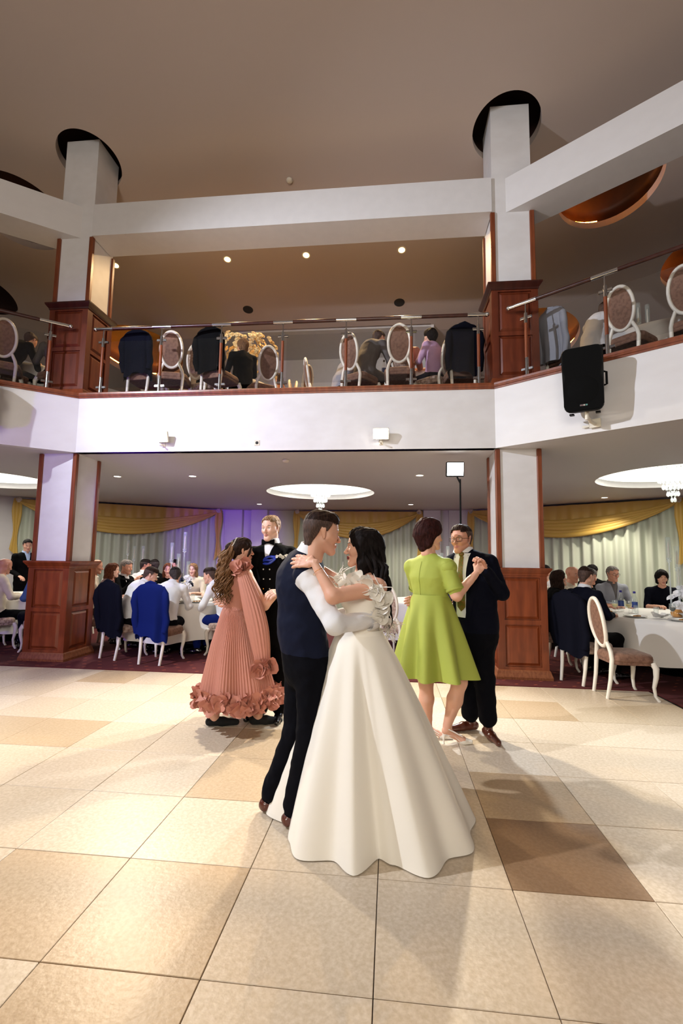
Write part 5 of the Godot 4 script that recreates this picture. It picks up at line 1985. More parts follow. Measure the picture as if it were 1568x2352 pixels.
func lime_woman() -> void:
	var J: Dictionary = FIG.lime
	var fwd = Vector3(0.68, 0, -0.73)
	var f = skeleton(J, {"fwd": fwd, "trunk": 4, "sleeve": 4, "forearm": 0, "short": true, "chest": 0.172, "waist": 0.145, "hip": 0.15, "flat": 1.36, "arm": 0.058, "neck": 0.05, "shoulder": 0.062, "wr": 0.0045, "leggroup": 0, "leg": [0.085, 0.058, 0.036]})
	f.k = 0.02
	for s in ["r", "l"]:
		var d: Vector3 = {"r": Vector3(0.85, 0, -0.1), "l": Vector3(0.8, 0, 0.1)}[s].normalized()
		var an = jv(J, s + "an")
		f.bone(an, an + d * -0.02 + Vector3(0, -0.02, 0), 0.034, 0.026, 0)
		f.bone(an + d * -0.01 + Vector3(0, -0.02, 0), an + d * 0.13 - Vector3(0, an.y - 0.026, 0), 0.026, 0.027, 0)
		f.bone(an + d * 0.12 - Vector3(0, an.y - 0.024, 0), an + d * 0.19 - Vector3(0, an.y - 0.02, 0), 0.03, 0.016, 3 if s == "r" else 5)
	queue(f)
	var hr = limb_hand(J, "r", V(0.55, 0.75, 0.15), V(0.1, 0.2, -0.95), [0.75, 0.75, 0.7, 0.7], 0.02, 0.6, 0.95)
	later.append(func():
		var t = thing("person", "woman with short dark hair in a lime green knee length dress", "person", V(0.35, 0, 4.08))
		var inv = Transform3D(Basis.IDENTITY, -t.position)
		var hx = head_at(jv(J, "head"), 0.92, 0.36, 0.0, 0.0, 1.0)
		put_groups_at(t, f, {0: ["body", "skin"], 4: ["bodice", "lime_crepe"], 3: ["shoe_toe", "ivory_satin"], 5: ["shoe_toe", "ivory_satin"]}, [[head_f, hx], [hr, Transform3D.IDENTITY]], J)
		put_eyes_at(t, hx)
		part("hair", hair_t["bob"].out[0], "hair_mahogany", t, inv * hx * Transform3D(Basis.IDENTITY.scaled(Vector3(1.06, 1.06, 1.08)), Vector3(0, 0.004, -0.008)))
		var lobes = []
		var R = rng(12)
		var an = [-175, -152, -128, -100, -78, -55, -38, -18, 2, 22, 44, 66, 92, 118, 140, 162]
		for k in an.size():
			lobes.append([an[k], 0.325 + (0.05 if k % 2 else -0.055) + R.randf_range(-0.01, 0.01)])
		part("skirt", skirt_mesh(jv(J, "waist") + Vector3(0, 0.0, 0), V(0.365, 0.535, 4.06), 0.152, lobes, 24, 160, 0.8, 0.0, 0, fwd, 1.12), "lime_crepe", t, inv)
		var wb = MB.new()
		# seam and zip
		var c = jv(J, "chest")
		var l = f.all()
		var zp = []
		for k in 14:
			zp.append(f.hit(c - fwd * 0.4 + Vector3.UP * (0.13 - k * 0.022), fwd, l) - fwd * 0.002)
		wb.tube(zp, 0.0016, 5)
		part("zip_seam", wb, "lime_crepe", t, inv)
		for s in ["r", "l"]:
			var sh = jv(J, s + "sh")
			var pf = MB.new()
			pf.ball(sh + Vector3(0, 0.015, 0) + (jv(J, s + "el") - sh) * 0.12, Vector3(0.075, 0.068, 0.07), 18, 12)
			part("puff_sleeve", pf, "lime_crepe", t, inv)
			var el = jv(J, s + "el")
			var dd = (el - sh).normalized()
			part("sleeve_hem", band(sh.lerp(el, 0.76), dd, Vector3.FORWARD, 0.061, 0.063, 0.022), "lime_crepe", t, inv)
			# slingback shoe: heel, sole and strap
			var a = jv(J, s + "an")
			var d: Vector3 = {"r": Vector3(0.85, 0, -0.1), "l": Vector3(0.8, 0, 0.1)}[s].normalized()
			var sho = MB.new()
			var hb = a + d * -0.025
			sho.tube([hb + Vector3(0, -0.045, 0), Vector3(hb.x, 0.03, hb.z) - d * 0.006, Vector3(hb.x, 0.0, hb.z) - d * 0.004], [0.016, 0.007, 0.006], 10)
			sho.tube([hb + Vector3(0, -0.047, 0), a + d * 0.05 - Vector3(0, (a.y - 0.03) * 0.6, 0), a + d * 0.12 - Vector3(0, a.y - 0.008, 0), a + d * 0.2 - Vector3(0, a.y - 0.006, 0)], [0.024, 0.026, 0.032, 0.012], 10, true, 0.18, Vector3(0, 1, 0).cross(d))
			sho.tube([a + d * 0.10 + Vector3(0.02, -0.06, 0.02), a + d * 0.01 + Vector3(0, 0.0, 0.036), a - d * 0.036 + Vector3(0, 0.005, 0), a + d * 0.01 + Vector3(0, 0.0, -0.036)], 0.004, 6)
			part("slingback_shoe", sho, "ivory_satin", t, inv)
		)

func navy_man() -> void:
	var J: Dictionary = FIG.navy
	var fwd = Vector3(-0.62, 0, 0.78)
	var f = skeleton(J, {"fwd": fwd, "trunk": 4, "sleeve": 4, "chest": 0.192, "waist": 0.182, "hip": 0.19, "flat": 1.32, "arm": 0.064, "shoulder": 0.072, "neck": 0.062, "wr": 0.006, "leg": [0.1, 0.083, 0.076], "feet": {"r": Vector3(-1, 0, 0.35), "l": Vector3(0.25, 0, 1)}})
	f.k = 0.04
	f.bone(jv(J, "pelvis"), jv(J, "pelvis") - Vector3(0, 0.10, 0), 0.195, 0.20, 4, fwd, 1.28)
	var mid = jv(J, "waist")
	f.recolor = func(p: Vector3, g: int) -> int:
		if g == 4 and p.y < 0.86:
			return 2
		return g
	queue(f)
	var hr = limb_hand(J, "r", V(-0.55, 0.02, -0.75), V(-0.5, 0.1, -0.9), [0.25, 0.28, 0.3, 0.35], 0.03, 0.2)
	var hl = limb_hand(J, "l", V(-0.35, 0.8, -0.25), V(0.9, 0.2, 0.2), [0.8, 0.85, 0.85, 0.85], 0.02, 0.2)
	later.append(func():
		var t = thing("person", "man with glasses in navy suit and patterned tie holding the woman's hand", "person", V(0.74, 0, 4.3))
		var inv = Transform3D(Basis.IDENTITY, -t.position)
		var hx = head_at(jv(J, "head") + Vector3(-0.01, 0, 0), -0.62, -0.78, 0.0, 0.05, 1.06)
		put_groups_at(t, f, {0: ["body", "skin_tan"], 2: ["trousers", "trouser_navy"], 3: ["shoe", "leather_brown"], 5: ["shoe", "leather_brown"], 4: ["jacket", "suit_navy"]}, [[head_m, hx], [hr, Transform3D.IDENTITY], [hl, Transform3D.IDENTITY]], J)
		put_eyes_at(t, hx)
		put_hair(t, "short", "hair_brown", inv * hx)
		var nk = jv(J, "neck")
		part("shirt_collar", band(nk + Vector3(0, -0.005, 0) + fwd * 0.006, Vector3.UP, fwd, 0.08, 0.072, 0.05, 0.35), "shirt_white", t, inv)
		front_patches(t, inv, f, jv(J, "chest"), nk - Vector3(0, 0.01, 0), fwd, 0.075, 0.55, "shirt_white", "suit_navy", 0.47, "tie_green", inv)
		# glasses
		part("glasses", glasses_mesh(hx), "iris_dark", t, inv)
		)

# turn that makes local +z face the direction (dx, dz) of forward coordinates
func face(dx: float, dz: float) -> float:
	return atan2(dx, -dz)

func furniture_materials() -> void:
	mat("chair_white", Color(0.90, 0.88, 0.83), 0.35)
	mat("velvet_brown", Color(0.50, 0.37, 0.30), 0.8, {"tex": noise_tex(256, 0.03, 4, Color(0.8, 0.77, 0.76), Color(1.15, 1.12, 1.1), Vector2.ONE, 51, 0.6, 1.8), "scale": 2.6, "sheen": 0.4})
	mat("velvet_beige", Color(0.70, 0.62, 0.57), 0.8, {"tex": noise_tex(256, 0.03, 4, Color(0.7, 0.65, 0.62), Color(1.2, 1.18, 1.15), Vector2.ONE, 53, 0.6, 2.0), "scale": 2.6, "sheen": 0.4})
	mat("cloth_white", Color(0.88, 0.87, 0.85), 0.75, {"sheen": 0.15})
	mat("sheer_green", Color(0.76, 0.79, 0.72), 0.8, {"back": Color(0.25, 0.27, 0.23)})
	mat("swag_gold", Color(0.78, 0.64, 0.30), 0.5, {"sheen": 0.4})
	mat("window_night", Color(0.015, 0.02, 0.03), 0.1)
	mat("china", Color(0.82, 0.82, 0.81), 0.25)
	mat("drink_glass", Color(0.8, 0.88, 0.86), 0.03, {"alpha": 0.09})
	mat("crystal", Color(0.9, 0.94, 0.95), 0.05, {"alpha": 0.3})
	mat("wine_red", Color(0.10, 0.005, 0.012), 0.1)
	mat("wine_white", Color(0.85, 0.78, 0.5), 0.1)
	mat("juice", Color(0.82, 0.55, 0.12), 0.1)
	mat("cola", Color(0.02, 0.008, 0.005), 0.08)
	mat("label_red", Color(0.62, 0.05, 0.05), 0.4)
	mat("label_blue", Color(0.15, 0.25, 0.5), 0.4)
	mat("cap_blue", Color(0.08, 0.05, 0.5), 0.4)
	mat("cap_yellow", Color(0.75, 0.6, 0.03), 0.4)
	mat("candle", Color(0.85, 0.82, 0.76), 0.5, {"sss": 0.15})
	mat("leaf", Color(0.22, 0.38, 0.2), 0.5)
	mat("orchid_white", Color(0.92, 0.92, 0.93), 0.55, {"back": Color(0.3, 0.3, 0.3)})
	mat("orchid_cream", Color(0.90, 0.80, 0.58), 0.55, {"back": Color(0.3, 0.24, 0.14)})
	mat("orchid_navy", Color(0.08, 0.12, 0.24), 0.55)
	mat("food", Color(0.72, 0.52, 0.25), 0.6, {"tex": noise_tex(128, 0.1, 3, Color(0.5, 0.6, 0.3), Color(1.3, 1.0, 0.8), Vector2.ONE, 57, 0.6, 2.6), "scale": 12.0})
	mat("lining_olive", Color(0.35, 0.34, 0.22), 0.6)

var chair_proto := {}
# oval-back dining chair, local +z to the front
func chair_parts(pad: String) -> Array:
	var L = []
	var b = MB.new()
	# seat cushion: domed, rounded square tapering to the back
	var rows = []
	for q in [[0.90, 0.395], [0.985, 0.40], [1.0, 0.425], [0.985, 0.455], [0.93, 0.475], [0.75, 0.49], [0.4, 0.498], [0.02, 0.5]]:
		var row = PackedVector3Array()
		for p in round_rect(0.46 * q[0], 0.45 * q[0], 0.10 * q[0], 6):
			row.append(Vector3(p.x * (1.0 + 0.22 * p.y), q[1], p.y + 0.0))
		rows.append(row)
	b.grid(rows, true, true)
	L.append(["seat", b, pad])
	b = MB.new()
	rows = []
	for q in [[0.88, 0.365], [0.96, 0.37], [0.97, 0.405], [0.9, 0.41]]:
		var row = PackedVector3Array()
		for p in round_rect(0.46 * q[0], 0.45 * q[0], 0.09 * q[0], 6):
			row.append(Vector3(p.x * (1.0 + 0.22 * p.y), q[1], p.y))
		rows.append(row)
	b.grid(rows, true, true)
	L.append(["seat_rail", b, pad])
	for s in [-1.0, 1.0]:
		b = MB.new()
		# cabriole front leg
		b.tube([Vector3(s * 0.205, 0.40, 0.19), Vector3(s * 0.222, 0.34, 0.215), Vector3(s * 0.22, 0.25, 0.212), Vector3(s * 0.205, 0.14, 0.195), Vector3(s * 0.208, 0.05, 0.205), Vector3(s * 0.222, 0.0, 0.235)], [0.034, 0.032, 0.026, 0.019, 0.016, 0.017], 10)
		L.append(["leg", b, "chair_white"])
		b = MB.new()
		b.tube([Vector3(s * 0.155, 0.0, -0.27), Vector3(s * 0.165, 0.2, -0.235), Vector3(s * 0.172, 0.42, -0.215), Vector3(s * 0.155, 0.50, -0.218), Vector3(s * 0.11, 0.60, -0.235)], [0.018, 0.021, 0.024, 0.023, 0.02], 10)
		L.append(["leg", b, "chair_white"])
	var tilt = Basis(Vector3.RIGHT, -0.16)
	var c = Vector3(0, 0.80, -0.265)
	var ring = []
	for k in 41:
		var a = TAU * k / 40
		ring.append(c + tilt * Vector3(cos(a) * 0.158, sin(a) * 0.268, -0.012 * cos(a) * cos(a)))
	b = MB.new()
	b.tube(ring, 0.021, 10, false)
	L.append(["back_frame", b, "chair_white"])
	for s in [-1.0, 1.0]:
		b = MB.new()
		rows = []
		for q in [[1.0, 0.006], [0.97, 0.016], [0.8, 0.024], [0.4, 0.029], [0.02, 0.03]]:
			var row = PackedVector3Array()
			for k in 32:
				var a = TAU * k / 32
				row.append(c + tilt * Vector3(cos(a) * 0.146 * q[0], sin(a) * 0.255 * q[0], s * (q[1] * (1.0 if s > 0 else 0.45))))
			rows.append(row)
		b.grid(rows, true)
		L.append(["back_pad", b, pad])
	return L

var chair_at := []
func chair(at: Vector3, turn: float, label: String, group: String, pad := "velvet_beige") -> Node3D:
	chair_at.append(at)
	if not chair_proto.has(pad):
		var t = thing("dining_chair", label, "chair", at, turn, group)
		for q in chair_parts(pad):
			part(q[0], q[1], q[2], t)
		chair_proto[pad] = t
		return t
	var o = copy(chair_proto[pad], "dining_chair", at, turn, label)
	o.set_meta("group", group)
	return o

# jacket hung over a chair back; chair axes
func jacket(at: Vector3, turn: float, cloth: String, label: String, low := 0.42, sd := 1, open := false) -> void:
	var t = thing("suit_jacket", label, "jacket", at, turn, "jackets hung on chairs")
	var R = rng(sd)
	var ph = R.randf() * TAU
	var rows = []
	var n = 22
	for k in n + 1:
		var s = float(k) / n
		var y = lerpf(1.105, low + 0.04 * sin(ph), s)
		var e = clampf(s / 0.16, 0.0, 1.0)
		var w = 0.222 * sqrt(1.0 - (1.0 - e) * (1.0 - e) * 0.995) + 0.012 * s
		var d = 0.060 * sqrt(1.0 - (1.0 - e) * (1.0 - e) * 0.9) + 0.026 * s
		var row = PackedVector3Array()
		for q in 48:
			var a = TAU * q / 48
			var fold = 1.0 + smoothstep(0.1, 0.7, s) * (0.24 * sin(a * 5 + ph + s * 0.6) + 0.16 * sin(a * 9 + ph * 2 - s))
			var x = signf(cos(a)) * pow(absf(cos(a)), 0.75) * w * (1.0 + 0.04 * s * sin(a * 3 + ph))
			var z = sin(a) * d * fold
			var zc = -0.265 - (maxf(y, 0.55) - 0.8) * 0.16
			row.append(Vector3(x, y + 0.045 * s * sin(a * 2.0 + ph) * s + 0.02 * s * sin(a * 7.0), zc - 0.012 + z))
		rows.append(row)
	var b = MB.new()
	b.grid(rows, true)
	part("jacket_body", b, cloth, t)
	for s in [-1.0, 1.0]:
		b = MB.new()
		b.tube([Vector3(s * 0.165, 1.04, -0.30), Vector3(s * 0.215, 0.95, -0.315), Vector3(s * 0.232, 0.84, -0.32), Vector3(s * 0.222, 0.72, -0.30), Vector3(s * 0.235, 0.6, -0.285), Vector3(s * 0.215, low + 0.04 + 0.05 * R.randf(), -0.275 + 0.02 * s)], [0.03, 0.055, 0.058, 0.05, 0.054, 0.046], 12, true, 0.75)
		part("sleeve", b, cloth, t)
	if true:
		b = MB.new()
		b.tube([Vector3(-0.08, 1.085, -0.32), Vector3(0, 1.11, -0.335), Vector3(0.08, 1.085, -0.32)], [0.018, 0.022, 0.018], 8)
		part("collar", b, cloth, t)

func round_table(c: Vector2, y0: float, r: float, drop: float, label: String, sd: int) -> void:
	var t = thing("banquet_table", "round banquet table " + label, "table", V(c.x, y0, c.y), 0.0, "round banquet tables")
	var b = MB.new()
	b.lathe(Vector3(0, 0.735, 0), [[0.001, 0.0], [r - 0.01, 0.0], [r - 0.01, 0.02], [0.001, 0.02]], 48)
	part("table_top", b, "wood", t)
	b = MB.new()
	b.lathe(Vector3.ZERO, [[0.3, 0.0], [0.28, 0.03], [0.05, 0.06], [0.045, 0.7], [0.2, 0.735]], 20)
	part("pedestal", b, "black_plastic", t)
	var k = thing("tablecloth", "white cloth draped over the round table " + label, "tablecloth", V(c.x, y0, c.y), 0.0, "white round tablecloths")
	var R = rng(sd)
	var ph = R.randf() * TAU
	b = MB.new()
	var rows = []
	for q in [0.001, 0.5, 0.96]:
		var row = PackedVector3Array()
		for s in 120:
			var a = TAU * s / 120
			row.append(Vector3(cos(a) * r * q, 0.762, sin(a) * r * q))
		rows.append(row)
	for q in 12:
		var s0 = q / 11.0
		var row = PackedVector3Array()
		for s in 120:
			var a = TAU * s / 120
			var f = 0.05 * sin(a * 9 + ph) + 0.025 * sin(a * 17 + ph * 2)
			var rr = r + 0.012 + s0 * (0.03 + f) 
			row.append(Vector3(cos(a) * rr, 0.757 - s0 * drop * (1.0 + 0.04 * sin(a * 4 + ph)), sin(a) * rr))
		rows.append(row)
	b.grid(rows, true, false, true)
	part("cloth", b, "cloth_white", k)

var ware := {}
func ware_mesh(kind: String) -> Array:
	if ware.has(kind):
		return ware[kind]
	var L = []
	var b = MB.new()
	if kind == "plate":
		b.lathe(Vector3.ZERO, [[0.001, 0.004], [0.08, 0.004], [0.09, 0.008], [0.135, 0.022], [0.137, 0.019], [0.09, 0.002], [0.001, 0.0]], 36)
		L.append(["dish", b, "china"])
		b = MB.new()
		var R = rng(3)
		for k in 5:
			b.ball(Vector3(R.randf_range(-0.05, 0.05), 0.014, R.randf_range(-0.05, 0.05)), Vector3(R.randf_range(0.018, 0.035), 0.015, R.randf_range(0.018, 0.03)), 8, 6)
		L.append(["food", b, "food"])
	elif kind == "glass":
		b.lathe(Vector3.ZERO, [[0.033, 0.0], [0.03, 0.004], [0.005, 0.008], [0.004, 0.075], [0.02, 0.09], [0.036, 0.12], [0.038, 0.15], [0.033, 0.185], [0.0315, 0.185], [0.0365, 0.15], [0.0345, 0.12], [0.018, 0.092], [0.001, 0.086]], 20)
		L.append(["bowl_and_stem", b, "drink_glass"])
		b = MB.new()
		b.lathe(Vector3.ZERO, [[0.001, 0.088], [0.017, 0.094], [0.0335, 0.12], [0.0355, 0.14], [0.001, 0.14]], 20)
		L.append(["wine", b, "wine_white"])
	elif kind == "tumbler":
		b.lathe(Vector3.ZERO, [[0.028, 0.0], [0.033, 0.115], [0.0315, 0.115], [0.027, 0.008], [0.001, 0.008]], 20)
		L.append(["cup", b, "drink_glass"])
	elif kind == "bottle":
		b.lathe(Vector3.ZERO, [[0.001, 0.0], [0.036, 0.002], [0.038, 0.02], [0.036, 0.09], [0.038, 0.16], [0.033, 0.2], [0.016, 0.25], [0.013, 0.275], [0.001, 0.277]], 20)
		L.append(["flask", b, "drink_glass"])
		b = MB.new()
		b.lathe(Vector3.ZERO, [[0.0382, 0.075], [0.0385, 0.078], [0.0385, 0.15], [0.0382, 0.152]], 20)
		L.append(["label_band", b, "label_blue"])
		b = MB.new()
		b.lathe(Vector3.ZERO, [[0.016, 0.27], [0.0165, 0.273], [0.0165, 0.297], [0.001, 0.299]], 14)
		L.append(["cap", b, "cap_blue"])
	elif kind == "cola":
		b.lathe(Vector3.ZERO, [[0.001, 0.0], [0.036, 0.002], [0.038, 0.02], [0.034, 0.09], [0.038, 0.14], [0.034, 0.18]], 20)
		L.append(["filled_flask", b, "cola"])
		b = MB.new()
		b.lathe(Vector3.ZERO, [[0.034, 0.18], [0.017, 0.24], [0.013, 0.26], [0.001, 0.262]], 20)
		L.append(["neck", b, "drink_glass"])
		b = MB.new()
		b.lathe(Vector3.ZERO, [[0.0375, 0.13], [0.0388, 0.135], [0.037, 0.185], [0.0345, 0.188]], 20)
		L.append(["label_band", b, "label_red"])
		b = MB.new()
		b.lathe(Vector3.ZERO, [[0.016, 0.255], [0.0165, 0.258], [0.0165, 0.28], [0.001, 0.282]], 14)
		L.append(["cap", b, "cap_yellow"])
	elif kind == "bowl":
		b.lathe(Vector3.ZERO, [[0.04, 0.0], [0.045, 0.006], [0.10, 0.05], [0.125, 0.062], [0.122, 0.065], [0.095, 0.052], [0.04, 0.012], [0.001, 0.01]], 30)
		L.append(["dish", b, "china"])
		b = MB.new()
		b.lathe(Vector3.ZERO, [[0.092, 0.05], [0.06, 0.066], [0.001, 0.072]], 20)
		L.append(["food", b, "food"])
	elif kind == "jug":
		b.lathe(Vector3.ZERO, [[0.001, 0.003], [0.05, 0.003], [0.068, 0.03], [0.07, 0.06], [0.05, 0.10], [0.001, 0.102]], 20)
		L.append(["juice", b, "juice"])
		b = MB.new()
		b.lathe(Vector3.ZERO, [[0.052, 0.0], [0.071, 0.03], [0.073, 0.06], [0.052, 0.105], [0.035, 0.14], [0.045, 0.18], [0.043, 0.18], [0.033, 0.14]], 20)
		L.append(["pitcher", b, "drink_glass"])
	elif kind == "napkin":
		var R = rng(14)
		for k in 4:
			petal(b, Vector3(R.randf_range(-0.03, 0.03), 0.02, R.randf_range(-0.03, 0.03)), Vector3(R.randf_range(-0.4, 0.4), 1, R.randf_range(-0.4, 0.4)), 0.075, R, 0.3, 0.35, 3, 12)
		L.append(["cloth", b, "cloth_white"])
	for q in L:
		q[1] = q[1].mesh()
	ware[kind] = L
	return L

const WARE_NAMES := {"plate": ["plate", "white plate with leftover food", "plate"], "glass": ["wine_glass", "stemmed wine glass", "glass"], "tumbler": ["water_glass", "clear water glass", "glass"], "bottle": ["water_bottle", "clear water bottle with blue cap", "bottle"], "cola": ["cola_bottle", "dark cola bottle with red label band", "bottle"], "bowl": ["serving_bowl", "white serving bowl of food", "bowl"], "jug": ["juice_pitcher", "glass pitcher of orange juice", "pitcher"], "napkin": ["napkin", "crumpled white napkin", "napkin"]}
func put_ware(kind: String, c: Vector2, y: float, where: String, swap := {}) -> void:
	var q = WARE_NAMES[kind]
	var t = thing(q[0], q[1] + " " + where, q[2], V(c.x, y, c.y), 0.0, "tableware on the banquet tables")
	for p in ware_mesh(kind):
		part(p[0], p[1], swap.get(p[0], p[2]), t)

func candelabrum(c: Vector2, y: float, arms: Array, label: String) -> void:
	var t = thing("candelabrum", label, "candelabrum", V(c.x, y, c.y), 0.0, "glass candelabra on the tables")
	var b = MB.new()
	b.lathe(Vector3.ZERO, [[0.14, 0.0], [0.14, 0.012], [0.05, 0.02], [0.001, 0.022]], 24)
	part("foot", b, "crystal", t)
	for a in arms:
		var p = Vector3(a[0], 0, a[1])
		b = MB.new()
		b.tube([p + Vector3(0, 0.015, 0), p + Vector3(0, a[2], 0)], 0.011, 8)
		part("stem", b, "crystal", t)
		b = MB.new()
		b.lathe(p + Vector3(0, a[2], 0), [[0.01, -0.02], [0.03, 0.0], [0.034, 0.012], [0.016, 0.018], [0.03, 0.03], [0.033, 0.045], [0.012, 0.047]], 16)
		part("cup", b, "crystal", t)
		b = MB.new()
		b.lathe(p + Vector3(0, a[2] + 0.04, 0), [[0.011, 0.0], [0.010, 0.19], [0.004, 0.225], [0.001, 0.23]], 10)
		part("candle", b, "candle", t)
		b = MB.new()
		b.lathe(p + Vector3(0, a[2] + 0.045, 0), [[0.031, 0.0], [0.031, 0.28], [0.029, 0.28], [0.029, 0.0]], 20)
		part("glass_cylinder", b, "drink_glass", t)

# flower heads of five petals each along drooping stems
func bouquet(c: Vector3, label: String, n: int, spread: Vector3, main: String, second: String, sd: int, pr := 0.035) -> void:
	var t = thing("flower_arrangement", label, "flowers", c)
	var R = rng(sd)
	var b = MB.new()
	b.lathe(Vector3.ZERO, [[0.05, 0.0], [0.06, 0.08], [0.045, 0.16], [0.05, 0.17], [0.001, 0.16]], 18)
	part("vase", b, "drink_glass", t)
	for k in n:
		var p = Vector3(R.randf_range(-1, 1) * spread.x, 0.14 + R.randf() * spread.y, R.randf_range(-1, 1) * spread.z)
		var m = MB.new()
		var nn = (p - Vector3(0, 0.1, 0)).normalized() + Vector3(0, 0.2, 0.7)
		nn = nn.normalized()
		var x = nn.cross(Vector3.UP).normalized()
		var y = x.cross(nn)
		for q in 5:
			var a = TAU * q / 5 + R.randf() * 0.4
			var d = x * cos(a) + y * sin(a)
			petal(m, p + d * pr * 0.75, nn + d * 0.35, pr * R.randf_range(0.75, 1.0), R, 0.12, 0.3, 2, 8)
		m.ball(p + nn * 0.01, Vector3.ONE * pr * 0.28, 7, 5)
		part("flower_head", m, second if k % 6 == 5 else main, t)
		if k % 2 == 0:
			m = MB.new()
			m.tube([Vector3(0, 0.12, 0), Vector3(p.x * 0.4, p.y * 0.8, p.z * 0.4), p], 0.003, 5)
			part("stem", m, "leaf", t)
	for k in 6:
		var m = MB.new()
		var a = R.randf() * TAU
		var p = Vector3(cos(a) * 0.07, 0.15, sin(a) * 0.07)
		petal(m, p, Vector3(cos(a), 0.8, sin(a)), 0.05, R, 0.2, 0.3, 2, 8)
		part("leaf", m, "leaf", t)

func chandelier(c: Vector2, label: String) -> void:
	var t = thing("chandelier", label, "chandelier", V(c.x, 3.24, c.y), 0.0, "crystal chandeliers")
	var b = MB.new()
	b.lathe(Vector3.ZERO, [[0.24, 0.005], [0.24, -0.03], [0.001, -0.035]], 28)
	part("ceiling_plate", b, "chrome", t)
	for q in [[0.20, 0.38, 18], [0.14, 0.50, 14], [0.08, 0.62, 9], [0.03, 0.72, 4]]:
		for k in q[2]:
			var a = TAU * k / q[2]
			var m = MB.new()
			var p = Vector3(cos(a) * q[0], 0, sin(a) * q[0])
			m.tube([p + Vector3(0, -0.03, 0), p + Vector3(0, -q[1] + 0.05, 0)], 0.0015, 4)
			for j in 5:
				m.ball(p + Vector3(0, -q[1] + 0.05 + j * 0.055, 0), Vector3.ONE * 0.011, 6, 4)
			m.ball(p + Vector3(0, -q[1] + 0.012, 0), Vector3(0.020, 0.034, 0.020), 8, 6)
			part("crystal_strand", m, "crystal", t)

# curtain with gathered pelmet, swag and side tails between two points at the wall
func curtain(a: Vector2, c: Vector2, label: String, sd: int) -> void:
	var R = rng(sd)
	var d = c - a
	var w = d.length()
	var ang = atan2(d.y, d.x)
	var m0 = (a + c) / 2
	var t = thing("curtain", "pale green sheer curtain " + label, "curtain", V(m0.x, 0.012, m0.y), ang, "curtains of the hall")
	var rows = []
	var nu = int(w * 60)
	var xs = []
	var ph = 0.0
	for u in nu + 1:
		ph += 0.34 + 0.22 * R.randf()
		xs.append(ph)
	for v in [0.0, 0.5, 1.0]:
		var row = PackedVector3Array()
		for u in nu + 1:
			row.append(Vector3(-w / 2 + w * u / nu, v * 2.86, 0.045 * sin(xs[u]) * (0.85 + 0.3 * v) + 0.02 * sin(xs[u] * 0.31 + v)))
		rows.append(row)
	var b = MB.new()
	b.grid(rows, false, false, true)
	part("sheer_panel", b, "sheer_green", t)
	b = MB.new()
	b.tube([Vector3(-w / 2 - 0.1, 2.87, 0.06), Vector3(w / 2 + 0.1, 2.87, 0.06)], 0.018, 8)
	part("curtain_rod", b, "matte_grey", t)
	var s = thing("valance", "gold draped swag valance " + label, "valance", V(m0.x, 2.0, m0.y), ang, "gold swags over the curtains")
	# gathered pelmet: lower edge sags to the middle
	rows = []
	for v in 7:
		var row = PackedVector3Array()
		for u in nu + 1:
			var tt = float(u) / nu
			var sag = 0.06 + 0.36 * pow(sin(PI * tt), 0.75)
			row.append(Vector3(-w / 2 + w * tt, 0.885 - sag * v / 6.0, 0.10 + 0.016 * sin(xs[u] * 0.9) * (0.3 + v / 6.0) + 0.012 * sin(xs[u] * 0.37)))
		rows.append(row)
	b = MB.new()
	b.grid(rows)
	part("gathered_pelmet", b, "swag_gold", s)
	for k in 5:
		var path = []
		var rad = []
		for u in 41:
			var tt = u / 40.0
			var sag = 0.05 + (0.36 + 0.085 * k) * pow(sin(PI * tt), 0.8)
			path.append(Vector3(-w / 2 + w * tt, 0.885 - sag, 0.125 + 0.012 * sin(tt * 9.0 + k * 2.0)))
			rad.append(0.018 + 0.040 * sin(PI * tt))
		b = MB.new()
		b.tube(path, rad, 10, true, 0.55, Vector3.UP)
		part("swag_fold", b, "swag_gold", s)
	for e in [-1.0, 1.0]:
		rows = []
		for v in 9:
			var row = PackedVector3Array()
			for u in 9:
				var tt = u / 8.0
				row.append(Vector3(e * (w / 2 + 0.02 + (tt - 0.5) * (0.16 + 0.06 * sin(v * 0.9))), 0.9 - v * 0.19 * (1.0 - 0.15 * tt), 0.12 + 0.02 * sin(tt * 9.0)))
			rows.append(row)
		b = MB.new()
		b.grid(rows)
		part("tail", b, "swag_gold", s)
		b = MB.new()
		for k in 5:
			petal(b, Vector3(e * (w / 2), 0.87, 0.15), Vector3(R.randf_range(-0.5, 0.5), R.randf_range(-0.5, 0.5), 1), 0.07 - k * 0.008, R, 0.3, 0.4, 2, 10)
		part("rosette", b, "blouse_cream", s)

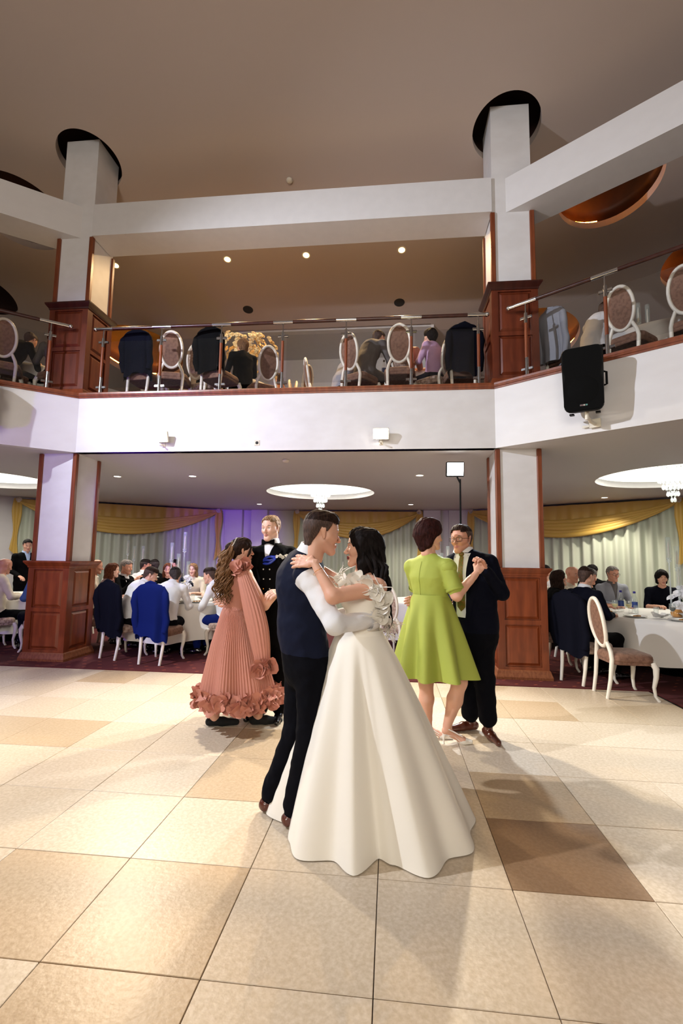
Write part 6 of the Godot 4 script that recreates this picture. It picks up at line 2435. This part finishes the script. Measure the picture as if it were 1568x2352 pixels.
func furnish() -> void:
	var fy = 0.011
	curtain(Vector2(-9.45, 11.1), Vector2(-5.2, 13.72), "at the left window behind the left tables", 1)
	curtain(Vector2(-2.78, 14.0), Vector2(0.82, 14.0), "at the middle window behind the bride", 2)
	curtain(Vector2(2.35, 13.75), Vector2(6.3, 11.0), "at the right window behind the right table", 3)
	for q in [[-4.75, 0.55], [-3.95, 0.5], [1.2, 0.5], [1.9, 0.45]]:
		var b = MB.new()
		b.box(V(q[0], 1.47, 13.98), Vector3(q[1], 2.92, 0.2), Basis.IDENTITY, 0.01)
		structure("wall_pilaster_%d" % int(absf(q[0] * 100)), b, "wall_white")
	chandelier(Vector2(-1.55, 10.3), "crystal chandelier hanging in the round cove behind the couple")
	chandelier(Vector2(4.75, 8.45), "crystal chandelier in the round cove at the right edge")
	# tables
	round_table(Vector2(-3.45, 7.55), fy, 0.82, 0.55, "among the guests at the left", 1)
	round_table(Vector2(3.85, 6.95), fy, 1.0, 0.52, "behind the empty chair at the right", 2)
	round_table(Vector2(0.75, 8.5), fy, 0.85, 0.6, "between the bride and the woman in green", 3)
	round_table(Vector2(-6.6, 7.75), fy, 0.82, 0.55, "at the far left, half behind the column", 4)
	# chairs downstairs
	var gl = "dining chairs on the hall floor"
	chair(V(2.60, fy - 0.011, 5.72), face(0.98, 0.05), "empty oval back chair at the edge of the tiles on the right", gl, "velvet_brown")
	chair(V(2.42, fy, 6.28), face(0.86, 0.5), "chair under the dark jacket beside the right column", gl)
	chair(V(-3.88, fy, 6.72), face(0.35, 0.93), "chair under the dark navy jacket beside the left column", gl)
	chair(V(-3.2, fy, 6.50), face(0.10, 1.0), "chair under the royal blue jacket", gl, "velvet_brown")
	chair(V(-2.48, fy, 7.15), face(-0.98, 0.2), "white chair of the man in white shirt and blue trousers", gl)
	chair(V(0.12, fy, 7.42), face(0.55, 0.83), "pale chair seen between the bride and the woman in green", gl)
	chair(V(-5.25, fy, 6.86), face(-0.95, 0.3), "chair of the old man in blue, left of the column", gl)
	jacket(V(-3.88, fy, 6.72), face(0.35, 0.93), "suit_navy", "dark navy suit jacket on the chair beside the left column", 0.36, 3)
	jacket(V(-3.2, fy, 6.50), face(0.10, 1.0), "suit_royal", "royal blue suit jacket on a chair back", 0.36, 5)
	jacket(V(2.42, fy, 6.28), face(0.86, 0.5), "suit_navy", "navy suit jacket on the chair beside the right column", 0.36, 7)
	jacket(V(-2.48, fy, 7.15), face(-0.98, 0.2), "suit_navy", "navy jacket behind the man in white shirt and blue trousers", 0.5, 9)
	# tableware on the right table
	var y = fy + 0.764
	var T = Vector2(3.85, 6.95)
	for q in [["plate", -0.72, -0.42, "nearest the empty chair on the right table"], ["plate", -0.35, -0.74, "in the middle front of the right table"], ["plate", 0.10, -0.80, "at the picture edge on the right table"], ["plate", -0.84, 0.10, "at the left rim of the right table"], ["bowl", -0.10, -0.50, "in front of the cola bottle on the right table"], ["glass", -0.82, -0.10, "before the old man in grey on the right table"], ["glass", -0.66, -0.14, "second from the left on the right table"], ["glass", -0.30, -0.48, "holding red wine on the right table"], ["glass", -0.45, 0.2, "beside the left water bottle on the right table"], ["tumbler", -0.5, 0.0, "left of the flowers on the right table"], ["tumbler", -0.34, -0.18, "before the flowers on the right table"], ["bottle", -0.55, 0.32, "leftmost on the right table"], ["bottle", -0.46, 0.12, "second from the left on the right table"], ["bottle", 0.14, -0.52, "beside the cola on the right table"], ["cola", 0.03, -0.42, "on the right table"], ["jug", -0.16, -0.32, "on the right table"], ["napkin", -0.48, -0.52, "on the right table"]]:
		put_ware(q[0], T + Vector2(q[1], q[2]), y, q[3], {"wine": "wine_red"} if q[3].contains("red wine") else {})
	candelabrum(T + Vector2(-0.02, -0.12), y, [[-0.12, 0.05, 0.72], [0.02, -0.02, 0.60], [-0.04, 0.10, 0.36], [0.16, 0.0, 0.50], [0.19, -0.08, 0.58]], "tall glass candelabrum with white candles on the right table")
	bouquet(V(T.x + 0.05, y, T.y - 0.18), "white orchids in a vase on the right table", 22, Vector3(0.26, 0.26, 0.14), "orchid_white", "orchid_white", 4, 0.045)
	# left table
	T = Vector2(-3.45, 7.55)
	for q in [["plate", 0.28, -0.62, "nearest the camera on the left table"], ["plate", 0.5, -0.45, "before the man in white shirt on the left table"], ["plate", -0.3, -0.6, "between the two hugging men on the left table"], ["glass", 0.1, -0.5, "before the flowers on the left table"], ["glass", 0.22, -0.38, "right of the first one on the left table"], ["tumbler", 0.36, -0.3, "on the left table"], ["bottle", 0.0, -0.38, "in the middle of the left table"], ["cola", 0.30, -0.48, "on the left table"], ["napkin", 0.36, -0.62, "on the left table"], ["bowl", 0.52, -0.2, "on the left table"]]:
		put_ware(q[0], T + Vector2(q[1], q[2]), y, q[3])
	candelabrum(T + Vector2(0.02, -0.05), y, [[-0.16, 0.0, 0.60], [0.03, -0.06, 0.78], [-0.01, 0.06, 0.42], [0.14, 0.02, 0.30]], "tall glass candelabrum with white candles on the left table")
	bouquet(V(T.x + 0.02, y, T.y - 0.15), "white and navy orchids in a vase on the left table", 14, Vector3(0.26, 0.22, 0.12), "orchid_white", "orchid_navy", 6, 0.045)
	candelabrum(Vector2(0.95, 8.45), y, [[-0.06, 0.0, 0.50], [0.05, 0.0, 0.62]], "glass candelabrum seen behind the man with glasses")
	candelabrum(Vector2(-5.6, 9.9), y, [[-0.15, 0.0, 0.72], [0.0, 0.0, 0.6], [0.2, 0.0, 0.6]], "far glass candelabrum right of the left column")
	round_table(Vector2(-5.6, 9.9), fy, 0.82, 0.55, "far behind the left table", 8)
	round_table(Vector2(2.6, 9.3), fy, 0.82, 0.55, "far behind the right column", 9)
	# balcony
	var by = 3.776
	var gb = "dining chairs on the balcony"
	for q in [[-3.80, 6.80, 0.1, 1.0, "under the dark blue jacket, first on the balcony"], [-3.36, 6.80, -0.25, 0.97, "empty, second on the balcony from the left pedestal"], [-2.62, 6.80, 0.25, 0.97, "under the black jacket on the balcony"], [-2.12, 7.35, -0.6, 0.8, "right of the cream flowers on the balcony"], [-1.72, 8.0, -0.95, 0.3, "small one in the middle of the balcony, turned sideways"], [-1.16, 7.7, 0.95, 0.3, "seen edge on, left of the man in the grey suit"], [-0.48, 7.02, 0.55, 0.84, "of the man in the grey suit on the balcony"], [0.13, 6.85, 0.05, 1.0, "with oval back before the pink dress on the balcony"], [1.02, 6.98, -0.1, 0.99, "under the dark jacket at the right end of the balcony"], [2.42, 6.50, 0.9, 0.45, "under the grey jacket on the right balcony"], [2.55, 6.75, 0.85, 0.5, "of the man in white on the right balcony"], [3.0, 6.02, 0.75, 0.65, "empty, with oval back, above the loudspeaker"], [3.52, 5.64, 0.75, 0.65, "at the right picture edge on the right balcony"], [-5.15, 6.62, -0.95, 0.3, "seen edge on, on the left balcony"], [-5.72, 6.2, -0.6, 0.8, "at the left picture edge on the left balcony"]]:
		chair(V(q[0], by, q[1]), face(q[2], q[3]), "oval back chair " + q[4], gb, "velvet_brown")
	jacket(V(-3.80, by, 6.80), face(0.1, 1.0), "suit_navy", "dark blue jacket on the first balcony chair", 0.42, 11)
	jacket(V(-2.62, by, 6.80), face(0.25, 0.97), "suit_black", "black jacket on a balcony chair below the cream flowers", 0.42, 13)
	jacket(V(1.02, by, 6.98), face(-0.1, 0.99), "suit_navy", "dark jacket on the chair at the right end of the middle balcony", 0.36, 15, true)
	jacket(V(2.42, by, 6.50), face(0.9, 0.45), "suit_silver", "grey jacket on a chair on the right balcony", 0.36, 17)
	round_table(Vector2(-3.0, 8.25), by, 0.85, 0.55, "on the balcony under the cream flowers", 10)
	round_table(Vector2(0.35, 8.35), by, 0.85, 0.55, "on the balcony before the woman in lilac", 11)
	round_table(Vector2(3.75, 6.85), by, 0.85, 0.55, "on the right balcony", 12)
	round_table(Vector2(-6.2, 7.5), by, 0.85, 0.55, "on the left balcony", 13)
	candelabrum(Vector2(3.45, 6.75), by + 0.764, [[-0.12, 0.0, 0.5], [0.02, 0.0, 0.26], [0.13, 0.02, 0.22], [0.06, -0.06, 0.12]], "glass candelabrum on the right balcony table")
	put_ware("bottle", Vector2(-0.12, 7.75), by + 0.764, "on the balcony table beside the grey suit", {"cap": "matte_grey"})
	put_ware("bottle", Vector2(-2.45, 7.7), by + 0.764, "on the balcony table below the cream flowers", {"cap": "matte_grey"})
	# tall cream flower tree on the balcony
	var t = thing("flower_tree", "large cream orchid arrangement on a tall stand on the balcony", "flowers", V(-2.75, by + 0.764, 8.1))
	var b = MB.new()
	b.lathe(Vector3.ZERO, [[0.09, 0.0], [0.05, 0.03], [0.03, 0.06], [0.03, 0.75], [0.07, 0.85], [0.001, 0.85]], 18)
	part("stand", b, "crystal", t)
	var R = rng(21)
	for k in 150:
		var a = R.randf() * TAU
		var e = R.randf()
		var rr = 0.20 + 0.42 * pow(e, 0.6)
		var hy = 0.98 - 0.55 * pow(maxf(0.0, (rr - 0.25) / 0.4), 1.5) * R.randf_range(0.3, 1.6) + R.randf_range(-0.08, 0.06)
		var p = Vector3(cos(a) * rr * 1.15, hy, sin(a) * rr * 0.7)
		var m = MB.new()
		var nn = (p - Vector3(0, 0.6, 0)).normalized() + Vector3(0, -0.1, 0.5)
		nn = nn.normalized()
		var x = nn.cross(Vector3.UP).normalized()
		var yy = x.cross(nn)
		for q in 4:
			var aa = TAU * q / 4 + R.randf() * 0.8
			var dd = x * cos(aa) + yy * sin(aa)
			petal(m, p + dd * 0.026, nn + dd * 0.4, R.randf_range(0.026, 0.036), R, 0.15, 0.3, 2, 7)
		part("flower_head", m, "orchid_cream", t)

var seat_pose := {}
var head_lo := {}
var hand_lo: Flesh

# seated poses, local axes: +z ahead, y from the floor, x to the person's left
func seated(kind: String) -> Array:
	var w = kind.begins_with("w")
	var lean = {"m_up": 0.05, "m_lean": 0.42, "m_drink": 0.08, "w_up": 0.04, "w_lean": 0.25, "m_stand": 0.0, "w_stand": 0.0}[kind]
	var k = 0.93 if w else 1.0
	var J = {}
	var stand = kind.ends_with("stand")
	var py = 0.93 if stand else 0.54
	var put = func(n: String, x: float, y: float, z: float): J[n] = [x, y, -z]
	put.call("pelvis", 0, py, -0.02)
	put.call("waist", 0, py + 0.17 * k, -0.03 + lean * 0.08)
	put.call("chest", 0, py + (0.42 - lean * 0.10) * k, -0.02 + lean * 0.30)
	put.call("neck", 0, py + (0.60 - lean * 0.20) * k, 0.0 + lean * 0.50)
	put.call("head", 0, py + (0.745 - lean * 0.28) * k, 0.035 + lean * 0.62)
	for s in [["l", 1.0], ["r", -1.0]]:
		var x = s[1] * 0.185 * k
		var cy = py + (0.52 - lean * 0.17) * k
		var cz = -0.01 + lean * 0.43
		put.call(s[0] + "sh", x, cy, cz)
		if stand:
			put.call(s[0] + "el", x * 1.25, cy - 0.29, cz - 0.02)
			put.call(s[0] + "wr", x * 1.0, cy - 0.38, cz + 0.22)
		elif kind == "m_drink" and s[0] == "r":
			put.call("rel", x * 1.3, cy - 0.22, cz + 0.16)
			put.call("rwr", x * 0.5, cy - 0.02, cz + 0.28)
		else:
			put.call(s[0] + "el", x * 1.32, cy - 0.25, cz + 0.10)
			put.call(s[0] + "wr", x * 0.75, 0.80 if not lean > 0.3 else 0.62, cz + 0.32 - (0.1 if lean > 0.3 else 0.0))
		var hx = s[1] * 0.095 * k
		put.call(s[0] + "hip", hx, py - 0.02, 0.0)
		put.call(s[0] + "kn", hx * (1.0 if stand else 1.3), 0.50 if not stand else 0.49, 0.43 if not stand else 0.02)
		put.call(s[0] + "an", hx * (1.0 if stand else 1.3), 0.07, 0.40 if not stand else 0.0)
	var f = skeleton(J, {"fwd": Vector3(0, 0, 1), "trunk": 4, "sleeve": 4, "forearm": 0 if w else 4, "chest": 0.178 * k, "waist": 0.165 * k, "hip": 0.18 * k, "flat": 1.35, "arm": 0.056 * k, "neck": 0.053 * k, "shoulder": 0.064 * k, "wr": 0.007, "leg": [0.092, 0.072, 0.058], "feet": {"r": Vector3(-0.1, 0, 1), "l": Vector3(0.1, 0, 1)}, "cell": 0.015})
	var cut = py + 0.035
	f.recolor = func(p: Vector3, g: int) -> int: return 2 if g == 4 and p.y < cut else g
	queue(f)
	return [f, J]

func guest_templates() -> void:
	for k in ["m_up", "m_lean", "m_drink", "w_up", "w_lean", "m_stand", "w_stand"]:
		seat_pose[k] = seated(k)
	for w in [false, true]:
		var h = head_flesh(w)
		h.cell = 0.006
		head_lo[w] = queue(h)
	hand_lo = hand_flesh(Transform3D.IDENTITY, 1.0, [0.35, 0.35, 0.4, 0.4])
	hand_lo.cell = 0.006
	queue(hand_lo)

# turn: body; look: extra turn of the head to the left; nod down
func guest(at: Vector3, turn: float, pose: String, label: String, top: String, bottom: String, hair: String, hair_mat: String, look := 0.0, nod := 0.1, skin := "skin", collar := "", size := 1.0, sc := Vector3.ONE) -> Node3D:
	var w = pose.begins_with("w")
	var f: Flesh = seat_pose[pose][0]
	var J: Dictionary = seat_pose[pose][1]
	var t = thing("person", label, "person", at, turn, "wedding guests")
	t.scale = Vector3.ONE * size
	var hp = jv(J, "head")
	var hx = Transform3D(Basis(Vector3.UP, look) * Basis(Vector3.RIGHT, nod), hp)
	hx.basis = hx.basis.scaled_local(Vector3.ONE * (0.97 if w else 1.03))
	var skinmb = MB.new()
	skinmb.add(f.out[0])
	inner_body(skinmb, J)
	var lipmb = MB.new()
	for g in head_lo[w].out:
		(skinmb if g == 0 else lipmb).add(head_lo[w].out[g], hx)
	for s in ["l", "r"]:
		var wr = jv(J, s + "wr")
		var y = (wr - jv(J, s + "el")).normalized()
		var z = (Vector3.UP - y * Vector3.UP.dot(y)).normalized()
		if absf(y.y) > 0.9:
			z = Vector3(1 if s == "l" else -1, 0, 0)
		var x = y.cross(z)
		var b = Basis(x * (1.0 if s == "l" else -1.0), y, z)
		skinmb.add(hand_lo.out[0], Transform3D(b, wr + y * 0.02))
	part("body", skinmb, skin, t)
	if lipmb.p.size() > 0:
		part("lips", lipmb, "lips", t)
	for q in [[4, "shirt" if top.begins_with("shirt") else ("dress" if w else "jacket"), top], [2, "trousers" if not w else "skirt", bottom], [3, "shoe", "leather_black"], [5, "shoe", "leather_black"]]:
		if f.out.has(q[0]):
			var key = "mesh%d" % q[0]
			if not f.has_meta(key):
				f.set_meta(key, f.out[q[0]].mesh())
			part(q[1], f.get_meta(key), q[2], t)
	if hair != "":
		put_hair(t, hair, hair_mat, hx)
	if not pose.ends_with("stand"):
		var near = false
		for q in chair_at:
			near = near or q.distance_to(at) < 0.4
		if not near:
			var words = label.split(" ")
			chair(at, turn, "oval back chair under the " + " ".join(words.slice(0, 11)), "chairs of seated guests")
	put_eyes(t, hx)
	if collar != "":
		part("shirt_collar", band(jv(J, "neck") + Vector3(0, -0.005, 0), (hp - jv(J, "neck")).normalized(), Vector3(0, 0, 1), 0.07, 0.064, 0.045, 0.3), collar, t)
		if top.begins_with("suit"):
			front_patches(t, Transform3D.IDENTITY, f, jv(J, "chest"), jv(J, "neck") - Vector3(0, 0.01, 0), Vector3(0, 0, 1), 0.06, 0.24, collar, top, 0.0, "", Transform3D.IDENTITY)
	if label.contains("glasses"):
		part("glasses", glasses_mesh(hx), "iris_dark", t)
	return t

func guests() -> void:
	var fy = 0.011
	# left table
	var g = guest(V(-3.82, fy, 6.70), face(0.60, 0.8), "m_lean", "man in white shirt leaning on his neighbour at the left table", "shirt_white", "trouser_navy", "short", "hair_brown", -0.5, 0.35, "skin", "shirt_white")
	guest(V(-3.2, fy, 6.56), face(-0.05, 1.0), "m_lean", "man in white shirt bowed forward, behind the royal blue jacket", "shirt_white", "trouser_navy", "short", "hair_black", 0.5, 0.35, "skin", "shirt_white")
	guest(V(-2.50, fy, 7.14), face(-0.98, 0.1), "m_lean", "man in white shirt and blue trousers facing left at the left table", "shirt_white", "suit_royal", "short", "hair_brown", 0.0, 0.12, "skin", "shirt_white")
	guest(V(-4.52, fy, 7.25), face(0.8, 0.45), "w_up", "woman with red hair beside the left column", "blouse_pattern", "suit_black", "long", "hair_red", -0.25, 0.0, "skin_pale")
	guest(V(-4.62, fy, 7.8), face(0.8, -0.1), "m_drink", "grey haired man in dark suit raising a hand to his mouth", "suit_black", "suit_black", "short", "hair_grey", 0.0, 0.1, "skin_tan", "shirt_white")
	guest(V(-4.95, fy, 7.45), face(0.7, 0.5), "m_up", "bald man half hidden by the left column", "blouse_cream", "suit_grey", "", "", 0.0, 0.1, "skin_tan")
	guest(V(-4.08, fy, 8.42), face(0.35, -0.93), "w_up", "woman with brown hair facing the camera over the two men", "suit_black", "suit_black", "long", "hair_red", 0.0, 0.1, "skin")
	guest(V(-3.72, fy, 8.72), face(0.1, -1.0), "w_up", "blond woman facing the camera behind the candles", "blouse_cream", "suit_black", "long", "hair_blond", 0.0, 0.1, "skin_pale")
	guest(V(-3.05, fy, 8.55), face(-0.35, -0.93), "w_up", "grey haired woman behind the man in blue trousers", "lime_crepe", "suit_grey", "bob", "hair_grey", 0.3, 0.1, "skin_pale")
	guest(V(-5.0, fy, 9.2), face(0.2, 1.0), "m_up", "dark haired man in white at the far table", "shirt_white", "suit_black", "short", "hair_black", -0.9, 0.1, "skin_tan", "shirt_white")
	guest(V(-4.65, fy, 9.0), face(-0.5, 0.8), "m_up", "man in black seen from behind at the far table", "suit_black", "suit_black", "short", "hair_black", 0.4, 0.1, "skin_tan")
	guest(V(-6.3, fy, 9.3), face(0.7, 0.5), "m_up", "dark haired man at the far table behind the red haired woman", "suit_black", "suit_black", "short", "hair_black", 0.0, 0.1, "skin_tan")
	guest(V(-4.6, fy, 9.9), face(-0.5, -0.8), "m_up", "dark haired man, farthest back at the far left table", "suit_grey", "suit_black", "short", "hair_black", 0.0, 0.0, "skin")
	guest(V(-2.86, fy, 9.6), face(0.75, 0.66), "w_stand", "woman in black dress standing behind the girl in rose", "suit_black", "suit_black", "bun", "hair_brown", -0.2, -0.05, "skin", "", 0.93)
	# far left
	guest(V(-5.28, fy, 6.86), face(-0.85, 0.5), "m_up", "old man in steel blue jacket left of the column", "suit_steel", "suit_navy", "crew", "hair_grey", 0.3, 0.15, "skin_pale")
	guest(V(-7.3, fy, 8.85), face(0.75, -0.4), "m_stand", "bearded man in dark suit standing at the far left", "suit_black", "suit_black", "short", "hair_black", -0.2, 0.15, "skin", "shirt_blue", 0.98)
	guest(V(-6.12, fy, 6.9), face(0.5, 0.8), "m_up", "man in cream jumper at the left picture edge", "blouse_cream", "suit_black", "", "", 0.2, 0.2, "skin_tan")
	guest(V(-5.75, fy, 8.3), face(-0.8, -0.3), "w_up", "dark haired woman hidden behind the left column", "suit_black", "suit_black", "long", "hair_brown", 0.0, 0.0, "skin")
	# right table
	guest(V(2.42, fy, 6.32), face(0.86, 0.5), "m_up", "balding man in navy suit seen from behind at the right table", "suit_navy", "suit_black", "crew", "hair_brown", 0.0, 0.15, "skin", "shirt_white")
	guest(V(2.30, fy, 7.00), face(0.8, -0.1), "w_up", "woman with long brown hair in black beside the right column", "suit_black", "suit_black", "long", "hair_brown", 0.1, -0.15, "skin")
	guest(V(2.66, fy, 7.5), face(0.55, -0.4), "m_up", "bald man behind the woman in black at the right", "blouse_cream", "suit_black", "", "", -0.4, 0.1, "skin_tan")
	guest(V(3.1, fy, 7.95), face(0.6, -0.55), "w_up", "grey haired woman with her hand at her chin at the right table", "suit_black", "suit_black", "bob", "hair_grey", -0.3, 0.1, "skin_tan")
	guest(V(3.58, fy, 8.2), face(0.05, -1.0), "m_up", "grey haired old man with glasses and grey jacket facing the camera", "suit_silver", "suit_black", "crew", "hair_grey", 0.15, 0.05, "skin_tan", "suit_grey")
	guest(V(3.55, fy, 8.8), face(-0.5, -0.7), "w_up", "woman with glasses and tied dark hair behind the old man", "suit_black", "suit_black", "bun", "hair_black", 0.0, 0.15, "skin_pale", "", 1.06)
	guest(V(4.3, fy, 8.1), face(-0.3, -0.9), "w_up", "dark haired guest behind the white orchids", "suit_navy", "suit_black", "bob", "hair_black", 0.1, 0.1, "skin")
	guest(V(4.75, fy, 7.75), face(-0.7, -0.7), "m_up", "dark haired man in navy at the right picture edge", "suit_navy", "suit_black", "short", "hair_black", 0.0, 0.1, "skin")
	guest(V(2.35, fy, 8.5), face(0.1, 1.0), "w_up", "woman in orange with dark hair behind the right column", "dress_orange", "dress_orange", "long", "hair_black", 0.0, 0.1, "skin")
	guest(V(2.75, fy, 8.9), face(0.0, -1.0), "m_up", "dark haired man beyond the woman in orange", "shirt_white", "suit_black", "short", "hair_black", 0.0, 0.1, "skin")
	guest(V(1.15, fy, 7.6), face(-0.4, 0.8), "m_up", "man in blue suit hidden behind the woman in green", "suit_royal", "suit_navy", "short", "hair_brown", 0.0, 0.1, "skin")
	# balcony
	var by = 3.776
	guest(V(-3.02, by, 7.25), face(0.35, 0.93), "w_up", "woman in black dress with pinned curls on the balcony", "suit_black", "suit_black", "bun", "hair_brown", 0.0, 0.0, "skin")
	guest(V(-2.45, by, 7.35), face(-0.5, 0.8), "w_up", "woman in black dress right of the black jacket on the balcony", "suit_black", "suit_black", "bob", "hair_honey", 0.3, 0.1, "skin")
	guest(V(-2.1, by, 8.55), face(-0.9, -0.3), "w_up", "girl with long hair sitting low on the balcony", "rose_chiffon", "suit_black", "long", "hair_brown", 0.2, 0.1, "skin", "", 0.9)
	guest(V(-1.62, by, 8.6), face(0.9, 0.1), "m_up", "guest in dark green behind the small balcony chair", "dress_green", "suit_black", "short", "hair_black", 0.0, 0.2, "skin", "", 0.85)
	guest(V(-0.40, by, 7.08), face(0.65, 0.75), "m_lean", "man in grey suit bending to the table on the balcony", "suit_grey", "suit_grey", "short", "hair_brown", 0.0, 0.1, "skin", "", 1.05)
	guest(V(-0.85, by, 7.75), face(0.6, 0.6), "m_lean", "man in pale jacket half hidden by the railing post", "suit_silver", "suit_black", "short", "hair_black", 0.0, 0.2, "skin")
	guest(V(0.22, by, 7.35), face(0.2, 0.97), "w_up", "dark haired woman in dusty pink behind the oval chair", "rose_chiffon", "rose_chiffon", "bob", "hair_black", 0.0, 0.0, "skin")
	guest(V(0.66, by, 7.25), face(-0.75, 0.65), "w_up", "woman with short dark hair in a lilac top on the balcony", "lilac", "suit_navy", "bob", "hair_black", 0.2, 0.05, "skin_pale")
	guest(V(2.80, by, 6.60), face(0.8, 0.55), "m_lean", "man in white shirt leaning over the right balcony table", "shirt_white", "suit_black", "short", "hair_brown", -0.1, 0.1, "skin", "shirt_white", 1.08)
	guest(V(-5.95, by, 6.55), face(0.3, 0.9), "m_lean", "man in black leaning over the left balcony table", "suit_black", "suit_black", "short", "hair_brown", 0.3, 0.3, "skin")
	guest(V(-5.3, by, 6.75), face(-0.8, 0.5), "w_lean", "guest in dark clothes behind the edge on chair of the left balcony", "suit_grey", "suit_black", "bob", "hair_brown", 0.0, 0.3, "skin")

func _ready() -> void:
	setup()
	materials()
	people_materials()
	furniture_materials()
	build_hall()
	fixtures()
	start_templates()
	groom()
	bride()
	tux_man()
	pink_girl()
	lime_woman()
	navy_man()
	guest_templates()
	run_jobs()
	for c in later:
		c.call()
	furnish()
	guests()
